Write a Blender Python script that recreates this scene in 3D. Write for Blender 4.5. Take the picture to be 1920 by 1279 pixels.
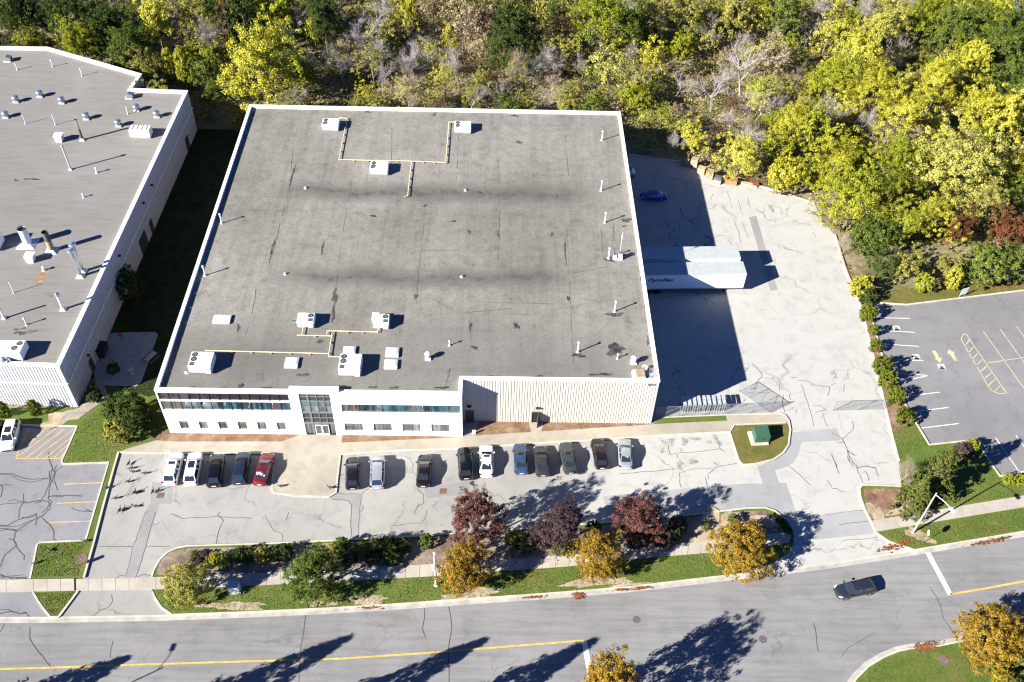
import bpy, math, random
import numpy as np
from mathutils import Vector, Matrix
from mathutils.geometry import tessellate_polygon

for o in list(bpy.data.objects):
    bpy.data.objects.remove(o, do_unlink=True)
scene = bpy.context.scene
COL = scene.collection
random.seed(7)
RAD = math.radians

# ------------------------------------------------------------------ camera
FPX, PITCH, YAW, ROLL = 1793.912303, 0.809150556, -0.02992627, 0.0353466
CAM = np.array([42.179355587, -78.279943406, 100.667425321])
IW, IH = 1920.0, 1279.0
cp, sp = math.cos(PITCH), math.sin(PITCH)
cyw, syw = math.cos(YAW), math.sin(YAW)
Zr = np.array([[cyw, -syw, 0], [syw, cyw, 0], [0, 0, 1.0]])
_f, _r, _u = Zr @ np.array([0, cp, -sp]), Zr @ np.array([1.0, 0, 0]), Zr @ np.array([0, sp, cp])
cr, sr = math.cos(ROLL), math.sin(ROLL)
CF, CR, CU = _f, cr * _r + sr * _u, -sr * _r + cr * _u
cam_data = bpy.data.cameras.new("camera")
cam_data.sensor_width = 36.0
cam_data.lens = FPX / IW * 36.0
cam_data.clip_start = 1.0
cam_data.clip_end = 2000.0
cam = bpy.data.objects.new("camera", cam_data)
COL.objects.link(cam)
cam.matrix_world = Matrix(((CR[0], CU[0], -CF[0], CAM[0]), (CR[1], CU[1], -CF[1], CAM[1]),
                           (CR[2], CU[2], -CF[2], CAM[2]), (0, 0, 0, 1)))
scene.camera = cam

# ------------------------------------------------------------------ sky, sun, exposure
SUN_EL, SUN_AZ = RAD(28.0), RAD(29.5)          # shadows fall towards SUN_AZ from +x
world = bpy.data.worlds.new("World")
scene.world = world
world.use_nodes = True
wn = world.node_tree.nodes
wn.clear()
sky_node = wn.new("ShaderNodeTexSky")
sky_node.sky_type = 'NISHITA'
sky_node.sun_disc = False
sky_node.sun_elevation = SUN_EL
sky_node.sun_rotation = RAD(240.5)
sky_node.air_density = 0.2
sky_node.dust_density = 0.0
sky_node.ozone_density = 10.0
bg = wn.new("ShaderNodeBackground")
bg.inputs["Strength"].default_value = 0.125
wout = wn.new("ShaderNodeOutputWorld")
world.node_tree.links.new(sky_node.outputs[0], bg.inputs[0])
world.node_tree.links.new(bg.outputs[0], wout.inputs[0])

sun_data = bpy.data.lights.new("sun", 'SUN')
sun_data.energy = 5.0
sun_data.angle = RAD(0.5)
sun_data.color = (1.0, 0.955, 0.88)
sun = bpy.data.objects.new("sun", sun_data)
COL.objects.link(sun)
SUND = Vector((math.cos(SUN_EL) * math.cos(SUN_AZ), math.cos(SUN_EL) * math.sin(SUN_AZ), -math.sin(SUN_EL)))
sun.rotation_euler = SUND.to_track_quat('-Z', 'Y').to_euler()
sun.location = (-60, -60, 120)

vs = scene.view_settings
vs.view_transform = 'Standard'
vs.look = 'None'
vs.gamma = 1.0
vs.use_curve_mapping = False
vs.exposure = 1.65
scene.render.engine = 'CYCLES'
scene.cycles.max_bounces = 5
scene.cycles.diffuse_bounces = 2
scene.cycles.glossy_bounces = 3
scene.cycles.transmission_bounces = 3
scene.cycles.transparent_max_bounces = 8
scene.cycles.caustics_reflective = False
scene.cycles.caustics_refractive = False
scene.cycles.use_denoising = True
scene.cycles.pixel_filter_type = 'BLACKMAN_HARRIS'
scene.cycles.filter_width = 1.25

# ------------------------------------------------------------------ measuring helpers (survey from the photograph)
def _ray(x, y):
    return CF + CR * (x - IW / 2) / FPX + CU * (IH / 2 - y) / FPX
def G(x, y, z=0.0):
    """photo point on the level plane of height z"""
    d = _ray(x, y)
    p = CAM + (z - CAM[2]) / d[2] * d
    return Vector((p[0], p[1], z))
def pts(seq, z=0.0):
    out = []
    for p in seq:
        if len(p) == 3:
            out.append(Vector((p[0], p[1], z)))
        else:
            out.append(G(p[0], p[1], z))
    return out

# ------------------------------------------------------------------ object helpers
def tag(o, label=None, cat=None, group=None, kind=None):
    if label: o['label'] = label
    if cat: o['category'] = cat
    if group: o['group'] = group
    if kind: o['kind'] = kind
    return o
def empty(name, loc=(0, 0, 0), rz=0.0, scale=None):
    o = bpy.data.objects.new(name, None)
    o.empty_display_size = 0.5
    COL.objects.link(o)
    o.location = loc
    o.rotation_euler = (0, 0, rz)
    if scale: o.scale = scale
    return o
def thing(name, label, cat, loc=(0, 0, 0), rz=0.0, group=None):
    return tag(empty(name, loc, rz), label, cat, group)
def link(name, mesh, parent=None, m=None):
    o = bpy.data.objects.new(name, mesh)
    COL.objects.link(o)
    if parent: o.parent = parent
    if m is not None:
        if not mesh.materials: mesh.materials.append(m)
        else:
            o.material_slots[0].link = 'OBJECT'
            o.material_slots[0].material = m
    return o
def copy_tree(o, parent=None):
    c = o.copy()
    COL.objects.link(c)
    c.parent = parent
    for ch in list(o.children):
        copy_tree(ch, c)
    return c

class MB:
    def __init__(s): s.v, s.f = [], []
    def add(s, vs_, fs):
        n = len(s.v)
        s.v += [tuple(v) for v in vs_]
        s.f += [tuple(i + n for i in f) for f in fs]
        return s
    def box(s, x0, x1, y0, y1, z0, z1):
        return s.add([(x0, y0, z0), (x1, y0, z0), (x1, y1, z0), (x0, y1, z0), (x0, y0, z1), (x1, y0, z1), (x1, y1, z1), (x0, y1, z1)],
                     [(0, 3, 2, 1), (4, 5, 6, 7), (0, 1, 5, 4), (1, 2, 6, 5), (2, 3, 7, 6), (3, 0, 4, 7)])
    def cbox(s, x0, x1, y0, y1, z0, z1, c=0.04):
        """box with a chamfered top edge"""
        b = [(x0, y0, z0), (x1, y0, z0), (x1, y1, z0), (x0, y1, z0)]
        k = [(x0, y0, z1 - c), (x1, y0, z1 - c), (x1, y1, z1 - c), (x0, y1, z1 - c)]
        t = [(x0 + c, y0 + c, z1), (x1 - c, y0 + c, z1), (x1 - c, y1 - c, z1), (x0 + c, y1 - c, z1)]
        fs = [(0, 3, 2, 1), (8, 9, 10, 11)]
        for i in range(4):
            j = (i + 1) % 4
            fs += [(i, j, 4 + j, 4 + i), (4 + i, 4 + j, 8 + j, 8 + i)]
        return s.add(b + k + t, fs)
    def quad(s, a, b, c, d): return s.add([a, b, c, d], [(0, 1, 2, 3)])
    def bar(s, a, b, w, h=None):
        """rectangular bar from a to b"""
        a, b = Vector(a), Vector(b)
        h = h or w
        d = (b - a).normalized()
        up = Vector((0, 0, 1)) if abs(d.z) < 0.95 else Vector((0, 1, 0))
        x = d.cross(up).normalized() * w / 2
        y = x.cross(d).normalized() * h / 2
        vs_ = [a - x - y, a + x - y, a + x + y, a - x + y, b - x - y, b + x - y, b + x + y, b - x + y]
        return s.add(vs_, [(0, 1, 2, 3), (7, 6, 5, 4), (0, 4, 5, 1), (1, 5, 6, 2), (2, 6, 7, 3), (3, 7, 4, 0)])
    def tube(s, a, b, r0, r1=None, n=8, cap=True):
        a, b = Vector(a), Vector(b)
        r1 = r0 if r1 is None else r1
        d = (b - a).normalized()
        up = Vector((0, 0, 1)) if abs(d.z) < 0.95 else Vector((1, 0, 0))
        x = d.cross(up).normalized()
        y = x.cross(d)
        vs_, fs = [], []
        for k in range(n):
            t = 2 * math.pi * k / n
            w = x * math.cos(t) + y * math.sin(t)
            vs_ += [a + w * r0, b + w * r1]
        for k in range(n):
            j = (k + 1) % n
            fs.append((2 * k, 2 * j, 2 * j + 1, 2 * k + 1))
        if cap:
            fs.append(tuple(2 * k for k in range(n))[::-1])
            fs.append(tuple(2 * k + 1 for k in range(n)))
        return s.add(vs_, fs)
    def lathe(s, prof, n=16, c=(0, 0, 0)):
        vs_, fs = [], []
        for r, z in prof:
            for k in range(n):
                t = 2 * math.pi * k / n
                vs_.append((c[0] + r * math.cos(t), c[1] + r * math.sin(t), c[2] + z))
        for i in range(len(prof) - 1):
            for k in range(n):
                j = (k + 1) % n
                fs.append((i * n + k, i * n + j, (i + 1) * n + j, (i + 1) * n + k))
        fs.append(tuple(range(n))[::-1])
        fs.append(tuple((len(prof) - 1) * n + k for k in range(n)))
        return s.add(vs_, fs)
    def disc(s, c, r, n=16, z=None):
        vs_ = [(c[0] + r * math.cos(2 * math.pi * k / n), c[1] + r * math.sin(2 * math.pi * k / n), c[2]) for k in range(n)]
        return s.add(vs_, [tuple(range(n))])
    def ring(s, c, r0, r1, n=20):
        vs_, fs = [], []
        for k in range(n):
            t = 2 * math.pi * k / n
            vs_ += [(c[0] + r0 * math.cos(t), c[1] + r0 * math.sin(t), c[2]), (c[0] + r1 * math.cos(t), c[1] + r1 * math.sin(t), c[2])]
        for k in range(n):
            j = (k + 1) % n
            fs.append((2 * k, 2 * k + 1, 2 * j + 1, 2 * j))
        return s.add(vs_, fs)
    def poly(s, P, z):
        tri = tessellate_polygon([[Vector((p[0], p[1], 0)) for p in P]])
        vs_ = [(p[0], p[1], z) for p in P]
        fs = []
        for t in tri:
            a, b, c = (Vector(vs_[i]) for i in t)
            fs.append(tuple(t) if (b - a).cross(c - a).z > 0 else tuple(reversed(t)))
        return s.add(vs_, fs)
    def prism(s, P, z0, z1):
        s.poly(P, z1)
        area = sum(P[i][0] * P[(i + 1) % len(P)][1] - P[(i + 1) % len(P)][0] * P[i][1] for i in range(len(P)))
        Q = P if area > 0 else P[::-1]
        n = len(Q)
        vs_ = [(p[0], p[1], z0) for p in Q] + [(p[0], p[1], z1) for p in Q]
        return s.add(vs_, [(i, (i + 1) % n, n + (i + 1) % n, n + i) for i in range(n)])
    def mesh(s, name, smooth=False):
        me = bpy.data.meshes.new(name)
        me.from_pydata(s.v, [], s.f)
        if smooth:
            me.polygons.foreach_set('use_smooth', [True] * len(me.polygons))
        me.update()
        return me
    def build(s, name, m, parent=None, smooth=False):
        return link(name, s.mesh(name, smooth), parent, m)

def offset_line(P, d):
    """offset an open polyline sideways (left positive)"""
    out = []
    n = len(P)
    for i in range(n):
        a = P[max(i - 1, 0)]; b = P[min(i + 1, n - 1)]
        t0 = (P[i] - a); t1 = (b - P[i])
        t0 = Vector((t0.x, t0.y, 0)); t1 = Vector((t1.x, t1.y, 0))
        if t0.length < 1e-6: t0 = t1
        if t1.length < 1e-6: t1 = t0
        t0.normalize(); t1.normalize()
        t = (t0 + t1)
        if t.length < 1e-3: t = t0
        t.normalize()
        nrm = Vector((-t.y, t.x, 0))
        c = max(0.5, nrm.dot(Vector((-t0.y, t0.x, 0))))
        out.append(P[i] + nrm * d / c)
    return out
def ribbon(mb, P, w, z0, z1=None, off=0.0):
    """strip (flat, or with sides when z1 given) along polyline P"""
    L, R = offset_line(P, off + w / 2), offset_line(P, off - w / 2)
    top = z0 if z1 is None else z1
    for i in range(len(P) - 1):
        a, b, c, d = R[i], R[i + 1], L[i + 1], L[i]
        vs_ = [(p.x, p.y, top) for p in (a, b, c, d)]
        fs = [(0, 1, 2, 3)]
        if z1 is not None:
            vs_ += [(p.x, p.y, z0) for p in (a, b, c, d)]
            fs += [(4, 5, 1, 0), (6, 7, 3, 2), (5, 6, 2, 1), (7, 4, 0, 3)]
        mb.add(vs_, fs)
    return mb
def blob(c, rx, ry, seed, n=18, rot=0.0, rough=0.3):
    rg = random.Random(seed)
    ph = [rg.uniform(0, 6.28) for _ in range(4)]
    out = []
    for k in range(n):
        t = 2 * math.pi * k / n
        s = 1 + rough * (0.5 * math.sin(2 * t + ph[0]) + 0.4 * math.sin(3 * t + ph[1]) + 0.35 * math.sin(5 * t + ph[2]) + 0.3 * math.sin(8 * t + ph[3]))
        x, y = rx * s * math.cos(t), ry * s * math.sin(t)
        out.append(Vector((c[0] + x * math.cos(rot) - y * math.sin(rot), c[1] + x * math.sin(rot) + y * math.cos(rot), 0)))
    return out

# ------------------------------------------------------------------ materials
def _n(nt, t, **kw):
    nd = nt.nodes.new(t)
    for k, v in kw.items():
        setattr(nd, k, v)
    return nd
def ramp(nt, src, stops, interp='LINEAR'):
    r = nt.nodes.new('ShaderNodeValToRGB')
    r.color_ramp.interpolation = interp
    e = r.color_ramp.elements
    while len(e) > 1: e.remove(e[-1])
    for i, (p, c) in enumerate(stops):
        c4 = (c, c, c, 1) if not hasattr(c, '__len__') else (c[0], c[1], c[2], 1)
        if i == 0:
            e[0].position = p; e[0].color = c4
        else:
            x = e.new(p); x.color = c4
    nt.links.new(src, r.inputs[0])
    return r.outputs[0]
def mixc(nt, fac, a, b, mode='MIX'):
    m = nt.nodes.new('ShaderNodeMix')
    m.data_type = 'RGBA'
    m.blend_type = mode
    for i, v in ((0, fac), (6, a), (7, b)):
        if hasattr(v, 'is_linked'): nt.links.new(v, m.inputs[i])
        elif i == 0: m.inputs[i].default_value = float(v)
        elif hasattr(v, '__len__'): m.inputs[i].default_value = (v[0], v[1], v[2], 1)
        else: m.inputs[i].default_value = (v, v, v, 1)
    return m.outputs[2]
def base_mat(name, rough=0.8, spec=0.3, metal=0.0):
    m = bpy.data.materials.new(name)
    m.use_nodes = True
    nt = m.node_tree
    b = nt.nodes['Principled BSDF']
    b.inputs['Roughness'].default_value = rough
    b.inputs['Specular IOR Level'].default_value = spec
    b.inputs['Metallic'].default_value = metal
    return m, nt, b
def noise(nt, vec, scale, detail=4, rough=0.6, dist=0.0):
    n = nt.nodes.new('ShaderNodeTexNoise')
    n.inputs['Scale'].default_value = scale
    n.inputs['Detail'].default_value = detail
    n.inputs['Roughness'].default_value = rough
    n.inputs['Distortion'].default_value = dist
    if vec is not None: nt.links.new(vec, n.inputs['Vector'])
    return n.outputs[0]
def geo_pos(nt):
    return nt.nodes.new('ShaderNodeNewGeometry').outputs['Position']
def obj_pos(nt):
    return nt.nodes.new('ShaderNodeTexCoord').outputs['Object']
def scale_vec(nt, vec, s):
    m = nt.nodes.new('ShaderNodeMapping')
    m.inputs['Scale'].default_value = s
    nt.links.new(vec, m.inputs[0])
    return m.outputs[0]
def plain(name, c, rough=0.6, spec=0.4, metal=0.0, var=0.08, scale=3.0, coat=0.0, c2=None):
    """paint, metal, plastic: one colour with a little wear"""
    m, nt, b = base_mat(name, rough, spec, metal)
    n = noise(nt, obj_pos(nt), scale, 5)
    lo = c2 or tuple(max(0, x * (1 - var * 2)) for x in c)
    hi = tuple(min(1, x * (1 + var)) for x in c)
    nt.links.new(ramp(nt, n, [(0.3, lo), (0.65, hi)]), b.inputs['Base Color'])
    if coat: b.inputs['Coat Weight'].default_value = coat; b.inputs['Coat Roughness'].default_value = 0.05
    return m
def pavement(name, c, stain=0.35, crack=0.5, grain=0.18, big=0.05, mid=0.5, tint=None, tintdir=None, streak=None):
    """weathered asphalt or concrete: broad tone, blotches, grain, hairline cracks"""
    m, nt, b = base_mat(name, 0.88, 0.25)
    P = geo_pos(nt)
    nb = noise(nt, P, big, 3, 0.6)
    nm = noise(nt, P, mid, 6, 0.7, 0.4)
    ng = noise(nt, P, 7.0, 5, 0.8)
    col = ramp(nt, nb, [(0.3, tuple(x * 0.84 for x in c)), (0.7, tuple(x * 1.1 for x in c))])
    if tint:
        sx = nt.nodes.new('ShaderNodeSeparateXYZ'); nt.links.new(P, sx.inputs[0])
        mr = nt.nodes.new('ShaderNodeMapRange')
        mr.inputs[1].default_value, mr.inputs[2].default_value = tintdir
        mr.interpolation_type = 'SMOOTHSTEP'
        ad = nt.nodes.new('ShaderNodeMath'); ad.operation = 'MULTIPLY_ADD'
        nt.links.new(nb, ad.inputs[0]); ad.inputs[1].default_value = 22.0; nt.links.new(sx.outputs[0], ad.inputs[2])
        nt.links.new(ad.outputs[0], mr.inputs[0])
        col = mixc(nt, mr.outputs[0], col, tint)
    col = mixc(nt, 1.0, col, ramp(nt, nm, [(0.28, 1 - stain), (0.5, 1.0), (0.75, 1.0 + stain * 0.2)]), 'MULTIPLY')
    if streak:
        s = noise(nt, scale_vec(nt, P, streak), 1.0, 5, 0.65)
        col = mixc(nt, 1.0, col, ramp(nt, s, [(0.3, 0.8), (0.55, 1.03)]), 'MULTIPLY')
    col = mixc(nt, 1.0, col, ramp(nt, ng, [(0.25, 1 - grain), (0.75, 1 + grain)]), 'MULTIPLY')
    if crack:
        dv = nt.nodes.new('ShaderNodeVectorMath'); dv.operation = 'MULTIPLY_ADD'
        nn = nt.nodes.new('ShaderNodeTexNoise'); nn.inputs['Scale'].default_value = 0.35; nn.inputs['Detail'].default_value = 6
        nt.links.new(P, nn.inputs['Vector'])
        nt.links.new(nn.outputs[1], dv.inputs[0]); dv.inputs[1].default_value = (5, 5, 0); nt.links.new(P, dv.inputs[2])
        vo = nt.nodes.new('ShaderNodeTexVoronoi'); vo.feature = 'DISTANCE_TO_EDGE'; vo.inputs['Scale'].default_value = 0.11
        nt.links.new(dv.outputs[0], vo.inputs['Vector'])
        mk = noise(nt, P, 0.13, 2)
        line = ramp(nt, vo.outputs[0], [(0.0, 1.0), (0.006, 1.0), (0.010, 0.0)])
        fac = mixc(nt, 1.0, line, ramp(nt, mk, [(0.45, 0.0), (0.6, crack)]), 'MULTIPLY')
        col = mixc(nt, fac, col, tuple(x * 0.3 for x in c))
    nt.links.new(col, b.inputs['Base Color'])
    bp = nt.nodes.new('ShaderNodeBump'); bp.inputs['Strength'].default_value = 0.25; bp.inputs['Distance'].default_value = 0.03
    nt.links.new(ng, bp.inputs['Height']); nt.links.new(bp.outputs[0], b.inputs['Normal'])
    return m
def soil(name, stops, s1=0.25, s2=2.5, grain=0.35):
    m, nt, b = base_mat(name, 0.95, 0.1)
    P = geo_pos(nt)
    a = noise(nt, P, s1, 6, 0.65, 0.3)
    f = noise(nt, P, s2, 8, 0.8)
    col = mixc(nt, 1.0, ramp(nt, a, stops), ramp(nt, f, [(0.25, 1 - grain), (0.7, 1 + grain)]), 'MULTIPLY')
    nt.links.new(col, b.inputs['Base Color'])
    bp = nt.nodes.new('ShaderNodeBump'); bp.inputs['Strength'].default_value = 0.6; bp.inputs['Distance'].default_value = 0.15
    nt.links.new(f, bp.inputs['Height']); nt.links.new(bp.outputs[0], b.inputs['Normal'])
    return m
def leafmat(name, stops, trans=0.25, objvar=0.25):
    m = bpy.data.materials.new(name)
    m.use_nodes = True
    nt = m.node_tree
    nt.nodes.clear()
    out = nt.nodes.new('ShaderNodeOutputMaterial')
    g = nt.nodes.new('ShaderNodeNewGeometry')
    oi = nt.nodes.new('ShaderNodeObjectInfo')
    n = noise(nt, nt.nodes.new('ShaderNodeTexCoord').outputs['Object'], 2.6, 4)
    ma = nt.nodes.new('ShaderNodeMath'); ma.operation = 'MULTIPLY_ADD'
    nt.links.new(g.outputs['Random Per Island'], ma.inputs[0]); ma.inputs[1].default_value = 0.55
    mb = nt.nodes.new('ShaderNodeMath'); mb.operation = 'MULTIPLY_ADD'
    nt.links.new(n, mb.inputs[0]); mb.inputs[1].default_value = 0.9; mb.inputs[2].default_value = -0.25
    nt.links.new(mb.outputs[0], ma.inputs[2])
    mc = nt.nodes.new('ShaderNodeMath'); mc.operation = 'MULTIPLY_ADD'
    nt.links.new(oi.outputs['Random'], mc.inputs[0]); mc.inputs[1].default_value = objvar; nt.links.new(ma.outputs[0], mc.inputs[2])
    md = nt.nodes.new('ShaderNodeMath'); md.operation = 'SUBTRACT'; nt.links.new(mc.outputs[0], md.inputs[0]); md.inputs[1].default_value = objvar / 2
    md.use_clamp = True
    col = ramp(nt, md.outputs[0], stops)
    d = nt.nodes.new('ShaderNodeBsdfDiffuse'); nt.links.new(col, d.inputs[0])
    t = nt.nodes.new('ShaderNodeBsdfTranslucent'); nt.links.new(col, t.inputs[0])
    mx = nt.nodes.new('ShaderNodeMixShader'); mx.inputs[0].default_value = trans
    nt.links.new(d.outputs[0], mx.inputs[1]); nt.links.new(t.outputs[0], mx.inputs[2])
    nt.links.new(mx.outputs[0], out.inputs[0])
    return m
def glassmat(name, c, refl=0.25, rough=0.03, var=None):
    """coated window glass: dark body with a mirror share"""
    m = bpy.data.materials.new(name)
    m.use_nodes = True
    nt = m.node_tree
    nt.nodes.clear()
    out = nt.nodes.new('ShaderNodeOutputMaterial')
    d = nt.nodes.new('ShaderNodeBsdfDiffuse')
    if var:
        n = noise(nt, scale_vec(nt, geo_pos(nt), var), 1.0, 3, 0.7)
        nt.links.new(ramp(nt, n, [(0.35, tuple(x * 0.25 for x in c)), (0.5, c), (0.66, tuple(min(1, x * 2.2) for x in c))]), d.inputs[0])
    else:
        d.inputs[0].default_value = (*c, 1)
    gl = nt.nodes.new('ShaderNodeBsdfGlossy'); gl.inputs['Roughness'].default_value = rough
    gl.inputs[0].default_value = (0.9, 0.95, 1, 1)
    mx = nt.nodes.new('ShaderNodeMixShader'); mx.inputs[0].default_value = refl
    nt.links.new(d.outputs[0], mx.inputs[1]); nt.links.new(gl.outputs[0], mx.inputs[2])
    nt.links.new(mx.outputs[0], out.inputs[0])
    return m

M = {}
M['white_wall'] = plain('white_wall', (0.80, 0.80, 0.78), 0.75, 0.2, var=0.02, scale=0.6)
M['coping'] = plain('coping', (0.82, 0.82, 0.80), 0.5, 0.4, var=0.02)
M['white_metal'] = plain('white_metal', (0.78, 0.78, 0.75), 0.45, 0.4, var=0.04, scale=1.5)
M['cream_metal'] = plain('cream_metal', (0.62, 0.60, 0.50), 0.5, 0.4, var=0.06)
M['galv'] = plain('galvanised_steel', (0.55, 0.57, 0.58), 0.32, 0.5, 0.85, var=0.12, scale=5)
M['galv_dull'] = plain('dull_galvanised_steel', (0.50, 0.52, 0.53), 0.55, 0.4, 0.3, var=0.1)
M['fence_metal'] = plain('fence_steel', (0.22, 0.24, 0.26), 0.5, 0.4, 0.3, var=0.1)
M['dark_metal'] = plain('dark_metal', (0.03, 0.03, 0.032), 0.6, 0.3)
M['black'] = plain('black_rubber', (0.018, 0.018, 0.02), 0.75, 0.25)
M['rust'] = plain('rusty_steel', (0.20, 0.08, 0.045), 0.85, 0.2, var=0.3, scale=2)
M['pipe_yellow'] = plain('gas_pipe_paint', (0.64, 0.56, 0.34), 0.55, 0.3, var=0.06)
M['paint_yellow'] = plain('road_paint_yellow', (0.58, 0.38, 0.09), 0.85, 0.1, var=0.15, scale=1.2)
M['paint_pale'] = plain('road_paint_pale_yellow', (0.50, 0.44, 0.25), 0.85, 0.1, var=0.15, scale=1.2)
M['paint_white'] = plain('road_paint_white', (0.72, 0.71, 0.66), 0.85, 0.1, var=0.12, scale=1.2)
M['crack'] = plain('crack_sealer', (0.075, 0.074, 0.078), 0.8, 0.2, var=0.25)
M['crack_open'] = plain('open_crack', (0.10, 0.09, 0.08), 0.95, 0.05, var=0.3)
M['tar'] = plain('roof_tar', (0.075, 0.073, 0.07), 0.9, 0.1, var=0.4, scale=1.5)
M['spandrel'] = glassmat('spandrel_glass', (0.035, 0.026, 0.028), 0.10, 0.02)
M['window'] = glassmat('window_glass', (0.045, 0.06, 0.06), 0.22, 0.02, var=(2.6, 1, 0.10))
M['frame_grey'] = plain('frame_grey', (0.16, 0.18, 0.19), 0.5, 0.4)
M['frame_white'] = plain('frame_white', (0.72, 0.73, 0.72), 0.5, 0.4)
M['door_grey'] = plain('door_grey', (0.12, 0.115, 0.11), 0.6, 0.3)
M['door_dark'] = plain('door_dark', (0.05, 0.05, 0.055), 0.6, 0.3)
M['rib_concrete'] = plain('ribbed_precast_concrete', (0.52, 0.49, 0.42), 0.9, 0.15, var=0.06, scale=0.8)
M['side_low_bounce'] = plain('darkened_side_wall', (0.13, 0.115, 0.10), 0.9, 0.15, var=0.1, scale=0.8)  # unseen west wall, darkened to cut light bounced into the gap
M['rib_pale'] = plain('ribbed_pale_precast', (0.60, 0.61, 0.60), 0.9, 0.15, var=0.06, scale=0.8)
M['road'] = pavement('road_asphalt', (0.210, 0.206, 0.204), 0.18, 0.25, 0.22, 0.06, 0.35, streak=(0.12, 1.6, 1))
M['lot_left'] = pavement('neighbour_lot_asphalt', (0.215, 0.213, 0.225), 0.22, 0.2, 0.2, 0.07, 0.5)
M['lot_right'] = pavement('corner_lot_asphalt', (0.198, 0.194, 0.197), 0.18, 0.25, 0.2, 0.06, 0.45)
M['lot'] = pavement('pale_lot_pavement', (0.292, 0.284, 0.265), 0.2, 0.5, 0.16, 0.05, 0.45, tint=(0.385, 0.378, 0.352), tintdir=(55, 76))
M['patch'] = pavement('asphalt_patch', (0.25, 0.248, 0.245), 0.14, 0.0, 0.16, 0.1, 0.6)
M['patch_east'] = pavement('pale_asphalt_patch', (0.285, 0.285, 0.285), 0.12, 0.0, 0.14, 0.1, 0.6)
M['walk'] = pavement('beige_concrete_walk', (0.34, 0.305, 0.245), 0.16, 0.0, 0.1, 0.15, 0.6)
M['slab'] = pavement('sidewalk_concrete', (0.38, 0.345, 0.29), 0.12, 0.0, 0.1, 0.3, 0.9)
M['kerb'] = plain('kerb_concrete', (0.47, 0.435, 0.365), 0.9, 0.15, var=0.12, scale=0.7)
M['gutter'] = plain('gutter_concrete', (0.37, 0.35, 0.315), 0.9, 0.15, var=0.14, scale=0.7)
M['patio'] = pavement('patio_paving', (0.30, 0.29, 0.29), 0.2, 0.0, 0.25, 0.3, 1.2)
M['lawn'] = soil('lawn_grass', [(0.25, (0.17, 0.135, 0.05)), (0.42, (0.112, 0.135, 0.034)), (0.62, (0.076, 0.12, 0.022)), (0.8, (0.1, 0.122, 0.03))], 0.22, 3.5, 0.3)
M['verge'] = soil('dry_lawn', [(0.25, (0.19, 0.14, 0.06)), (0.5, (0.12, 0.11, 0.03)), (0.75, (0.075, 0.095, 0.02))], 0.4, 3.5, 0.4)
M['mulch'] = soil('bark_mulch', [(0.3, (0.13, 0.075, 0.045)), (0.5, (0.20, 0.125, 0.08)), (0.75, (0.30, 0.22, 0.15))], 0.6, 3.0, 0.35)
M['bed'] = soil('shrub_bed_soil', [(0.3, (0.10, 0.07, 0.05)), (0.5, (0.22, 0.17, 0.13)), (0.75, (0.34, 0.29, 0.24))], 0.4, 2.5, 0.4)
M['cover'] = soil('gap_shade_tone', [(0.3, (0.012, 0.018, 0.007)), (0.55, (0.022, 0.034, 0.011)), (0.8, (0.035, 0.04, 0.018))], 0.5, 2.5, 0.5)  # near-black tone: deep shade of the gap put into the colour
M['straw'] = soil('dry_straw_soil', [(0.3, (0.24, 0.18, 0.11)), (0.6, (0.40, 0.33, 0.23))], 0.8, 4.0, 0.18)
M['dirt_path'] = soil('gravel_path', [(0.3, (0.22, 0.19, 0.16)), (0.6, (0.33, 0.30, 0.26))], 0.8, 3.0, 0.3)
M['floor'] = soil('woodland_floor', [(0.25, (0.07, 0.07, 0.03)), (0.45, (0.16, 0.135, 0.07)), (0.6, (0.25, 0.21, 0.14)), (0.8, (0.15, 0.14, 0.055))], 0.12, 1.6, 0.6)
M['bark'] = plain('bark', (0.17, 0.14, 0.115), 0.9, 0.1, var=0.3, scale=4)
M['bark_pale'] = plain('pale_bare_bark', (0.36, 0.325, 0.315), 0.85, 0.15, var=0.15, scale=2)
M['bark_tan'] = plain('tan_bare_bark', (0.33, 0.265, 0.20), 0.85, 0.15, var=0.2, scale=2)
M['wood'] = plain('weathered_wood', (0.36, 0.28, 0.18), 0.85, 0.15, var=0.2, scale=2)
M['wood_brown'] = plain('brown_crate_wood', (0.33, 0.16, 0.06), 0.8, 0.2, var=0.2, scale=2)
M['tarp'] = plain('grey_tarp', (0.09, 0.10, 0.105), 0.55, 0.4)
M['green_metal'] = plain('green_transformer_paint', (0.035, 0.10, 0.065), 0.45, 0.4)
M['rusty_iron'] = plain('cast_iron', (0.16, 0.11, 0.095), 0.85, 0.3, var=0.2)
M['iron'] = plain('grey_cast_iron', (0.10, 0.10, 0.105), 0.8, 0.3, var=0.2)
M['letters_blue'] = plain('blue_lettering', (0.012, 0.03, 0.16), 0.5, 0.3)
M['letters_grey'] = plain('grey_lettering', (0.10, 0.095, 0.085), 0.6, 0.3)
M['skylight'] = plain('skylight_acrylic', (0.80, 0.82, 0.82), 0.25, 0.5, var=0.03)
M['trailer_roof'] = plain('trailer_roof_aluminium', (0.40, 0.425, 0.42), 0.55, 0.4, 0.1, var=0.05, scale=1.6)
M['trailer_white'] = plain('trailer_white', (0.74, 0.76, 0.76), 0.4, 0.4, var=0.03)
M['plate_white'] = plain('licence_plate', (0.75, 0.75, 0.75), 0.5, 0.4)
M['car_glass'] = glassmat('car_glass', (0.02, 0.026, 0.026), 0.16, 0.04)
M['tail_red'] = plain('tail_lamp', (0.085, 0.007, 0.011), 0.25, 0.5)
M['head_lamp'] = plain('head_lamp', (0.72, 0.74, 0.76), 0.15, 0.6)
M['goose_body'] = plain('goose_plumage', (0.075, 0.062, 0.05), 0.9, 0.1)
M['goose_neck'] = plain('goose_neck', (0.012, 0.012, 0.012), 0.8, 0.1)
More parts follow.
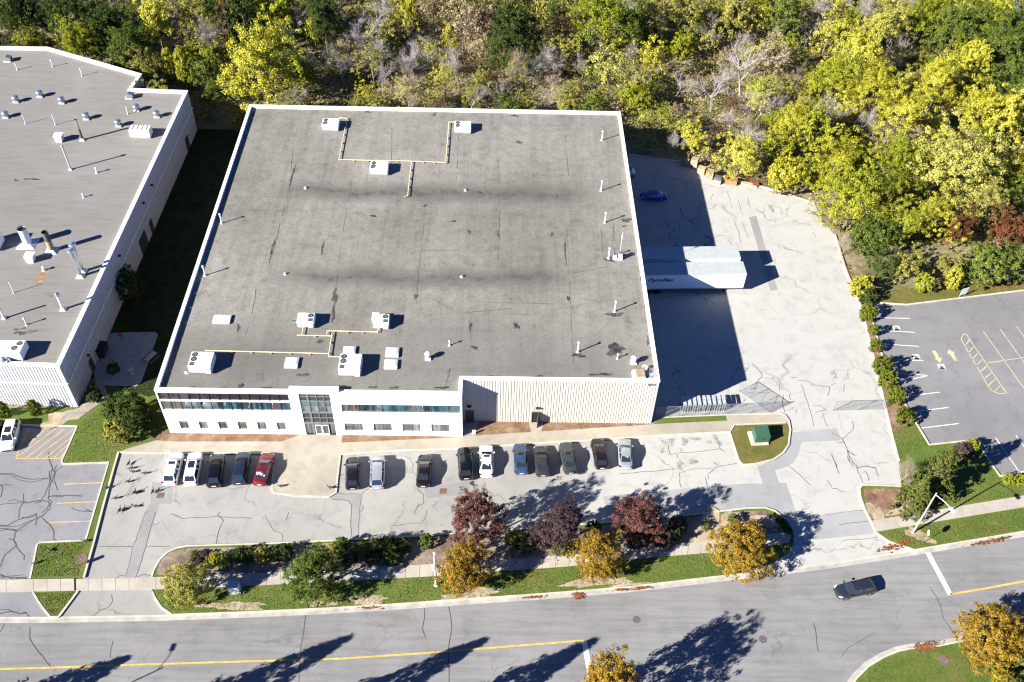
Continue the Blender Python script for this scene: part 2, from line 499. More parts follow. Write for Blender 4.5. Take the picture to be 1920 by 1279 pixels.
M['leaf_litter'] = leafmat('fallen_leaves', [(0.1, (0.14, 0.045, 0.02)), (0.6, (0.26, 0.10, 0.04)), (0.95, (0.36, 0.2, 0.08))], 0.1)

# =================================================================== GROUND AND PAVEMENTS
def sheet(name, seq, z, m, depth=0.25, parent=None, kind='structure'):
    mb = MB().prism(pts(seq), z - depth, z)
    o = mb.build(name, m, parent)
    if parent is None: o['kind'] = kind
    return o
g = MB().poly([(-420, -320), (560, -320), (560, 620), (-420, 620)], -0.06).build('ground', M['floor'])
g['kind'] = 'structure'

KERB_N = [(-300, 1161.5), (0, 1158.5), (110, 1158), (300, 1154.5), (446, 1149.5), (600, 1142.5), (720, 1135.5), (880, 1124), (1020, 1114.5),
          (1180, 1101.5), (1320, 1085), (1480, 1067), (1556, 1057), (1713, 1032.5), (1760, 1024.5), (1920, 997.5), (2200, 945)]
KERB_S = [(1575, 1330), (1590, 1296), (1606, 1272), (1628, 1250), (1658, 1232), (1683, 1222), (1705, 1217), (1760, 1211.5), (1792, 1205), (1920, 1178), (2200, 1110)]
south_edge = [(-30, -43.0, 0), (20, -43.0, 0), (52, -42.0, 0), (56, -46, 0), (57, -60, 0)]
road_poly = pts(KERB_N) + pts(KERB_S)[::-1] + [Vector((86, -60, 0)), Vector((57, -60, 0)), Vector((56, -44.5, 0)), Vector((53, -42.6, 0)), Vector((15, -43.8, 0)), Vector((-45, -46, 0))]
road = MB().prism(road_poly, -0.3, 0.0).build('road', M['road']); road['kind'] = 'structure'
lot = sheet('parking_lot', [(222.5, 849), (176, 1020), (158, 1084), (146, 1111), (111, 1158), (320, 1154), (600, 1142.5), (880, 1124), (1180, 1101.5), (1480, 1067),
            (1713, 1032.5), (1667, 1017), (1643, 1000), (1632, 977), (1613, 933), (1611, 915), (1617, 910), (1690, 913), (1685, 865), (1673, 820), (1650, 722), (1616, 581),
            (1587, 510), (1565, 440), (1545, 418), (1527, 382), (1476, 365), (1420, 349), (1355, 334), (1310, 322), (1277, 305), (1178, 291), (62, 66, 0), (60, 6, 0), (2, 4, 0)], 0.006, M['lot'])
nlot = sheet('neighbour_lot', [(-250, 797), (0, 797), (145, 800), (116, 866), (119, 871), (204, 868), (161, 1014), (76, 1018), (70, 1022), (57, 1085),
             (57, 1110), (62, 1112), (70, 1125), (80, 1140), (95, 1158), (0, 1158.5), (-250, 1161)], 0.004, M['lot_left'])
rlot = sheet('corner_lot', [(1640, 568), (1700, 572), (1920, 545), (2300, 490), (2300, 840), (1920, 885), (1875, 894), (1860, 873), (1833, 832), (1825, 826), (1742, 835), (1715, 790),
             (1679, 728), (1653, 665), (1637, 606)], 0.004, M['lot_right'])

# asphalt repairs, a few mm proud of the lot
def flat(name, seq, z, m, parent):
    return MB().poly(pts(seq), z).build(name, m, parent)
flat('patch', [(285, 904), (325, 906), (322, 945), (299, 944), (254, 1083), (236, 1083), (272, 960), (283, 941)], 0.010, M['patch'], lot)
flat('patch', [(632, 925), (679, 927), (673, 1012), (657, 1013), (660, 945), (652, 937), (622, 936)], 0.010, M['patch'], lot)
flat('patch', [(795, 915), (880, 902), (880, 925), (800, 935)], 0.010, M['patch'], lot)
flat('patch', [(1130, 931), (1168, 927), (1330, 912), (1400, 907), (1430, 907), (1420, 874), (1455, 862), (1471, 848), (1480, 820), (1480, 811), (1570, 803), (1576, 826), (1505, 829), (1500, 836),
     (1499, 847), (1488, 868), (1472, 876), (1453, 882), (1460, 905), (1474, 906), (1492, 960), (1478, 975), (1453, 958), (1400, 952), (1253, 970), (1143, 980)], 0.010, M['patch_east'], lot)
flat('patch', [(1404, 407), (1418, 405), (1458, 543), (1445, 546)], 0.010, M['patch'], lot)
flat('patch', [(1525, 968), (1620, 957), (1632, 977), (1643, 1000), (1530, 1012)], 0.010, M['patch_east'], lot)

# old oil drips and worn spots in the stalls
M['oil'] = plain('oil_stain', (0.26, 0.255, 0.245), 0.8, 0.3, var=0.2, scale=1.2)
mb = MB()
for i, (px, py, rx, ry) in enumerate([(1259, 828, .5, .5), (1246, 829, .3, .4), (1284, 828, .55, .5), (1304, 823, .7, .3), (1330, 829, .3, .3), (1345, 826, .9, .4), (1242, 845, .3, .4), (1300, 866, .5, .4), (1275, 872, .8, .35), (760, 880, .4, .5), (830, 870, .3, .5), (945, 870, .3, .4), (545, 880, .3, .2), (690, 880, .3, .3), (250, 910, 1.2, .5), (330, 940, .5, .2), (1447, 392, .4, .8), (1510, 420, .15, .9), (1490, 415, .12, .6), (1527, 440, .12, .6)]):
    mb.poly(blob(G(px, py), rx, ry, 500 + i, 18, i, .5), .0115 + .0003 * (i % 6))
o = mb.build('oil_stain', M['oil'], lot); o['kind'] = 'stuff'

# lawns and beds (raised)
LZ = 0.10
lawns = {}
lawns['a'] = sheet('lawn', [(150, 764), (-11.7, 69.8, 0), (2, 70, 0), (1, 0.3, 0), (318, 814), (300, 826), (240, 842), (222.5, 850), (158, 1084), (57, 1085), (70, 1022), (76, 1018), (161, 1014), (204, 868), (119, 871), (116, 866), (145, 800), (0, 797), (-250, 797), (-250, 762), (0, 766)], LZ, M['lawn'])
lawns['b'] = sheet('lawn', [(62, 1111), (146, 1110), (111, 1157), (94, 1157.5), (80, 1140), (70, 1125)], LZ, M['lawn'])
MED_TOP = [(285, 1083), (288, 1072), (300, 1050), (315, 1036), (333, 1028), (352, 1024.5), (500, 1020), (600, 1015.5), (693, 1011), (777, 1006.5), (1143, 980), (1253, 970.5), (1335, 961.5), (1402, 953.5), (1435, 953), (1453, 959), (1477, 977), (1487, 994), (1490, 1008)]
MED_R = [(1490, 1008), (1489, 1022), (1479, 1040), (1450, 1058), (1411, 1071.5)]
MED_L = [(322, 1153), (303, 1140), (291, 1122), (285, 1107), (285, 1083)]
lawns['c'] = sheet('lawn', MED_TOP + MED_R[1:] + [(1320, 1084.5), (1180, 1101), (1020, 1114), (880, 1123.5), (720, 1135), (600, 1142), (446, 1149)] + MED_L, LZ, M['lawn'])
lawns['d'] = sheet('lawn', [(1643, 1000), (1667, 1016), (1713, 1031.5), (1760, 1024), (1920, 997), (2250, 938), (2250, 905), (1920, 930), (1720, 963), (1632, 977)], LZ, M['lawn'])
lawns['e'] = sheet('lawn', [(1668, 798), (1715, 790), (1742, 835), (1825, 826), (1833, 832), (1875, 894), (1920, 885), (2250, 840), (2250, 906), (1920, 930), (1720, 963), (1632, 977), (1620, 953), (1611, 915), (1617, 910), (1690, 913), (1685, 865)], LZ, M['lawn'])
lawns['f'] = sheet('lawn', [(1587, 530), (1640, 568), (1700, 572), (1920, 545), (2300, 490), (2300, 470), (1920, 522), (1660, 545)], LZ, M['verge'])
lawns['g'] = sheet('lawn', KERB_S + [(118, -60, 0), (86, -60, 0)], LZ, M['lawn'])
lawns['h'] = MB().prism([Vector(p) for p in ((-46, -46.2, 0), (15, -44, 0), (53, -42.8, 0), (55.8, -44.7, 0), (56.8, -60, 0), (-46, -62, 0))], -0.2, LZ).build('lawn', M['lawn'])
lawns['h']['kind'] = 'structure'
bed_strip = sheet('mulch_strip', [(1587, 510), (1616, 581), (1650, 722), (1671, 812), (1716, 792), (1679, 728), (1653, 665), (1637, 606), (1640, 568), (1600, 530)], LZ + 0.012, M['mulch'])
def over(name, seq, z, m):
    o = MB().poly(pts(seq), z).build(name, m); o['kind'] = 'structure'; return o
def overblob(name, px, py, rx, ry, seed, z, m, rot=0.0, rough=0.3):
    c = G(px, py)
    o = MB().poly(blob(c, rx, ry, seed, 22, rot, rough), z).build(name, m); o['kind'] = 'structure'; return o
over('shrub_bed', [(292, 1079), (300, 1053), (318, 1037), (352, 1029), (500, 1025), (693, 1016), (777, 1012), (1143, 985), (1335, 966), (1402, 959), (1433, 959), (1470, 980), (1484, 996), (1315, 1015), (1062, 1041), (793, 1059), (643, 1067), (420, 1079)], LZ + 0.012, M['bed'])
over('shrub_bed', [(1619, 918), (1690, 917), (1730, 950), (1718, 961), (1634, 975), (1622, 952)], LZ + 0.012, M['mulch'])
for i, (px, py, rx, ry, rot) in enumerate([(440, 1137, 3.4, .55, .05), (600, 1133, 1.8, .4, .05), (690, 1126, 2.4, .6, .1), (885, 1115, 3.2, .6, .1), (1118, 1091, 3.4, .75, .15), (1180, 1097, 2, .2, .12),
                                            (112, 787, 2.6, 1.1, .3), (1722, 1004, 1.5, .9, -.4), (1641, 962, 1.0, 1.2, 0), (1690, 957, 2.0, .5, .2), (1330, 1000, 2.0, 3.0, -.6), (1425, 978, 2.6, .9, -.1), (1390, 1005, 2.6, 2.2, .1), (1370, 990, 1.5, 2.2, -.5), (720, 1045, 1.0, .5, 0)]):
    overblob('bare_soil', px, py, rx, ry, 40 + i, LZ + 0.02 + 0.0012 * i, M['straw'], rot, 0.45)
over('gap_shade_sheet', [(-13.2, 9.5, 0), (-11.75, 69.6, 0), (0.0, 69.6, 0), (0.0, 7.5, 0), (-4.5, 6.2, 0)], LZ + 0.02, M['cover'])  # dark sheet over the lawn, paints the shade between the buildings
over('gravel_path', [(150, 785), (205, 745), (196, 726), (180, 722), (150, 766), (120, 775), (110, 792)], LZ + 0.05, M['dirt_path'])
over('patio', [(176, 700), (203, 626), (292, 623.5), (297, 629), (266, 717), (256, 726), (182, 724)], LZ + 0.06, M['patio'])

# concrete walk and entrance plaza in front of the building
walk = sheet('concrete_walk', [(222.5, 849.5), (515, 850.5), (511, 905), (509.5, 917), (513, 924.5), (560, 931), (617, 932.5), (630, 924), (633, 895), (638, 853), (743, 846), (877, 841.5), (953, 836), (1051, 829),
      (1100, 827), (1225, 818), (1366, 810.5), (1377, 797), (1475, 793), (1478.5, 789.5), (1472, 781), (1464, 777.5), (1380, 778.7), (1233, 783.5), (63.0, 3.0, 0), (39, 3.0, 0), (38, 0.3, 0), (1, 0.3, 0), (316, 816), (292, 827), (240, 842)], 0.125, M['walk'])
def bed(seq, m, z=0.14): return over('planting_bed', seq, z, m)
bed([(300, 813), (318, 811), (0.0, 0.0, 0), (17.0, 0.0, 0), (528, 829), (331, 829), (292, 827)], M['mulch'])
bed([(22.6, 0, 0), (33.5, 0, 0), (865, 821), (640, 831)], M['mulch'])
bed([(40.6, 2.6, 0), (47.2, 2.6, 0), (995, 811), (889, 818)], M['mulch'])
bed([(49.2, 2.6, 0), (63.6, 2.6, 0), (1222, 797), (1015, 810)], M['mulch'])
bed([(1223, 796.5), (1242, 783.8), (1360, 779.6), (1363, 790)], M['lawn'])
bed([(40.6, 2.6, 0), (38.6, 2.6, 0), (868, 820), (889, 818)], M['patch'], 0.135)
isl = sheet('lawn', [(1371, 815), (1378, 799), (1475, 795), (1480, 806), (1477, 835), (1467, 849), (1449, 861), (1416, 870), (1393, 871), (1386, 864), (1379, 843)], 0.12, M['verge'])

# kerbs
def kerb(seq, w=0.2, z0=-0.1, z1=0.15, off=0.0, m='kerb'):
    mb = MB(); ribbon(mb, pts(seq), w, z0, z1, off)
    o = mb.build('kerb', M[m]); o['kind'] = 'structure'; return o
gut = MB(); ribbon(gut, pts(KERB_N), 0.62, 0.012, None, -0.33); gut.build('gutter', M['gutter'], road)
gut = MB(); ribbon(gut, pts(KERB_S), 0.5, 0.012, None, 0.33); gut.build('gutter', M['gutter'], road)
kerb(KERB_N[:1] + [(0, 1158.5), (92, 1158.2)], z1=0.035)
kerb([(92, 1158.2), (111, 1158)], z1=0.149)
kerb([(111, 1158), (300, 1154.5), (322, 1153.8)], z1=0.035)
kerb([(322, 1153.8), (446, 1149.5), (600, 1142.5), (720, 1135.5), (880, 1124), (1020, 1114.5), (1180, 1101.5), (1320, 1085), (1411, 1075)], z1=0.148)
kerb([(1411, 1075), (1480, 1067), (1556, 1057), (1713, 1032.5)], z1=0.035)
kerb([(1713, 1032.5), (1760, 1024.5), (1920, 997.5), (2200, 945)], z1=0.148)
kerb(KERB_S, z1=0.148)
kerb(MED_TOP, z1=0.151)
kerb(MED_R, z1=0.152)
kerb([(1490, 1008), (1488, 1000)], z1=0.153)
kerb(MED_L[:-1] + [(285, 1108)], z1=0.151)
kerb([(222.5, 849), (212, 885), (194, 950), (176, 1020), (158, 1084)], 0.24, z1=0.2)
kerb([(146, 1110), (111, 1157)], 0.24, z1=0.16)
kerb([(145, 800), (116, 866), (119, 871), (204, 868), (161, 1014), (76, 1018), (70, 1022), (57, 1085)], 0.2, z1=0.15)
kerb([(62, 1111), (70, 1125), (80, 1140), (94, 1157)], 0.2, z1=0.151)
kerb([(-250, 797), (0, 797), (145, 800)], 0.2, z1=0.149)
kerb([(222.5, 849), (300, 850.5), (515, 851)], 0.22, z1=0.146)
kerb([(515, 851), (511, 905), (509.5, 917), (513, 924.5), (560, 931), (617, 932.5), (630, 924), (633, 895), (638, 853)], 0.22, z1=0.147)
kerb([(638, 853), (743, 846), (877, 841.5), (953, 836), (1051, 829), (1100, 827), (1225, 818), (1368, 810.5)], 0.22, z1=0.145)
kerb([(1368, 811), (1378, 843), (1385, 864), (1393, 872.5), (1416, 871), (1450, 862.5), (1468, 850), (1478, 835), (1481.5, 806), (1478.5, 789.5), (1472, 780), (1464, 776.5), (1380, 778), (1233, 784)], 0.24, z1=0.15)
kerb([(1368, 811), (1377, 797), (1473, 793.5)], 0.16, z1=0.142)
kerb([(1690, 913), (1668, 911.5), (1617, 910), (1611, 916), (1613, 933), (1620, 953), (1632, 977), (1643, 1000), (1667, 1016.5), (1713, 1032)], 0.24, z1=0.152)
kerb([(1685, 865), (1673, 820), (1650, 722), (1616, 581), (1587, 510), (1565, 440)], 0.28, z1=0.15)
kerb([(1527, 382), (1476, 364), (1420, 348), (1355, 333), (1310, 321), (1277, 304), (1178, 290)], 0.28, z1=0.15)
kerb([(1920, 885), (1875, 894), (1860, 873), (1833, 832), (1825, 826), (1742, 835), (1715, 790), (1679, 728), (1653, 665), (1637, 606), (1640, 568), (1700, 572), (1920, 545), (2300, 490)], 0.24, z1=0.15)

# sidewalk: every slab of its own
side = MB().poly([(-60, -60), (-59.9, -60), (-60, -59.9)], -0.055).build('sidewalk', M['gutter'])
side['kind'] = 'structure'
def slabs(top, bot, step, zfun):
    T, B = pts(top), pts(bot)
    def arc(P):
        L = [0.0]
        for i in range(len(P) - 1): L.append(L[-1] + (P[i + 1] - P[i]).length)
        return L
    def at(P, L, t):
        s = t * L[-1]
        for i in range(len(P) - 1):
            if s <= L[i + 1] or i == len(P) - 2:
                return P[i].lerp(P[i + 1], (s - L[i]) / (L[i + 1] - L[i]))
    LT, LB = arc(T), arc(B)
    n = max(1, round(LB[-1] / step))
    gap = 0.03 / step / n * step / 1.0
    gt = 0.02 / LB[-1]
    for i in range(n):
        a, b_ = i / n + gt, (i + 1) / n - gt
        Q = [at(B, LB, a), at(B, LB, b_), at(T, LT, b_), at(T, LT, a)]
        z = zfun((Q[0] + Q[2]) / 2) + 0.006 * ((i * 7) % 5) / 5
        MB().prism(Q, z - 0.15, z).build('slab', M['slab'], side)
drive_x = [(G(-300, 1100).x, G(57, 1100).x), (G(152, 1100).x, G(285, 1100).x)]
def zs(c):
    for a, b_ in drive_x:
        if a - .3 < c.x < b_ - .5: return 0.03
    return 0.135
slabs([(-220, 1089), (0, 1087.5), (142, 1086), (290, 1083.2), (420, 1078.5)], [(-220, 1113), (0, 1111), (150, 1108), (290, 1106), (420, 1101.5)], 1.52, zs)
slabs([(420, 1078.5), (643, 1067.5), (793, 1059.5), (1062, 1041.5), (1315, 1016.5), (1484, 997)], [(420, 1101.5), (643, 1091), (817, 1081), (1078, 1062), (1168, 1050.5), (1333, 1037), (1480, 1018.5)], 1.6, zs)
slabs([(1633, 977.5), (1720, 963), (1920, 930), (2200, 884)], [(1642.5, 998), (1770, 976.5), (1920, 952), (2200, 905)], 2.95, zs)

# painted markings
def stripe(parent, seq, w, m, z=0.016, name='marking'):
    mb = MB(); ribbon(mb, pts(seq), w, z)
    return mb.build(name, M[m], parent)
stripe(road, [(-200, 1260), (0, 1254.5), (95, 1252), (300, 1245), (640, 1235), (800, 1224.5), (930, 1214), (1095, 1201)], 0.2, 'paint_yellow')
stripe(road, [(1782, 1114.5), (1850, 1103), (1920, 1090), (2200, 1040)], 0.24, 'paint_yellow')
stripe(road, [(1739.5, 1036), (1782, 1115.5)], 0.62, 'paint_white')
stripe(road, [(1096, 1204), (1109, 1281)], 0.6, 'paint_white')
Z1 = lambda x, y: (x / 6, 760 + y / 6)
for seq in ([(325, 260), (212, 512), (180, 597), (700, 597)],): stripe(nlot, [Z1(*p) for p in seq], 0.12, 'paint_yellow')
for a, b_ in [((205, 575), (630, 262)), ((300, 590), (725, 268)), ((405, 590), (820, 275)), ((515, 590), (835, 335)), ((610, 590), (775, 432)), ((680, 590), (738, 520)), ((322, 445), (518, 265)), ((255, 415), (402, 306)), ((290, 330), (395, 268)), ((720, 888), (1160, 870)), ((640, 1103), (1090, 1085))]:
    stripe(nlot, [Z1(*a), Z1(*b_)], 0.12, 'paint_yellow')
stripe(nlot, [(94, 979.7), (170, 977.3)], 0.12, 'paint_yellow')
stripe(nlot, [(145.5, 801), (116.6, 864)], 0.12, 'paint_yellow')
R8 = lambda x, y: (1600 + x / 6, 520 + y / 6)
R1 = lambda x, y: (1600 + x / 6, 700 + y / 6)
for a, b_ in [((300, 455), (635, 463)), ((290, 598), (690, 620)), ((315, 750), (738, 777)), ((520, 925), (790, 940)), ((500, 1080), (845, 1105)), ((845, 1105), (490, 1185))]:
    stripe(rlot, [R8(*a), R8(*b_)], 0.12, 'paint_white')
for a, b_ in [((560, 265), (968, 213)), ((650, 436), (1072, 385)), ((765, 617), (1185, 566)), ((1600, 725), (1870, 1115)), ((1830, 700), (1960, 880))]:
    stripe(rlot, [R1(*a), R1(*b_)], 0.12, 'paint_white')
for seq in ([(1460, 605), (2300, 1780)], [(1650, 580), (2300, 1490)], [(1840, 555), (2300, 1220)], [(1490, 968), (2300, 845)]):
    stripe(rlot, [R8(*p) for p in seq], 0.12, 'paint_pale')
stripe(rlot, [R8(1725, 1305), R8(1270, 645), R8(1240, 640), R8(1215, 680), R8(1215, 705), R8(1520, 1230), R8(1560, 1275), R8(1610, 1300), R8(1660, 1312), R8(1725, 1305)], 0.13, 'paint_pale')
for a, b_ in [((1255, 775), (1305, 705)), ((1297, 850), (1350, 785)), ((1338, 925), (1395, 860)), ((1380, 1000), (1450, 925)), ((1425, 1070), (1505, 995)), ((1470, 1145), (1555, 1070)), ((1515, 1220), (1605, 1140)), ((1585, 1287), (1655, 1218))]:
    stripe(rlot, [R8(*a), R8(*b_)], 0.12, 'paint_pale')
def arrow(tail, tip):
    a, b_ = G(*R8(*tail)), G(*R8(*tip))
    d = (b_ - a); L = d.length; d.normalize(); n = Vector((-d.y, d.x, 0))
    P = [a + n * .28, a + d * L * .62 + n * .28, a + d * L * .62 + n * .62, b_, a + d * L * .62 - n * .62, a + d * L * .62 - n * .28, a - n * .28]
    MB().poly(P, 0.017).build('marking', M['paint_pale'], rlot)
arrow((905, 828), (980, 960)); arrow((1155, 938), (1072, 808))
for cx_, cy_ in ((485, 572), (707, 896), (990, 1003)):
    mb = MB(); c = G(*R8(cx_, cy_)); P = []
    for (ux, uy) in ((-1, -1), (1, -1), (1, 1), (-1, 1)): P.append(Vector((c.x + ux * .38, c.y + uy * .34, 0)))
    ribbon(mb, P + [P[0], P[1]], 0.24, 0.017); mb.build('marking', M['paint_white'], rlot)

# cracks and crack sealer
def cracks(parent, lines, w, m, name, seed, jit=0.18):
    rg = random.Random(seed); mb = MB()
    for k, L in enumerate(lines):
        P = pts(L); Q = []
        for i in range(len(P) - 1):
            n = max(2, int((P[i + 1] - P[i]).length / 0.9))
            for j in range(n):
                p = P[i].lerp(P[i + 1], j / n)
                if i + j > 0: p = p + Vector((rg.uniform(-jit, jit), rg.uniform(-jit, jit), 0))
                Q.append(p)
        Q.append(P[-1])
        ribbon(mb, Q, w * rg.uniform(0.7, 1.2), 0.0135 + 0.0002 * (k % 12))
    o = mb.build(name, M[m], parent); o['kind'] = 'stuff'; return o
seal = [[(0, 770), (140, 770), (230, 810), (350, 833), (470, 825), (545, 820)], [(0, 778), (120, 785), (220, 845), (350, 866), (450, 845), (540, 826)],
        [(550, 525), (550, 610), (590, 700), (570, 800), (545, 900), (500, 1010), (450, 1075), (300, 1095), (0, 1115)], [(635, 670), (600, 800), (570, 900), (545, 960), (545, 1050), (580, 1080), (560, 1160), (470, 1250)],
        [(710, 685), (630, 740), (600, 830), (650, 955)], [(550, 610), (600, 740), (620, 745)], [(555, 740), (560, 830), (600, 870)], [(548, 1028), (690, 1010), (920, 1022)], [(560, 1022), (715, 1030)],
        [(95, 1080), (160, 1060), (250, 1085), (330, 1090), (450, 1070)], [(265, 995), (268, 1085), (215, 1170), (210, 1275)], [(0, 898), (130, 898)], [(0, 895), (28, 910), (22, 990), (0, 1035)],
        [(805, 1150), (850, 1180), (960, 1195), (1040, 1200)], [(960, 1172), (1035, 1198)], [(395, 1105), (480, 1075), (540, 1085), (560, 1110), (530, 1170), (470, 1210)]]
seal = [[Z1(*p) for p in L] for L in seal]
Z2 = lambda x, y: (x / 6, 960 + y / 6)
seal += [[Z2(*p) for p in L] for L in [[(525, 0), (460, 65), (300, 115), (200, 165), (0, 160)], [(420, 20), (250, 75), (150, 110), (80, 160), (0, 150)], [(470, 40), (330, 120), (230, 175), (170, 240), (155, 310), (185, 380), (60, 480), (0, 620)],
        [(480, 70), (560, 140), (605, 220), (605, 310), (640, 325)], [(180, 385), (275, 500), (272, 540)], [(0, 185), (130, 200), (250, 205)], [(0, 215), (90, 200), (180, 215)], [(100, 300), (160, 315), (185, 360)],
        [(0, 700), (100, 735), (200, 745), (300, 735)], [(0, 745), (120, 725), (265, 708)], [(0, 720), (150, 755), (300, 750)], [(0, 1100), (90, 1100), (200, 1135), (290, 1145), (340, 1185)], [(0, 1145), (120, 1120), (230, 1145), (300, 1130)], [(405, 20), (415, 80), (400, 150)], [(240, 60), (330, 70), (410, 40)]]]
cracks(nlot, seal, 0.115, 'crack', 'crack_sealer', 3, 0.06)
E6 = lambda L: [(1160 + x / 6, 260 + y / 6) for x, y in L]
F6 = lambda L: [(1380 + x / 6.393, 680 + y / 6.393) for x, y in L]
H6 = lambda L: [(1440 + x / 6, 820 + y / 6) for x, y in L]
K6 = lambda L: [(1160 + x / 6, 820 + y / 6) for x, y in L]
N6 = lambda L: [(560 + x / 6, 840 + y / 6) for x, y in L]
Q6 = lambda L: [(280 + x / 6, 960 + y / 6) for x, y in L]
oc = [E6(L) for L in [[(1220, 590), (1245, 680), (1275, 780)], [(1345, 690), (1390, 850)], [(1450, 655), (1480, 780)], [(950, 515), (1100, 545), (1200, 560)], [(1300, 910), (1340, 1020), (1380, 1180)], [(1390, 935), (1420, 1040), (1460, 1120)], [(1060, 620), (1035, 690)], [(1100, 735), (1060, 780), (1010, 790)],
      [(910, 690), (890, 790), (930, 870), (860, 1010)], [(690, 770), (720, 870), (790, 930), (900, 870)], [(680, 940), (690, 1040)], [(800, 900), (850, 1010)], [(820, 470), (830, 520)], [(760, 480), (750, 610)], [(1650, 740), (1820, 775), (1840, 860)], [(1640, 790), (1640, 890)], [(1230, 1130), (1280, 1200)], [(1050, 455), (1190, 500), (1260, 530)]]]
oc += [F6(L) for L in [[(190, 10), (290, 110), (320, 170), (245, 240), (200, 270)], [(340, 185), (430, 190), (490, 175)], [(490, 175), (525, 230), (520, 340)], [(660, 180), (730, 180)], [(740, 210), (880, 225)], [(870, 235), (950, 270), (1130, 290)], [(885, 265), (940, 275)], [(1120, 290), (1100, 400)], [(1140, 275), (1200, 240)], [(1295, 265), (1290, 350)],
      [(785, 260), (830, 400), (880, 550), (930, 760)], [(915, 520), (1000, 515), (1075, 570), (950, 600)], [(1040, 600), (1055, 680), (1095, 775)], [(1150, 840), (1220, 870), (1280, 930), (1330, 1010), (1345, 1090), (1400, 1190), (1470, 1279)], [(1210, 965), (1280, 955)], [(1385, 700), (1415, 800), (1330, 870), (1275, 920)], [(560, 385), (565, 440), (550, 500), (590, 600)], [(640, 375), (655, 450)], [(690, 530), (650, 565), (600, 570)], [(725, 565), (720, 605)], [(75, 370), (250, 360), (370, 365), (430, 345)], [(170, 310), (260, 305)], [(1340, 1050), (1410, 1105), (1440, 1110)], [(1480, 1255), (1560, 1240), (1680, 1279)], [(1150, 1110), (1210, 1270)], [(85, 475), (115, 440)]]]
oc += [H6(L) for L in [[(830, 0), (870, 90), (900, 150), (920, 260), (990, 320), (1040, 440), (1065, 510)], [(895, 150), (955, 200), (995, 200)], [(895, 205), (920, 285), (965, 325)], [(1010, 340), (1120, 322), (1210, 345), (1245, 435)], [(1085, 375), (1130, 440), (1130, 490)], [(1240, 295), (1360, 288)], [(215, 315), (330, 400), (400, 460), (480, 540)], [(715, 190), (770, 300), (800, 410)], [(660, 480), (715, 560)], [(720, 575), (770, 580), (850, 615)], [(385, 855), (385, 825), (465, 785)], [(640, 870), (900, 835), (1075, 822)], [(800, 985), (1130, 940)], [(820, 1170), (1230, 1120)]]]
oc += [K6(L) for L in [[(0, 415), (250, 390), (450, 375), (620, 355)], [(550, 200), (650, 183), (860, 170), (1150, 130)], [(1120, 45), (1145, 130), (1190, 160)], [(560, 90), (580, 185)], [(700, 120), (702, 170)], [(660, 190), (665, 235)], [(680, 410), (760, 370), (900, 345), (1040, 355)], [(1000, 420), (1070, 355), (1130, 320), (1330, 295)], [(680, 400), (690, 500), (705, 570)], [(1000, 430), (1012, 475)], [(975, 455), (1000, 560)], [(445, 525), (465, 590)], [(1060, 280), (1110, 320)], [(700, 270), (760, 330)]]]
oc += [N6(L) for L in [[(720, 520), (730, 490), (790, 460)], [(710, 525), (690, 700), (675, 1015)], [(370, 575), (550, 585), (600, 640), (585, 1015)], [(440, 508), (710, 520)], [(1350, 630), (1300, 745)], [(1560, 600), (1505, 660)], [(1045, 875), (1200, 855), (1370, 845), (1430, 790), (1440, 700)], [(1040, 960), (1045, 875)], [(1330, 460), (1410, 520), (1405, 620), (1340, 660)], [(700, 720), (720, 690), (715, 650)], [(450, 350), (525, 352)], [(455, 330), (500, 290)]]]
oc += [Q6(L) for L in [[(240, 20), (380, 70), (700, 55), (790, 50), (1150, 75)], [(795, 0), (775, 50), (830, 90), (775, 240), (750, 365)], [(1570, 0), (1540, 90)], [(1300, 40), (1400, 205), (1490, 240), (1500, 340)], [(0, 385), (230, 385)]]]
oc += [[Z2(*p) for p in L] for L in [[(1110, 395), (1300, 390), (1500, 395)], [(1640, 388), (1780, 385)], [(1640, 0), (1500, 395), (1405, 740)], [(1750, 0), (1640, 395), (1525, 740)], [(1300, 745), (1350, 715), (1405, 712)], [(1545, 730), (1620, 705), (1720, 715)], [(1030, 1175), (1140, 1110), (1210, 1080), (1265, 1000), (1250, 930)]]]
cracks(lot, oc, 0.075, 'crack_open', 'crack', 5, 0.09)
rc = [[(56, 1176), (56, 1197), (72, 1222), (90, 1243), (95, 1252)], [(212, 1202), (206, 1234)], [(573, 1153), (563, 1230), (560, 1300)], [(796, 1140), (793, 1180), (798, 1196)], [(841, 1138), (847, 1175), (842, 1210), (842, 1290)], [(1743, 1100), (1757, 1120), (1770, 1160), (1788, 1190)],
      [(1525, 1168), (1531, 1190), (1534, 1222)], [(1577, 1232), (1590, 1215), (1615, 1200), (1640, 1186)], [(0, 1185), (8, 1170)]]
cracks(road, rc, 0.08, 'crack', 'crack_sealer', 9, 0.08)

# iron covers
def cover(px, py, r, m, parent, z=0.02, label=None, name='manhole_cover'):
    c = G(px, py)
    mb = MB().lathe([(r, -0.02), (r, 0.012), (r * 0.88, 0.014), (r * 0.86, 0.004), (r * 0.2, 0.004), (r * 0.18, 0.012)], 20, (0, 0, 0))
    o = mb.build(name, m); o.location = (c.x, c.y, z); return o
tag(cover(1193, 1162, 0.42, M['iron'], road), 'round iron manhole cover in the road below the golden street trees', 'manhole cover')
tag(cover(1430, 1199, 0.45, M['iron'], road), 'round dark manhole cover on the road in front of the moving grey car', 'manhole cover')
tag(cover(153, 1048, 0.72, M['rusty_iron'], None, 0.12, name='utility_cover'), 'rusty round cover set in the small lawn beside the drive', 'utility cover')
tag(cover(1768, 1239, 0.6, M['rusty_iron'], None, 0.12, name='utility_cover'), 'brown round cover in the corner lawn near the orange tree', 'utility cover')
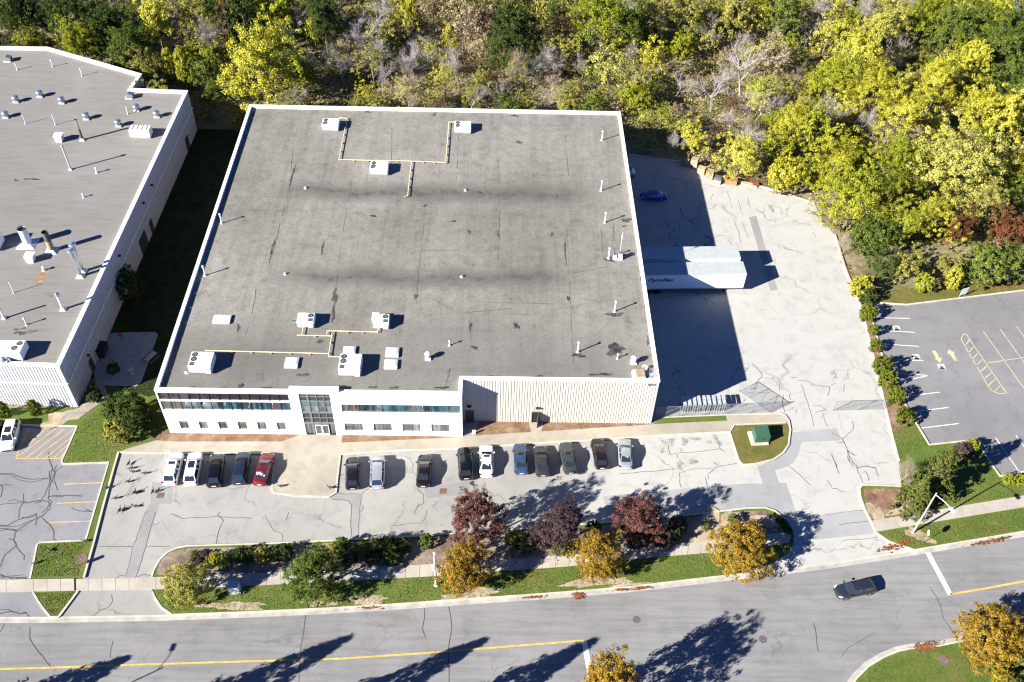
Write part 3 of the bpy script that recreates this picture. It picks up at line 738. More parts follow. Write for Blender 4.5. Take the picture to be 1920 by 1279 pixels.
def basin(px, py, lab, m):
    c = G(px, py); mb = MB().box(-.45, .45, -.42, .42, -0.1, 0.022)
    e = thing('catch_basin', lab, 'drain', (c.x, c.y, 0.0))
    mb.build('frame', m, e)
    gb = MB()
    for k in range(6): gb.box(-.38, .38, -.36 + k * .13, -.28 + k * .13, 0.022, 0.034)
    gb.build('grate', M['rust'], e)
basin(831, 921, 'square rusty drain grate in the lot below the black sedan', M['rusty_iron'])
basin(301, 929, 'square reddish drain grate in the lot behind the white SUVs', M['rusty_iron'])
# leaf litter in the gutters (nobody could count it)
lb = MB(); rg = random.Random(4)
for (px, py, n, rx, ry, rot) in [(1084, 1118, 150, .55, .42, 0), (1690, 1022, 130, 1.6, .5, .35), (1665, 1028, 60, 1.6, .35, .3), (1735, 1213, 170, 1.7, .45, .2), (1838, 1020, 90, 1.4, .22, .25), (1872, 1013, 90, 1.3, .22, .25), (1165, 1107, 60, 1.0, .2, .1), (1200, 1104, 40, 1.5, .2, .1), (1000, 1121, 40, 1.5, .2, .1), (690, 1141, 30, 2, .2, .05), (1860, 995, 20, 2, .4, .2), (1410, 338, 160, 3.2, .45, -.35), (1480, 366, 120, 3.5, .5, -.3), (1590, 505, 90, .5, 3.5, .1), (1330, 325, 60, 2, .4, -.3), (1900, 535, 150, 4, .6, .15), (869, 1095, 110, 3.2, 1.6, .1), (1120, 1075, 110, 3.0, 1.4, .1), (1395, 1055, 120, 3.4, 1.5, .15), (1840, 1225, 120, 3.6, 2.2, .2), (900, 1010, 90, 3.0, 2.0, .1), (1060, 1035, 80, 3.0, 1.6, .1), (1215, 1015, 90, 3.0, 1.6, .1), (960, 1085, 60, 4, 1.0, .1), (360, 1120, 60, 2.5, 1.2, 0), (600, 1110, 60, 2.5, 1.2, 0)]:
    c = G(px, py)
    for _ in range(n):
        x, y = rg.gauss(0, .5) * rx, rg.gauss(0, .5) * ry
        X, Y = c.x + x * math.cos(rot) - y * math.sin(rot), c.y + x * math.sin(rot) + y * math.cos(rot)
        a = rg.uniform(0, 6.28); s = rg.uniform(.06, .13); z = 0.14 + rg.uniform(0, .06) * (1 - min(1, (x / rx) ** 2 + (y / ry) ** 2))
        lb.add([(X + s * math.cos(a + t), Y + s * math.sin(a + t), z + rg.uniform(-.02, .03)) for t in (0, 1.57, 3.14, 4.71)], [(0, 1, 2, 3)])
tag(lb.build('leaf_litter', M['leaf_litter']), 'brown and rust fallen leaves gathered along the kerbs', 'fallen leaves', kind='stuff')

# =================================================================== BUILDINGS
BW, BD, BA, BB, BH = 63.74, 64.418, 38.43, 2.55, 8.8
ROOF = 8.32
def rect_wall(mb, u0, u1, v0, v1, holes, place):
    us = sorted({u0, u1, *[h[0] for h in holes], *[h[1] for h in holes]})
    vs_ = sorted({v0, v1, *[h[2] for h in holes], *[h[3] for h in holes]})
    for i in range(len(us) - 1):
        for j in range(len(vs_) - 1):
            cu, cv = (us[i] + us[i + 1]) / 2, (vs_[j] + vs_[j + 1]) / 2
            if any(h[0] < cu < h[1] and h[2] < cv < h[3] for h in holes): continue
            mb.quad(*[place(u, v, 0) for u, v in ((us[i], vs_[j]), (us[i + 1], vs_[j]), (us[i + 1], vs_[j + 1]), (us[i], vs_[j + 1]))])
    for (a, b_, c, d) in holes:
        D = 0.14
        P = [(a, c), (b_, c), (b_, d), (a, d)]
        for k in range(4):
            p, q = P[k], P[(k + 1) % 4]
            mb.quad(place(p[0], p[1], 0), place(p[0], p[1], D), place(q[0], q[1], D), place(q[0], q[1], 0))
front = lambda u, v, d: (u, d, v)

bld = thing('industrial_building', 'large flat-roofed industrial building with white two-storey office front and ribbed wall', 'building')
# --- roof membrane
mr, nt, b = base_mat('gravel_roof', 0.92, 0.2)
P = obj_pos(nt)
n1 = noise(nt, P, 0.06, 4, 0.6, 0.3); n2 = noise(nt, P, 0.7, 7, 0.75); n3 = noise(nt, P, 6.0, 6, 0.85)
sv = noise(nt, scale_vec(nt, P, (0.9, 0.045, 1)), 1.0, 6, 0.7)
sh = noise(nt, scale_vec(nt, P, (0.05, 0.7, 1)), 1.0, 5, 0.7)
n4 = noise(nt, P, 2.2, 6, 0.85, 0.5)
col = ramp(nt, n1, [(0.3, (0.150, 0.142, 0.124)), (0.7, (0.232, 0.220, 0.194))])
col = mixc(nt, 1.0, col, ramp(nt, n2, [(0.27, 0.62), (0.46, 1.0), (0.75, 1.2)]), 'MULTIPLY')
col = mixc(nt, 1.0, col, ramp(nt, sv, [(0.3, 0.82), (0.5, 1.0), (0.7, 1.1)]), 'MULTIPLY')
col = mixc(nt, 1.0, col, ramp(nt, sh, [(0.28, 0.86), (0.45, 1.0)]), 'MULTIPLY')
col = mixc(nt, 1.0, col, ramp(nt, n3, [(0.2, 0.45), (0.5, 1.0), (0.8, 1.6)]), 'MULTIPLY')
col = mixc(nt, 1.0, col, ramp(nt, n4, [(0.25, 0.7), (0.5, 1.0), (0.75, 1.2)]), 'MULTIPLY')
# ponding bands, wear of the membrane
sx = nt.nodes.new('ShaderNodeSeparateXYZ'); nt.links.new(P, sx.inputs[0])
def band(y0, hw, x0, x1, dark):
    def mth(op, a, b_=None, clamp=False):
        m_ = nt.nodes.new('ShaderNodeMath'); m_.operation = op; m_.use_clamp = clamp
        for i, v in enumerate((a, b_)):
            if v is None: continue
            if hasattr(v, 'is_linked'): nt.links.new(v, m_.inputs[i])
            else: m_.inputs[i].default_value = v
        return m_.outputs[0]
    w = mth('MULTIPLY', mth('SUBTRACT', noise(nt, P, 0.12, 4), 0.5), 5.0)
    dy = mth('ABSOLUTE', mth('ADD', mth('SUBTRACT', sx.outputs[1], y0), w))
    fy = mth('SUBTRACT', 1.0, mth('DIVIDE', dy, hw), True)
    xa = mth('DIVIDE', mth('SUBTRACT', sx.outputs[0], x0), 7.0, True)
    xb = mth('DIVIDE', mth('SUBTRACT', x1, sx.outputs[0]), 7.0, True)
    f = mth('MULTIPLY', mth('MULTIPLY', fy, xa), xb)
    f = mth('MULTIPLY', f, mth('MULTIPLY', mth('SUBTRACT', n2, 0.22), 2.6, True))
    f = mth('MULTIPLY', f, mth('ADD', 0.55, sv))
    return mth('MULTIPLY', f, dark, True)
yb1, yb2, yb3 = G(800, 362, ROOF).y, G(800, 521, ROOF).y, G(540, 330, ROOF).y
col = mixc(nt, band(yb1, 2.8, 6, 60, 0.85), col, (0.055, 0.052, 0.047))
col = mixc(nt, band(yb2, 2.6, 10, 56, 0.8), col, (0.055, 0.052, 0.047))
col = mixc(nt, band(5.0, 11.0, -20, 62, 0.62), col, (0.095, 0.092, 0.088))
nt.links.new(col, b.inputs['Base Color'])
bp = nt.nodes.new('ShaderNodeBump'); bp.inputs['Strength'].default_value = 0.5; bp.inputs['Distance'].default_value = 0.05
nt.links.new(n3, bp.inputs['Height']); nt.links.new(bp.outputs[0], b.inputs['Normal'])
M['roof'] = mr
OUT = [(0, 0), (BA, 0), (BA, BB), (BW, BB), (BW, BD), (0, BD)]
def inset(P, d):
    n = len(P); out = []
    for i in range(n):
        a, p, c = Vector(P[i - 1]), Vector(P[i]), Vector(P[(i + 1) % n])
        e0, e1 = (p - a).normalized(), (c - p).normalized()
        n0, n1_ = Vector((-e0.y, e0.x)), Vector((-e1.y, e1.x))
        k = (n0 + n1_) / (1 + n0.dot(n1_))
        out.append((p.x + k.x * d, p.y + k.y * d))
    return out
MB().prism(inset(OUT, 0.34), ROOF - 0.4, ROOF).build('roof', M['roof'], bld)
def coping(Pout, z0, z1, w, parent, m, inner_z, over_=0.05, seg=3.0):
    """parapet: inner face, then metal coping lengths with hairline joints"""
    n = len(Pout); O, I = inset(Pout, -over_), inset(Pout, w)
    inn = MB(); Ib = inset(Pout, w - 0.04)
    for i in range(n):
        j = (i + 1) % n
        inn.quad((*Ib[i], inner_z - .05), (*Ib[i], z0 + 0.02), (*Ib[j], z0 + 0.02), (*Ib[j], inner_z - .05))
    inn.build('parapet', m, parent)
    mb = MB()
    for i in range(n):
        j = (i + 1) % n
        a, b_, c, d = Vector(O[i]), Vector(O[j]), Vector(I[j]), Vector(I[i])
        k = max(1, round((b_ - a).length / seg))
        for s in range(k):
            t0, t1 = s / k + 0.0006, (s + 1) / k - 0.0006
            q = [a.lerp(b_, t0), a.lerp(b_, t1), d.lerp(c, t1), d.lerp(c, t0)]
            vv = [(p.x, p.y, z0) for p in q] + [(p.x, p.y, z1) for p in q]
            mb.add(vv, [(0, 3, 2, 1), (4, 5, 6, 7), (0, 1, 5, 4), (1, 2, 6, 5), (2, 3, 7, 6), (3, 0, 4, 7)])
    return mb.build('coping', m, parent)
coping(OUT, BH - 0.24, BH, 0.44, bld, M['coping'], ROOF)
# entrance bay parapet, a little higher
eb = MB().box(16.75, 23.0, -0.06, 0.62, BH + 0.003, BH + 0.38)
eb.build('coping', M['coping'], bld)
# --- white office front with its openings
ribL = (0.2, 16.57, 4.92, 8.26); ribR = (23.05, 38.2, 4.87, 6.42); ent = (17.87, 21.8, 0.125, 8.35)
sq = [(x, x + 1.12, 1.06, 2.62) for x in (1.64, 4.16, 6.68, 9.2, 11.72, 14.24)]
wd = [(x, x + 2.36, 1.04, 2.58) for x in (23.06, 26.83, 30.6, 34.37)]
mb = MB(); rect_wall(mb, 0, BA, -0.2, BH - 0.24, [ribL, ribR, ent] + sq + wd, front)
mb.quad((BA, 0, -0.2), (BA, BB, -0.2), (BA, BB, BH - 0.24), (BA, 0, BH - 0.24))
mb.build('wall', M['white_wall'], bld)
def pane(parent, a, b_, c, d, m, y=0.14, name='pane'):
    mb = MB().quad((a, y, c), (b_, y, c), (b_, y, d), (a, y, d)); return mb.build(name, m, parent)
rv = random.Random(11)
WV = [M['window'], glassmat('window_glass_blinds', (0.12, 0.15, 0.15), 0.16, 0.02, var=(3.5, 1, 0.08)), glassmat('window_glass_teal', (0.03, 0.07, 0.085), 0.22, 0.02, var=(2.0, 1, 0.1)), glassmat('window_glass_brown', (0.06, 0.052, 0.042), 0.16, 0.02, var=(4, 1, 0.2))]
def window(hole, cols, frame='frame_grey', order=None, t=0.05, rows=None):
    a, b_, c, d = hole
    fr = MB()
    for (x0, x1, z0, z1) in ((a, b_, c, c + t), (a, b_, d - t, d), (a, a + t, c + t, d - t), (b_ - t, b_, c + t, d - t)): fr.box(x0, x1, 0.09, 0.139, z0, z1)
    w = (b_ - a - 2 * t) / cols
    for k in range(1, cols): fr.box(a + t + k * w - t / 2, a + t + k * w + t / 2, 0.09, 0.139, c + t, d - t)
    o = fr.build('window', M[frame], bld)
    for k in range(cols):
        m = (order[k % len(order)] if order else rv.choice(WV))
        pane(o, a + t + k * w, a + t + (k + 1) * w, c + t, d - t, m)
    return o
fr = MB()
a, b_, c, d = ribL
w13 = (b_ - a) / 13
o = MB().box(a, b_, 0.02, 0.139, 6.60, 6.88).build('window', M['frame_white'], bld)
mul = [MB().box(-.035, .035, 0.07, 0.139, c, 6.60).mesh('mullion'), MB().box(-.045, .045, 0.07, 0.139, 6.88, d).mesh('mullion')]
for me in mul: me.materials.append(M['dark_metal'])
for k in range(1, 13):
    for me in mul: link('mullion', me, o).location = (a + k * w13, 0, 0)
for k in range(13):
    pane(o, a + k * w13, a + (k + 1) * w13, 6.88, d, M['spandrel'], name='spandrel')
    pane(o, a + k * w13, a + (k + 1) * w13, c, 6.60, [WV[3], WV[3], WV[2], WV[0], WV[2], WV[0], WV[2], WV[2], WV[0], WV[2], WV[2], WV[0], WV[2]][k])
window(ribR, 12, order=[WV[3], WV[3], WV[2], WV[0], WV[2], WV[2], WV[2], WV[0], WV[2], WV[2], WV[2], WV[2]], t=0.04)
for i, h in enumerate(sq): window(h, 1, order=[[WV[0], WV[1], WV[3], WV[3], WV[1], WV[1]][i]])
for i, h in enumerate(wd): window(h, 2, order=[WV[1], WV[0]] if i % 2 else [WV[0], WV[1]], t=0.04)
# entrance curtain wall
a, b_, c, d = ent
cwf = MB()
XS = [17.87, 18.8, 19.03, 20.0, 20.9, 21.8]
ZS = [8.35, 7.86, 7.72, 7.0, 6.8, 5.86, 5.72, 4.86, 4.45, 3.66, 3.52, 2.7]
for z0, z1 in ((7.74, 7.84), (6.82, 6.98), (5.74, 5.84), (4.50, 4.84), (3.54, 3.64), (2.3, 2.68), (8.30, 8.349)): cwf.box(a, b_, 0.05, 0.138, z0, z1)
for x0, x1 in ((18.80, 19.03), (19.98, 20.06), (20.9, 20.98), (17.872, 17.92), (21.75, 21.798)): cwf.box(x0, x1, 0.04, 0.137, 0.125, 8.30)
cw = cwf.build('entrance_glazing', M['frame_grey'], bld)
cols_ = [(17.92, 18.80), (19.03, 19.98), (20.06, 20.9), (20.98, 21.75)]
for (z0, z1, dark) in ((7.84, 8.30, 1), (6.98, 7.74, 1), (5.84, 6.82, 0), (4.84, 5.74, 0), (3.64, 4.50, 1), (2.68, 3.54, 1)):
    for x0, x1 in cols_:
        pane(cw, x0, x1, z0, z1, M['spandrel'] if dark else WV[(int(x0 * 3 + z0)) % 3])
pane(cw, 17.92, 18.9, 0.13, 2.3, WV[0]); pane(cw, 21.15, 21.75, 0.13, 2.3, WV[0])
for x0, x1 in ((19.15, 20.02), (20.06, 20.95)):
    dr = MB()
    for q in ((x0, x0 + .09, 0.13, 2.1), (x1 - .09, x1, 0.13, 2.1), (x0 + .09, x1 - .09, 0.13, 0.3), (x0 + .09, x1 - .09, 2.0, 2.1)): dr.box(q[0], q[1], 0.02, 0.10, q[2], q[3])
    dd = dr.build('door', M['frame_white'], bld)
    pane(dd, x0 + .09, x1 - .09, 0.3, 2.0, M['window'], 0.06)
    MB().box((x1 - .2) if x0 < 20 else (x0 + .12), (x1 - .14) if x0 < 20 else (x0 + .18), -0.03, 0.02, 0.9, 1.3).build('handle', M['galv'], dd)
# --- ribbed precast panels (recessed front)
def rib_panel(width, h, m, nrib, depth=0.15, r0=.30, r1=.86):
    mb = MB().box(0.012, width - 0.012, 0.06, 0.30, 0, h)
    p = width / nrib
    for k in range(nrib):
        x0, x1 = k * p + p * r0, k * p + p * r1
        if k == 0: x0 = max(x0, 0.04)
        vv = [(x0 - p * .06, 0.06, 0), (x1 + p * .06, 0.06, 0), (x1, 0.06 - depth, 0), (x0, 0.06 - depth, 0)]
        vv += [(v[0], v[1], h - 0.001) for v in vv]
        mb.add(vv, [(0, 3, 7, 4), (3, 2, 6, 7), (2, 1, 5, 6), (4, 7, 6, 5), (0, 1, 2, 3)])
    return mb.mesh('wall_panel')
n_p = 8; pw = (BW - BA) / n_p
pm = rib_panel(pw, BH - 0.25 + 0.2, None, 9, .07, .22, .90)
pm.materials.append(M['rib_concrete'])
for k in range(n_p):
    o = link('wall_panel', pm, bld); o.location = (BA + k * pw, BB, -0.2)
# other sides: the same ribbed panels joined, turned to their wall
def ribbed_run(name, L, h, pitch, place, m, parent, depth=0.08):
    mb = MB(); n = int(round(L / pitch)); p = L / n
    for k in range(n):
        u0, u1, u2, u3 = k * p, k * p + p * .25, k * p + p * .32, k * p + p * .93
        for (ua, da, ub, db) in ((u0, 0, u1, 0), (u1, 0, u2, depth), (u2, depth, u3, depth), (u3, depth, u0 + p, 0)):
            mb.quad(place(ua, 0, da), place(ub, 0, db), place(ub, h, db), place(ua, h, da))
    return mb.build(name, m, parent)
ribbed_run('wall', BD - BB, BH - .25, 0.8, lambda u, v, d: (BW - 0.07 + d * .5, BB + u, v), M['rib_concrete'], bld)
ribbed_run('wall', BD, BH - .25, 0.8, lambda u, v, d: (0.02 - d * .5, BD - u, v), M['side_low_bounce'], bld)
ribbed_run('wall', BW, BH - .25, 0.8, lambda u, v, d: (BW - u, BD - 0.05 + d * .5, v), M['rib_concrete'], bld)
# doors, lamps and number of the recessed wall
def steel_door(x0, x1, z1, ajar=0.0):
    fr = MB()
    for q in ((x0 - .08, x0, 0.13, z1 + .08), (x1, x1 + .08, 0.13, z1 + .08), (x0, x1, z1, z1 + .08)): fr.box(q[0], q[1], BB - 0.12, BB + 0.05, q[2], q[3])
    if not ajar:
        dd = MB().box(x0, x1, BB - 0.10, BB - 0.04, 0.13, z1).build('door', M['door_dark'], bld)
        fr.build('frame', M['door_grey'], dd)
        MB().box(x1 - .14, x1 - .06, BB - 0.16, BB - 0.10, 1.05, 1.15).build('handle', M['galv'], dd)
    else:
        rec = MB().box(x0, x1, BB - 0.045, BB - 0.035, 0.13, z1).build('doorway', M['black'], bld)
        fr.build('frame', M['door_grey'], rec)
        ca, sa = math.cos(ajar), math.sin(ajar); W_ = x1 - x0
        def rp(u, t): return (x1 - u * ca - t * sa, BB - 0.05 - u * sa + t * ca)
        q = [rp(0, 0), rp(W_, 0), rp(W_, 0.05), rp(0, 0.05)]
        dd = MB().prism([Vector((p[0], p[1], 0)) for p in q], 0.14, z1).build('door', M['door_grey'], bld)
        p = rp(W_ - .1, -0.05); MB().box(p[0] - .04, p[0] + .04, p[1] - .03, p[1] + .03, 1.05, 1.15).build('handle', M['galv'], dd)
steel_door(38.78, 39.8, 2.35)
steel_door(47.62, 48.62, 2.30, RAD(72))
for x, z in ((39.25, 3.3), (48.3, 3.15)):
    mb = MB().box(x - .28, x + .28, BB - 0.32, BB - 0.035, z, z + .2)
    l = mb.build('wall_lamp', M['dark_metal'], bld)
    MB().box(x - .24, x + .24, BB - 0.30, BB - 0.10, z - .05, z - .001).build('lens', M['frame_white'], l)
def text(name, s, size, m, parent, loc, rot, shear=0.0, ext=0.006, sx=1.0, off=0.0):
    cu = bpy.data.curves.new(name, 'FONT')
    cu.body = s; cu.size = size; cu.extrude = ext; cu.shear = shear; cu.offset = off
    cu.materials.append(m)
    o = bpy.data.objects.new(name, cu); COL.objects.link(o)
    bpy.context.view_layer.update()
    me = bpy.data.meshes.new_from_object(o.evaluated_get(bpy.context.evaluated_depsgraph_get()))
    bpy.data.objects.remove(o, do_unlink=True)
    if not me.materials: me.materials.append(m)
    o = bpy.data.objects.new(name, me); COL.objects.link(o)
    o.location = loc; o.rotation_euler = rot; o.scale = (sx, 1, 1)
    if parent: o.parent = parent
    return o
text('house_number', '810', 0.58, M['letters_grey'], bld, (62.35, BB - 0.05, 7.9), (RAD(90), 0, 0), sx=1.05, off=0.012)
# roof repairs: tar patches and seams (flat, countless)
mb = MB()
for i, (px, py, rx, ry) in enumerate([(973, 267, .55, .35), (897, 361, .5, .35), (797, 386, .35, .3), (1175, 413, .8, .5), (1171, 424, .3, .2), (850, 415, .4, .3), (628, 555, .35, 1.6), (625, 590, .3, 1.3), (568, 703, .7, .3), (451, 725, .3, .6), (447, 615, .25, .7), (1154, 655, 1.3, .9), (1142, 487, .9, .4),
        (890, 652, .5, .3), (780, 556, .25, .6), (970, 612, .3, .5), (882, 613, .2, .8), (935, 440, .2, 1.1), (965, 610, .2, .5), (1153, 590, 1.0, .5), (1085, 666, .8, .4), (1066, 560, .2, .6), (1060, 470, .15, 2.5), (605, 465, .2, 1.2), (700, 405, .6, .2), (880, 435, .3, .4), (1035, 439, .2, .6), (548, 330, .2, 2.5), (510, 470, .2, 2.2), (600, 640, .5, .3),
        (1190, 400, .25, .7), (1200, 480, .25, .9), (1205, 520, .3, 1.2), (1212, 580, .25, .8), (1215, 640, .2, .7), (830, 727, .8, .25), (740, 727, .6, .2), (700, 726, .5, .2), (640, 724, .6, .2), (500, 727, .6, .2), (370, 727, .8, .2), (420, 728, .5, .2), (1128, 702, 1.4, .25), (1010, 706, .6, .25), (925, 706, .6, .2), (1090, 214, .8, .2), (965, 217, .8, .25), (690, 210, .5, .3), (815, 215, .3, .5), (475, 215, .2, .6)]):
    c = G(px, py, ROOF)
    mb.poly(blob(c, rx, ry, 300 + i, 16, 0, 0.55), ROOF + 0.004 + 0.0003 * (i % 9))
t_ = mb.build('tar_patch', M['tar'], bld); t_['kind'] = 'stuff'
mb = MB(); rg = random.Random(21)
for k, L in enumerate([[(1066, 330), (1056, 210)], [(1063, 430), (1068, 520), (1071, 600), (1076, 690)], [(548, 335), (530, 400), (505, 500)], [(660, 340), (640, 450), (628, 560)], [(935, 300), (936, 420), (934, 500)], [(795, 420), (786, 500), (780, 570)], [(880, 600), (884, 640)], [(480, 540), (475, 580), (460, 630)], [(810, 560), (860, 588), (960, 578)], [(1095, 562), (1190, 566)], [(900, 566), (1040, 570)],
        [(838, 700), (845, 690), (836, 722)], [(1150, 425), (1152, 480)], [(1128, 430), (1130, 480), (1138, 490)], [(940, 220), (948, 232), (970, 226)], [(940, 220), (972, 219)], [(813, 212), (808, 225)], [(790, 470), (860, 470)], [(1060, 515), (1140, 500)], [(550, 280), (545, 320)], [(735, 240), (733, 330)], [(860, 250), (856, 340)], [(480, 703), (492, 700), (492, 710), (480, 711), (480, 703)], [(1142, 646), (1166, 646), (1166, 668), (1142, 668), (1142, 646)]]):
    P_ = pts(L, ROOF); Q = []
    for i in range(len(P_) - 1):
        n = max(2, int((P_[i + 1] - P_[i]).length / 0.8))
        Q += [P_[i].lerp(P_[i + 1], j / n) + Vector((rg.uniform(-.06, .06), rg.uniform(-.06, .06), 0)) for j in range(n)]
    Q.append(P_[-1])
    i0 = 0
    while i0 < len(Q) - 1:
        i1 = min(len(Q) - 1, i0 + rg.randint(2, 7))
        ribbon(mb, Q[i0:i1 + 1], rg.uniform(.03, .085), ROOF + 0.008 + 0.0002 * k)
        i0 = i1 + (rg.randint(0, 3) if len(Q) > 8 else 0)
t_ = mb.build('seam', M['tar'], bld); t_['kind'] = 'stuff'

# ------------------------------------------------------------------ neighbouring building
NH = 8.1; NR = 7.65
nb_ = thing('neighbour_building', 'neighbouring flat-roofed building with pale ribbed walls and many roof vents', 'building')
SE, NE, IN1, IN2, NW1 = (G(111, 687, NH), G(352, 169.7, NH), G(247, 165.4, NH), G(265.5, 138.5, NH), G(89, 88, NH))
SW = SE + (SE - G(0, 679, NH)).normalized() * 70
NW2 = NW1 + Vector((-55, -1, 0)); 
SWp = Vector((SE.x - 75, G(0, 681, NH).y + (G(0, 681, NH).y - SE.y) * 5, 0))
NO = [(p.x, p.y) for p in (SWp, SE, NE, IN1, IN2, NW1, NW2)]
mr2, nt, b = base_mat('neighbour_roof', 0.92, 0.2)
P = obj_pos(nt)
n1 = noise(nt, P, 0.05, 4, 0.6, 0.3); n2 = noise(nt, scale_vec(nt, P, (0.25, 1.6, 1)), 1.0, 6, 0.75); n3 = noise(nt, P, 6.0, 6, 0.85)
sh = noise(nt, scale_vec(nt, P, (0.22, 5.0, 1)), 1.0, 4, 0.7)
col = ramp(nt, n1, [(0.3, (0.172, 0.163, 0.150)), (0.7, (0.222, 0.212, 0.195))])
col = mixc(nt, 1.0, col, ramp(nt, n2, [(0.28, 0.8), (0.5, 1.0), (0.75, 1.08)]), 'MULTIPLY')
col = mixc(nt, 1.0, col, ramp(nt, sh, [(0.26, 0.6), (0.36, 1.0)]), 'MULTIPLY')
col = mixc(nt, 1.0, col, ramp(nt, n3, [(0.2, 0.7), (0.5, 1.0), (0.8, 1.28)]), 'MULTIPLY')
nt.links.new(col, b.inputs['Base Color'])
bp = nt.nodes.new('ShaderNodeBump'); bp.inputs['Strength'].default_value = 0.4; bp.inputs['Distance'].default_value = 0.04
nt.links.new(n3, bp.inputs['Height']); nt.links.new(bp.outputs[0], b.inputs['Normal'])
MB().prism(inset(NO, 0.4), NR - 0.4, NR).build('roof', mr2, nb_)
coping(NO, NH - 0.22, NH, 0.55, nb_, M['coping'], NR)
def wall_run(A, B, h, ztop, pitch, m, band_z):
    A, B = Vector((A.x, A.y, 0)), Vector((B.x, B.y, 0))
    d = (B - A); L = d.length; d.normalize(); n = Vector((d.y, -d.x, 0))
    npn = max(1, round(L / 3.2)); wpn = L / npn
    me = rib_panel(wpn, h, None, max(3, round(wpn / pitch)))
    me.materials.append(m)
    ang = math.atan2(d.y, d.x)
    for k in range(npn):
        o = link('wall_panel', me, nb_); p = A + d * (k * wpn) - n * 0.10
        o.location = (p.x, p.y, ztop - h); o.rotation_euler = (0, 0, ang)
    if band_z:
        mb = MB(); mb.bar(A + n * 0.03 + Vector((0, 0, band_z)), B + n * 0.03 + Vector((0, 0, band_z)), 0.14, 0.24)
        mb.build('wall_band', M['coping'], nb_)
wall_run(Vector((SE.x - 38.4, SE.y + (SWp.y - SE.y) * 38.4 / 75, 0)), SE, NH + .1, NH - .22, 0.4, M['rib_pale'], 4.6)
wall_run(SE, NE, NH + .1, NH - .22, 0.4, M['rib_pale'], 4.6)
for A, B in ((NE, IN1), (IN1, IN2), (IN2, NW1)): wall_run(A, B, NH + .1, NH - .22, 0.8, M['rib_pale'], None)
# doors and openings of the shaded side
dE = (NE - SE); dE.z = 0; LE = dE.length; dE.normalize(); nE = Vector((dE.y, -dE.x, 0))
def side_opening(t, w, z0, z1, m, name, handle=False):
    p = SE + dE * t; p.z = 0
    mb = MB(); q = [p, p + dE * w, p + dE * w + nE * .05, p + nE * .05]
    mb.prism([v + nE * 0.02 for v in q], z0, z1); o = mb.build(name, m, nb_)
    if handle: MB().bar(p + dE * .2 + nE * .1 + Vector((0, 0, 1.1)), p + dE * .35 + nE * .1 + Vector((0, 0, 1.1)), .05).build('handle', M['galv'], o)
    return o
def east_t(px, py):  # distance along the wall foot
    q = G(px, py); return (Vector((q.x, q.y, 0)) - Vector((SE.x, SE.y, 0))).dot(dE)
side_opening(east_t(266, 480), 3.0, 0.1, 2.9, M['door_dark'], 'loading_door')
side_opening(east_t(284, 440), 1.2, 0.1, 2.4, M['door_dark'], 'door', True)
side_opening(east_t(350, 285), 1.6, 0.1, 2.6, M['door_dark'], 'door', True)
side_opening(east_t(180, 700), 1.1, 0.1, 2.2, M['door_dark'], 'door', True)
for t in (east_t(180, 700) + .5, LE * .36, LE * .55, LE * .62):
    p = SE + dE * t; p.z = 0
    MB().box(-.18, .18, -.15, .15, 0, .22).build('wall_lamp', M['dark_metal'], nb_).location = (p.x + nE.x * .15, p.y + nE.y * .15, 3.0 if t < LE * .3 else 6.2)

# =================================================================== ROOF EQUIPMENT
def at_roof(px, py, dz=0.0, roof=None):
    return G(px, py, (ROOF if roof is None else roof) + dz)
_fan_ring = MB(); _fan_ring.ring((0, 0, 0.0), 0.30, 0.40, 20)
_fan = MB()
for k in range(5):
    a = k * 1.2566
    _fan.add([(0.05 * math.cos(a), 0.05 * math.sin(a), 0.004), (0.3 * math.cos(a), 0.3 * math.sin(a), 0.004), (0.3 * math.cos(a + .55), 0.3 * math.sin(a + .55), 0.012), (0.08 * math.cos(a + .8), 0.08 * math.sin(a + .8), 0.012)], [(0, 1, 2, 3)])
_fan.disc((0, 0, 0.013), 0.08, 10)
_well = MB().disc((0, 0, 0.002), 0.37, 20)
fan_me, ring_me, well_me = _fan.mesh('fan'), _fan_ring.mesh('guard'), _well.mesh('fan_well')
for me, m in ((fan_me, M['frame_grey']), (ring_me, M['dark_metal']), (well_me, M['black'])): me.materials.append(m)
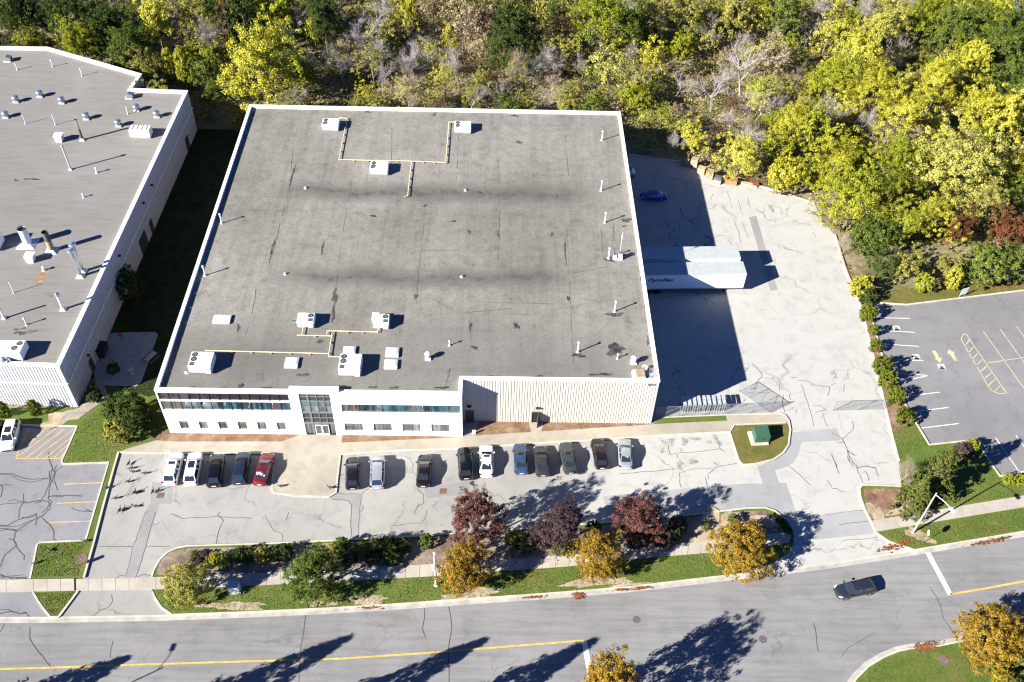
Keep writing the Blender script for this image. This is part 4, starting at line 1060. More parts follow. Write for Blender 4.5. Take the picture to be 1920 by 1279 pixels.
def rtu(px, py, w, d, h, label, kind='two', roof=None, zr=None, m='white_metal', grp='packaged rooftop air handlers', rz=0.0):
    zr = ROOF if roof is None else roof
    c = G(px, py, zr + h)
    t = thing('rooftop_unit', label, 'air conditioner', (c.x, c.y, zr), rz, grp)
    MB().box(-w / 2 + .08, w / 2 - .08, -d / 2 + .08, d / 2 - .08, -0.02, 0.2).build('curb', M['galv_dull'], t)
    mb = MB().cbox(-w / 2, w / 2, -d / 2, d / 2, 0.2, h, 0.05)
    bd = mb.build('housing', M[m], t)
    s = MB()
    for x in (-w / 2 + .95, w / 2 - .8): s.box(x - .012, x + .012, -d / 2 - .008, d / 2 + .008, 0.25, h + 0.006)
    s.box(-w / 2 - .02, w / 2 + .02, -d / 2 - .02, d / 2 + .02, 0.2, 0.28)
    s.build('panel_seam', M['galv_dull'], bd)
    fx = []
    if kind == 'two': fx = [(-w / 2 + .52, d / 2 - .5), (-w / 2 + .52, d / 2 - 1.3)]
    if kind == 'one': fx = [(w / 2 - .5, d / 2 - .5)]
    if kind == 'fan2r': fx = [(w / 2 - .6, d / 2 - .55), (w / 2 - 1.0, d / 2 - 1.35)]
    for x, y in fx:
        e = link('fan_guard', ring_me, t); e.location = (x, y, h + 0.012)
        link('fan_well', well_me, e); link('fan', fan_me, e).location = (0, 0, 0.003)
    if kind in ('two', 'one'):
        x0 = -w / 2 + .15 if kind == 'two' else w / 2 - .75
        gb = MB().box(x0, x0 + .62, -d / 2 + .12, -d / 2 + .72, h - 0.02, h + 0.008)
        gr = gb.build('grille', M['black'], t)
        sl = MB()
        for k in range(6): sl.box(x0 + .03, x0 + .59, -d / 2 + .15 + k * .09, -d / 2 + .18 + k * .09, h + 0.008, h + 0.02)
        sl.build('louvre', M['frame_grey'], gr)
        hb = MB(); y0 = -d / 2
        hb.add([(w / 2 - .75, y0, .35), (w / 2 - .1, y0, .35), (w / 2 - .1, y0 - .32, .35), (w / 2 - .75, y0 - .32, .35), (w / 2 - .75, y0, h - .15), (w / 2 - .1, y0, h - .15)], [(0, 1, 5, 4), (3, 2, 1, 0), (4, 5, 2, 3), (0, 4, 3), (1, 2, 5)])
        hb.build('intake_hood', M[m], t)
    return t
rtu(620, 228, 2.75, 2.0, 1.15, 'white two-fan roof unit at the back corner with a gas line to its right')
rtu(868, 233, 2.75, 2.0, 1.15, 'white two-fan roof unit beside the back parapet, farther right of the two')
rtu(711, 309.5, 2.85, 2.1, 1.15, 'white two-fan roof unit standing against the long yellow gas pipe mid-roof')
rtu(377, 673, 2.9, 2.55, 1.35, 'large white two-fan roof unit nearest the left front parapet')
rtu(656.5, 677.5, 2.8, 2.7, 1.35, 'large white two-fan roof unit in front of a low skylight')
t = rtu(573.5, 595, 2.25, 1.75, 1.15, 'white single-fan roof unit with a small duct box at its left side', 'one')
MB().cbox(-1.95, -1.13, -.45, .05, .25, .6).build('duct', M['galv'], t)
MB().cbox(-.9, -.1, .88, 1.15, .25, .9).build('economizer', M['white_metal'], t)
t = rtu(715, 597, 2.1, 1.75, 1.15, 'white single-fan roof unit at the right end of the front gas pipe', 'one')
MB().cbox(-1.3, -.35, .0, 1.15, .25, 1.12).build('economizer', M['white_metal'], t)
def skylight(px, py, w, d, label):
    h = 0.42
    c = at_roof(px, py, h)
    t = thing('skylight', label, 'skylight', (c.x, c.y, ROOF), 0, 'white roof skylights')
    MB().box(-w / 2, w / 2, -d / 2, d / 2, -.02, .26).build('curb', M['galv_dull'], t)
    mb = MB()
    n = 5
    for i in range(n + 1):
        for j in range(n + 1):
            u, v = i / n * 2 - 1, j / n * 2 - 1
            z = .27 + .2 * (1 - u ** 4) ** .5 * (1 - v ** 4) ** .5
            mb.v.append((u * w / 2 * 1.04, v * d / 2 * 1.04, z))
    for i in range(n):
        for j in range(n):
            a = i * (n + 1) + j; mb.f.append((a, a + n + 1, a + n + 2, a + 1))
    mb.build('dome', M['skylight'], t, True)
skylight(415.5, 596.5, 2.25, 1.5, 'wide white skylight alone near the left parapet')
skylight(546.5, 678, 1.65, 1.75, 'white skylight between the two big front roof units')
skylight(655, 655.5, 1.55, 1.45, 'white skylight half hidden behind a large roof unit')
skylight(735.5, 658.5, 1.65, 1.6, 'rear one of the two skylights standing as a pair')
skylight(733, 681, 1.65, 1.55, 'front one of the two skylights standing as a pair')
# gas lines on low blocks
def gas_line(label, lines, z=0.26, r=0.065, step=2.6):
    p0 = at_roof(*lines[0][0])
    t = thing('gas_pipe', label, 'pipe', (p0.x, p0.y, ROOF), 0, 'yellow rooftop gas pipes')
    o = Vector((p0.x, p0.y, ROOF))
    bl = MB().box(-.16, .16, -.13, .13, 0, z - r * .9).mesh('support'); bl.materials.append(M['wood'])
    for L in lines:
        P = [at_roof(x, y, z) - o for x, y in L]
        mb = MB()
        for a, b_ in zip(P[:-1], P[1:]): mb.tube(a, b_, r, n=8)
        for p in P: mb.lathe([(r * .4, -r * 1.4), (r * 1.35, -r * .8), (r * 1.35, r * .8), (r * .4, r * 1.4)], 8, p)
        mb.build('pipe', M['pipe_yellow'], t)
        for a, b_ in zip(P[:-1], P[1:]):
            n = int((b_ - a).length / step)
            for k in range(1, n + 1):
                q = a.lerp(b_, k / (n + 1)); s = link('support', bl, t); s.location = (q.x, q.y, 0); s.rotation_euler = (0, 0, math.atan2((b_ - a).y, (b_ - a).x) + 1.57)
gas_line('yellow gas pipe linking the three rear roof units', [[(637, 221), (651, 222), (635.5, 299.5), (772, 302.3), (836, 304.8), (842, 229), (854, 229.3)], [(772, 302.3), (764.5, 367), (759, 368.5)]])
gas_line('yellow gas pipe zigzag serving the four front roof units', [[(386, 657), (398, 657.5), (617, 663), (617, 668.5), (637, 669)], [(617, 663), (623.5, 620.5), (614, 620.5), (613, 629)], [(558, 628.5), (623, 630)], [(566, 628.5), (570, 606)], [(623.5, 620.5), (708, 622.5), (711, 611)]])
# pipes, stacks, vents
def vent_pipe(bx, by, label, h=1.7, r=0.09, roof=None, m='white_metal', cap=True, grp='slim white vent pipes on the big roof', flash=True, name='vent_pipe'):
    zr = ROOF if roof is None else roof
    c = G(bx, by, zr)
    t = thing(name, label, 'vent', (c.x, c.y, zr), 0, grp)
    MB().tube((0, 0, 0), (0, 0, h), r, n=10).build('pipe', M[m], t)
    if flash: MB().lathe([(r * 3, 0.0), (r * 2.2, .06), (r * 1.2, .28), (r * 1.05, .3)], 12).build('flashing', M['galv_dull'], t)
    if cap: MB().lathe([(r * .9, h - .02), (r * 1.9, h + .02), (r * 1.9, h + .16), (r * .5, h + .24)], 10).build('cap', M[m], t)
    return t
for bx, by, h, lab in [(1128.5, 263, 1.65, 'slim white vent pipe nearest the back right roof corner'), (1127, 357.5, 1.75, 'slim white vent pipe second from the back along the right parapet'), (1134, 417.5, 1.75, 'slim white vent pipe beside the round tar stain'),
                       (1141, 484.5, 1.8, 'slim white vent pipe next to the antenna mast'), (1152.5, 584, 1.75, 'slim white vent pipe in a square of dark tar'), (1083.5, 660, 1.7, 'slim white vent pipe farthest from the right parapet'),
                       (416, 418.5, 1.6, 'slim white vent pipe beside the left parapet, farther back'), (385, 516.5, 1.6, 'slim white vent pipe beside the left parapet, nearer the front')]:
    vent_pipe(bx, by, lab, h)
vent_pipe(843, 648, 'short white vent stub between a mushroom vent and the seam', .75, .07)
vent_pipe(1157.6, 672, 'short white vent stub below the rectangular tar outline', .7, .07)
vent_pipe(351, 698, 'tiny white drain stub in front of the left roof unit', .3, .12, cap=False)
for bx, by, h, lab in [(573, 353, .25, 'small roof drain left in the rear dark band'), (873, 357, .3, 'small roof drain in the middle of the rear dark band'), (866, 519, .3, 'small roof drain in the front dark band'), (535, 514, .25, 'small roof drain left of the front dark band')]:
    vent_pipe(bx, by, lab, h, .10, cap=False, grp='small roof drains', name='roof_drain')
def mushroom(bx, by, label, h=1.15, r=.30, roof=None, grp='white mushroom vents', m='white_metal', base=.75):
    zr = ROOF if roof is None else roof
    c = G(bx, by, zr)
    t = thing('mushroom_vent', label, 'vent', (c.x, c.y, zr), 0, grp)
    MB().box(-base / 2, base / 2, -base / 2, base / 2, 0, .22).build('curb', M['galv_dull' if m == 'galv' else 'white_metal'], t)
    MB().lathe([(r, .22), (r, h * .7)], 14).build('neck', M[m], t)
    MB().lathe([(r * .7, h * .58), (r * 1.35, h * .62), (r * 1.4, h * .8), (r * 1.0, h * .98), (r * .4, h)], 16).build('hood', M[m], t, True)
    return t
mushroom(802.5, 672.5, 'white mushroom vent right of the paired skylights')
mushroom(1187.5, 680.5, 'white mushroom vent near the front right roof corner')
# box vents, antenna mast, hatch near the right parapet
c = at_roof(1162, 483.5)
t = thing('antenna_mast', 'thin white antenna mast rising from a white equipment box', 'antenna', (c.x, c.y, ROOF))
MB().tube((0, .3, 0), (0, .3, 4.6), .028, n=6).build('mast', M['white_metal'], t)
MB().tube((0, .3, 3.5), (0, .3, 4.0), .09, n=8).build('antenna', M['white_metal'], t)
for bx, w, h, lab in ((1152.5, .55, .85, 'smaller white equipment box beside the antenna mast'), (1162, .7, 1.15, 'taller white equipment box at the antenna mast')):
    c = at_roof(bx, 484)
    t = thing('equipment_box', lab, 'equipment box', (c.x, c.y - .15, ROOF), 0, 'white equipment boxes at the mast')
    mb = MB().add([(-w / 2, -w / 2, 0), (w / 2, -w / 2, 0), (w / 2, w / 2, 0), (-w / 2, w / 2, 0), (-w / 3, -w / 3, h), (w / 3, -w / 3, h), (w / 3, w / 3, h), (-w / 3, w / 3, h)], [(4, 5, 6, 7), (0, 1, 5, 4), (1, 2, 6, 5), (2, 3, 7, 6), (3, 0, 4, 7)])
    mb.build('housing', M['white_metal'], t)
    MB().cbox(-w * .45, w * .45, -w * .45, w * .45, h, h + .12).build('lid', M['galv'], t)
c = at_roof(1199, 706)
t = thing('roof_hatch', 'low white roof hatch with a weathered brown lid in the front right corner', 'hatch', (c.x, c.y, ROOF))
MB().box(-.95, .75, -.7, .75, -.02, .45).build('curb', M['white_metal'], t)
MB().cbox(-.55, .7, -.62, .7, .45, .62).build('lid', M['wood'], t)
lt = thing('roof_ladder', 'pale metal ladder and guard rails beside the roof hatch', 'ladder', (c.x + 1.6, c.y - .1, ROOF))
mb = MB()
for x in (-.35, .35): mb.tube((x, -.9, .1), (x, .7, 1.2), .035, n=6)
mb.build('rail', M['galv'], lt)
for k in range(5): MB().tube((-.35, -.7 + k * .32, .24 + k * .22), (.35, -.7 + k * .32, .24 + k * .22), .03, n=6).build('rung', M['galv'], lt)
MB().cbox(-.55, .6, -.5, .55, 0, .25).build('platform', M['galv_dull'], lt)
c = at_roof(1212, 693)
t = thing('elbow_vent', 'white goose-neck vent pipe at the right parapet behind the hatch', 'vent', (c.x, c.y, ROOF))
mb = MB().tube((0, 0, 0), (0, 0, .7), .13, n=10).tube((0, 0, .7), (-.35, 0, .85), .13, n=10).tube((-.35, 0, .85), (-.5, 0, .55), .13, n=10); mb.build('pipe', M['white_metal'], t)

# neighbour's roof
for i, (bx, by, lab) in enumerate([(31, 191, 'round steel roof vent second from the frame edge in the upper row'), (76, 181, 'round steel roof vent topmost of the cluster'), (117, 193, 'round steel roof vent at the right of the upper three'), (12, 220, 'round steel roof vent lowest at the frame edge'), (163, 223, 'round steel roof vent alone in mid-roof'),
                           (257, 207, 'round steel roof vent below the slanted hood'), (295, 219, 'round steel roof vent nearest the roof edge corner'), (223, 236, 'round steel roof vent just beside the long pale roof unit')]):
    mushroom(bx, by, lab, 1.15, .42, NR, 'round steel vents on the neighbouring roof', 'galv', 1.0)
for bx, by, h, r, lab in [(32.5, 131, 1.1, .06, 'thin vent pipe near the slanted hood by the roof edge'), (99, 125, 1.15, .06, 'thin vent pipe closest to the angled back parapet'), (154, 142, 1.2, .06, 'thin vent pipe halfway along the angled parapet'), (48, 232, 2.0, .05, 'thin taller vent pipe left of its twin'), (104, 234, 2.0, .05, 'thin taller vent pipe left of the rusty stack'), (240, 214, 1.4, .06, 'thin vent pipe between two round vents'), (182, 324, .8, .1, 'small white vent stub right of the tall capped stack'), (157, 370, .5, .08, 'tiny vent stub with a long thin shadow'), (26, 549, 2.0, .05, 'thin rusty pipe near the rust stain'), (50, 609, 1.1, .08, 'short white vent above the black smudges'), (83, 507, .5, .12, 'stubby pipe above the orange rust stain')]:
    vent_pipe(bx, by, lab, h, r, NR, 'white_metal', h < 1.3, 'thin pipes on the neighbouring roof')
def stack(bx, by, label, h, r, m, base=None, cap=False, m2=None, split=.5, open_=True):
    c = G(bx, by, NR)
    t = thing('exhaust_stack', label, 'chimney', (c.x, c.y, NR), 0, 'exhaust stacks on the neighbouring roof')
    zb = .2
    MB().add([(-r * 2.2, -r * 2.2, 0), (r * 2.2, -r * 2.2, 0), (r * 2.2, r * 2.2, 0), (-r * 2.2, r * 2.2, 0), (-r, -r, .35), (r, -r, .35), (r, r, .35), (-r, r, .35)], [(4, 5, 6, 7), (0, 1, 5, 4), (1, 2, 6, 5), (2, 3, 7, 6), (3, 0, 4, 7)]).build('base', M['galv_dull'], t)
    if m2:
        MB().tube((0, 0, .1), (0, 0, h * split), r, n=16, cap=False).build('lower_pipe', M[m2], t)
        MB().tube((0, 0, h * split), (0, 0, h), r * 1.04, n=16, cap=False).build('pipe', M[m], t)
    else: MB().tube((0, 0, .1), (0, 0, h), r, n=16, cap=False).build('pipe', M[m], t)
    if cap:
        MB().lathe([(r * 1.2, h), (r * 2.0, h + .08), (r * 1.7, h + .3), (r * .3, h + .45)], 14).build('cap', M['galv'], t)
    else:
        MB().ring((0, 0, h), r * .92, r * 1.1, 16).disc((0, 0, h - .25), r, 16).build('mouth', M['black'], t)
    return t
stack(155, 262.5, 'tall slim stack with a rust-red lower half', 3.9, .2, 'galv', m2='rust', split=.55)
stack(132.5, 318, 'tall slim steel stack with a conical rain cap', 4.2, .13, 'galv_dull', cap=True)
stack(53, 457, 'wide pale open duct stack', 2.9, .62, 'trailer_white')
stack(98, 470, 'wide stack with a black upper half above a stained base', 3.5, .42, 'iron', m2='wood', split=.55)
stack(151.5, 518, 'front one of the twin shiny stacks with stepped caps', 4.6, .27, 'galv', cap=True)
stack(155.5, 509, 'rear one of the twin shiny stacks with stepped caps', 4.9, .27, 'galv', cap=True)
stack(118.5, 580, 'pale stack on a square base near the roof edge', 2.6, .2, 'trailer_white', cap=True)
stack(8, 597, 'pale slim stack at the frame edge', 2.8, .14, 'trailer_white', cap=False)
for bx, by, s, lab in ((113, 264, 1.15, 'white box vent beside the rust-red stack'), (59.5, 489, 1.1, 'white box vent in front of the wide pale duct')):
    c = G(bx, by, NR)
    t = thing('box_vent', lab, 'vent', (c.x, c.y, NR), 0, 'white box vents on the neighbouring roof')
    mb = MB().add([(-s * .4, -s * .5, 0), (s * .4, -s * .5, 0), (s * .4, s * .5, 0), (-s * .4, s * .5, 0), (-s * .55, -s * .5, s), (s * .55, -s * .5, s), (s * .55, s * .5, s), (-s * .55, s * .5, s)], [(4, 5, 6, 7), (0, 1, 5, 4), (1, 2, 6, 5), (2, 3, 7, 6), (3, 0, 4, 7)])
    mb.build('housing', M['white_metal'], t)
    MB().box(-s * .6, s * .6, -s * .55, s * .55, s, s + .08).build('lid', M['white_metal'], t)
for bx, by, lab in ((16, 114, 'slanted bluish steel hood by the back parapet'), (244, 183, 'slanted bluish steel hood in the inner roof corner')):
    c = G(bx, by, NR)
    t = thing('hood_vent', lab, 'vent', (c.x, c.y, NR), 0, 'slanted hood vents')
    mb = MB().add([(-.7, -.5, 0), (.5, -.5, 0), (.5, .5, 0), (-.7, .5, 0), (-.1, -.5, 1.0), (.75, -.5, .75), (.75, .5, .75), (-.1, .5, 1.0)], [(4, 5, 6, 7), (0, 1, 5, 4), (2, 3, 7, 6), (3, 0, 4, 7)])
    mb.build('hood', M['galv'], t)
    MB().box(-.75, .55, -.55, .55, 0, .12).build('curb', M['white_metal'], t)
    MB().quad((.52, -.45, .12), (.52, .45, .12), (.74, .45, .7), (.74, -.45, .7)).build('mouth', M['black'], t)
t = rtu(262, 240, 3.3, 1.7, 1.5, 'long pale greenish roof unit beside the neighbouring parapet', 'none', NR, m='cream_metal', grp='units on the neighbouring roof')
s = MB()
for k in range(4): s.box(-1.2 + k * .75, -1.14 + k * .75, -.5, .75, 1.5, 1.56)
s.build('roof_rib', M['galv_dull'], t)
t = rtu(19, 650, 3.2, 2.3, 1.5, 'grey-white roof unit with two top fans at the frame edge', 'fan2r', NR, grp='units on the neighbouring roof')
mb = MB().tube((-1.3, -1.15, .6), (-.3, -1.6, .6), .42, n=12).tube((-.3, -1.6, .6), (.1, -1.6, .15), .42, n=12); mb.build('duct', M['galv'], t, True)
t = rtu(-22, 440, 2.6, 2.2, 2.1, 'white roof unit just beyond the frame whose shadow reaches in', 'two', NR, grp='units on the neighbouring roof')
# rust streak on that roof
mb = MB()
for i, (px, py, rx, ry, ro) in enumerate([(84, 511, .9, .3, .2), (80, 517, .5, 1.0, -.4), (74, 527, .35, .9, -.5)]): mb.poly(blob(G(px, py, NR), rx, ry, 70 + i, 16, ro, .6), NR + .004 + .0004 * i)
M['rust_stain'] = plain('rust_stain', (0.30, 0.19, 0.11), 0.9, 0.1, var=0.25, scale=1.5)
o = mb.build('rust_stain', M['rust_stain'], nb_); o['kind'] = 'stuff'
mb = MB(); rg = random.Random(8)
for k in range(14): mb.poly(blob(G(30 + rg.random() * 40, 614 + rg.random() * 14, NR), rg.uniform(.1, .6), rg.uniform(.08, .2), 90 + k, 12, .2, .5), NR + .004 + .0002 * k)
for (px, py, rx, ry) in ((60, 336, 2.2, .5), (30, 338, .8, .4), (103, 555, 1.4, .2)): mb.poly(blob(G(px, py, NR), rx * .5, ry * .5, int(px), 14, 0, .5), NR + .0075)
o = mb.build('tar_patch', M['tar'], nb_); o['kind'] = 'stuff'

# =================================================================== VEHICLES
PAINT = {}
def paint(name, c, metal=0.3, rough=0.3):
    if name not in PAINT:
        PAINT[name] = plain('car_paint_' + name, c, rough, 0.5, metal, var=0.03, scale=0.8, coat=0.6)
    return PAINT[name]
SHAPES = {   # fractions from the nose: hood end, roof front, roof rear, glass rear; height, belt, hood, deck
    'sedan': dict(ws=.27, rf=.43, rr=.70, rg=.86, H=1.44, belt=.93, hood=.90, deck=.98, w=1.82),
    'suv':   dict(ws=.26, rf=.37, rr=.86, rg=.965, H=1.70, belt=1.08, hood=1.04, deck=1.08, w=1.88),
    'van':   dict(ws=.19, rf=.34, rr=.88, rg=.97, H=1.72, belt=1.05, hood=.98, deck=1.05, w=1.90),
    'hatch': dict(ws=.25, rf=.40, rr=.84, rg=.955, H=1.48, belt=.95, hood=.92, deck=.98, w=1.78),
    'coupe': dict(ws=.30, rf=.46, rr=.66, rg=.86, H=1.36, belt=.88, hood=.86, deck=.94, w=1.82),
}
wheel_me = MB().lathe([(.20, -.11), (.31, -.115), (.335, -.08), (.335, .08), (.31, .115), (.20, .11)], 20).mesh('tyre', True); wheel_me.materials.append(M['black'])
rb = MB().disc((0, 0, .118), .215, 16)
for k in range(5):
    a = k * 1.2566; rb.add([(.05 * math.cos(a - .9), .05 * math.sin(a - .9), .124), (.2 * math.cos(a - .22), .2 * math.sin(a - .22), .124), (.2 * math.cos(a + .22), .2 * math.sin(a + .22), .124), (.05 * math.cos(a + .9), .05 * math.sin(a + .9), .124)], [(0, 1, 2, 3)])
rim_me = rb.mesh('rim'); rim_me.materials.append(M['galv'])
def make_car(kind, L, pm, label, loc, rz, grp, sunroof=None, roofm=None, litter=False, rails=False, plate=True):
    S = SHAPES[kind]; W = S['w']; H = S['H']
    t = thing('parked_car' if grp else 'car', label, 'car', loc, rz, grp)
    X = lambda f: L / 2 - f * L
    up = S['belt'] - .93
    st = [(0.0, .66, .58 + up, .34), (.012, .80, .66 + up, .26), (.05, .92, .74 + up * .9, .22), (.12, .975, S['hood'] - .09, .2), (S['ws'] - .03, 1.0, S['hood'], .19), (.42, 1.0, S['belt'], .19), (.62, 1.0, S['belt'] + .02, .19),
          (.80, .995, S['deck'] - .02 if kind in ('sedan', 'coupe') else S['belt'] + .03, .2), (.92, .965, S['deck'] - .03, .22), (.975, .90, S['deck'] - .12, .28), (.992, .80, S['deck'] - .26, .32), (1.0, .68, S['deck'] - .34, .36)]
    mb = MB(); rings = []
    for f, wf, zt, zb in st:
        w = W / 2 * wf; x = X(f); zm = zb + (zt - zb) * .52
        half = [(w * .86, zb), (w * .97, zb + .1), (w, zm), (w * .985, zm + (zt - zm) * .5), (w * .93, zt - .05), (w * .80, zt - .005), (w * .4, zt + .018)]
        ring = [(x, y, z) for y, z in half] + [(x, 0, zt + .025)] + [(x, -y, z) for y, z in half[::-1]] + [(x, 0, zb)]
        rings.append(len(mb.v)); mb.v += ring; nr = len(ring)
    for a, b_ in zip(rings[:-1], rings[1:]):
        for k in range(nr):
            j = (k + 1) % nr; mb.f.append((a + k, a + j, b_ + j, b_ + k))
    mb.f.append(tuple(range(rings[0], rings[0] + nr))[::-1]); mb.f.append(tuple(range(rings[-1], rings[-1] + nr)))
    body = mb.build('body', pm, t, True)
    # cabin
    zb = S['belt'] - .02; wb, wr = W / 2 * .90, W / 2 * .68
    xf, xrf, xrr, xr = X(S['ws'] - .02), X(S['rf']), X(S['rr']), X(S['rg'])
    zf, zr_ = S['hood'] - .02, S['deck'] - .03
    A = [(xf, wb * .92, zf), (xf, -wb * .92, zf), (xr, -wb * .90, zr_), (xr, wb * .90, zr_)]
    xm = (xf + xr) / 2 + .2
    n = 6; cb = MB(); grid = []
    for i in range(n + 1):
        x = xrf + (xrr - xrf) * i / n
        for j in range(n + 1):
            v = j / n * 2 - 1
            u = i / n * 2 - 1
            cb.v.append((x, v * wr * (1 - .05 * abs(u) ** 3), H - .035 * v * v - .03 * u * u))
    for i in range(n):
        for j in range(n):
            a = i * (n + 1) + j; cb.f.append((a, a + 1, a + n + 2, a + n + 1))
    def rv_(i, j): return cb.v[i * (n + 1) + j]
    fL, fR, rL, rR = rv_(0, n), rv_(0, 0), rv_(n, n), rv_(n, 0)
    base = len(cb.v)
    cb.v += [A[0], A[1], A[2], A[3], (xm, wb, zb), (xm, -wb, zb)]
    b0, b1, b2, b3, bl, br = range(base, base + 6)
    cb.f.append(tuple([b1, b0] + [n - k for k in range(n + 1)]))
    cb.f.append(tuple([b3, b2] + [n * (n + 1) + k for k in range(n + 1)]))
    cb.f.append(tuple([b0, bl, b3] + [(n - k) * (n + 1) + n for k in range(n + 1)]))
    cb.f.append(tuple([b2, br, b1] + [k * (n + 1) for k in range(n + 1)]))
    cab = cb.build('cabin', roofm or pm, t)
    V = Vector
    def glass(name, q, ins, m=M['car_glass']):
        c = sum((V(p) for p in q), V()) / len(q)
        q2 = [V(p) + (c - V(p)) * ins for p in q]
        nrm = (q2[1] - q2[0]).cross(q2[2] - q2[1]).normalized()
        if nrm.dot(c - V((c.x * .6, 0, .5))) < 0: nrm = -nrm
        return MB().add([p + nrm * .018 for p in q2], [tuple(range(len(q2)))]).build(name, m, t)
    glass('windshield', [A[0], fL, rv_(0, n // 2), fR, A[1]], .10)
    glass('rear_window', [A[2], rR, rv_(n, n // 2), rL, A[3]], .14)
    for s in (1, -1):
        af, ar_ = (A[0], A[3]) if s > 0 else (A[1], A[2])
        tf, tr = (fL, rL) if s > 0 else (fR, rR)
        bm = V((xm, s * wb, zb)); k = .52; tm = V(tf).lerp(V(tr), k); mmid = V(af).lerp(V(ar_), .5); mm = V((mmid.x, bm.y, bm.z))
        glass('side_window', [V(af).lerp(mm, .16), mm + V((.05, 0, .02)), tm + V((.05, 0, 0)), V(tf)], .09)
        glass('side_window', [mm + V((-.05, 0, .02)), V(ar_).lerp(mm, .12), V(tr), tm + V((-.05, 0, 0))], .09)
        m_ = MB().cbox(-.09, .09, -.11, .11, 0, .14, .03).build('mirror', pm, t); m_.location = (xf - .25, s * (W / 2 + .09), S['belt'] - .02)
        hl = MB(); xh = X(.035); hl.add([(X(.008), s * W / 2 * .60, .62 + up), (X(.03), s * W / 2 * .89, .64 + up), (X(.10), s * W / 2 * .955, .76 + up), (X(.055), s * W / 2 * .70, .795 + up)], [(0, 1, 2, 3)])
        hl.v = [(x + .012, y * 1.012, z + .02) for x, y, z in hl.v]; hl.build('headlight', M['head_lamp'], t)
        tl = MB().cbox(X(.985), X(.93), min(s * W / 2 * .62, s * W / 2 * .965), max(s * W / 2 * .62, s * W / 2 * .965), S['deck'] - .34, S['deck'] - .10, .03); tl.build('taillight', M['tail_red'], t)
        for f in (.19, .80):
            w_ = link('wheel', wheel_me, t); w_.location = (X(f), s * (W / 2 - .1), .335); w_.rotation_euler = (RAD(-90) * s, 0, 0)
            link('rim', rim_me, w_)
        if rails: MB().bar((xrf - .1, s * wr * .86, H - .0), (xrr + .1, s * wr * .86, H - .0), .05, .06).build('roof_rail', M['galv'], t)
    MB().box(X(.003), X(-.004), -.55, .55, .36, .55 + up * .5).build('grille', M['black'], t)
    MB().box(X(1.002), X(.99), -.26, .26, S['deck'] - .42, S['deck'] - .30).build('licence_plate', M['plate_white'], t)
    if sunroof:
        f0, f1 = sunroof; x0, x1 = xrf + (xrr - xrf) * f0, xrf + (xrr - xrf) * f1
        MB().cbox(x1, x0, -wr * .62, wr * .62, H - .05, H + .005, .01).build('sunroof', M['car_glass'], t)
    return t
def place_car(rear, front, kind, pm, label, grp=None, zb=.55, Lr=(4.45, 5.0), **kw):
    R_, F_ = G(rear[0], rear[1], zb), G(front[0], front[1], zb)
    d = F_ - R_; L = min(max(d.length, Lr[0]), Lr[1])
    c = (R_ + F_) / 2
    return make_car(kind, L, pm, label, (c.x, c.y, 0.008), math.atan2(d.y, d.x), grp, **kw)
white = paint('white', (.78, .79, .78), 0.0); black = paint('black', (.004, .004, .005), 0.0, .25); navy = paint('navy', (.012, .02, .045), .2); red = paint('dark_red', (.16, .012, .025), .3)
silver = paint('silver', (.42, .45, .48), .5); grey = paint('grey', (.045, .044, .046), .3); ggreen = paint('grey_green', (.05, .062, .06), .3); blue = paint('steel_blue', (.05, .10, .19), .5); vblue = paint('bright_blue', (.02, .035, .42), .2); maroon = paint('maroon', (.012, .005, .007), .1); slate = paint('slate', (.022, .026, .042), .2); black2 = paint('soft_black', (.007, .0065, .008), 0.0, .25)
GP = 'cars parked in front of the office'
place_car((317, 909), (333, 849.5), 'suv', white, 'white SUV with a small sunroof, at the end of the row by the grass strip', GP, sunroof=(.12, .3), zb=.6)
place_car((356, 912), (368, 847.5), 'suv', white, 'white SUV with a large dark sunroof, second in the row', GP, sunroof=(.08, .52), zb=.6)
place_car((401, 914), (409, 852), 'suv', black, 'black SUV standing between a white SUV and a navy car', GP, zb=.6)
place_car((447, 908), (458, 849), 'suv', navy, 'dark navy car with a white licence plate, beside the red sedan', GP, sunroof=(.05, .22), zb=.6)
t = place_car((486, 910), (503.5, 850), 'sedan', red, 'dark red sedan with white papers in its rear window next to the entrance plaza', GP, sunroof=(.05, .35))
rg = random.Random(2)
for k in range(7):
    x, y = -1.30 + rg.uniform(-.16, .16), rg.uniform(-.5, .5); a = rg.uniform(0, 3.1); s_ = rg.uniform(.09, .15); z = 1.26 + (x + 1.30) * .62
    MB().add([(x + s_ * math.cos(a + q), y + s_ * math.sin(a + q), z + .004 * k + s_ * math.cos(a + q) * .62) for q in (0, 1.57, 3.14, 4.71)], [(0, 1, 2, 3)]).build('paper', M['plate_white'], t)
place_car((661, 917), (661, 857.5), 'hatch', black2, 'black car with a black roof right beside the entrance plaza kerb', GP, zb=.6)
place_car((707, 919), (709, 853.5), 'van', silver, 'silver minivan parked beside the black car near the plaza', GP, zb=.6)
place_car((793, 916), (797, 850), 'sedan', black2, 'lone black sedan with a gap on both sides, above the drain grate', GP)
place_car((874.5, 899), (870, 840), 'suv', black, 'black SUV parked tight to the white sedan', GP, zb=.6)
place_car((912, 894), (912, 835), 'sedan', white, 'white sedan with a small sunroof in the middle of the row', GP, sunroof=(.05, .3))
place_car((978, 889), (974.5, 832.5), 'sedan', blue, 'steel blue sedan with a dark sunroof', GP, sunroof=(.0, .32))
place_car((1018.5, 893), (1012.5, 837), 'sedan', grey, 'dark grey sedan standing closest behind the blue one', GP)
place_car((1071.5, 890), (1058.5, 828), 'sedan', ggreen, 'greenish grey sedan with a long sunroof, parked slightly askew', GP, sunroof=(.03, .4))
place_car((1129.5, 879), (1118.5, 823), 'hatch', maroon, 'almost black car with red tail lamps next to the pale sedan', GP)
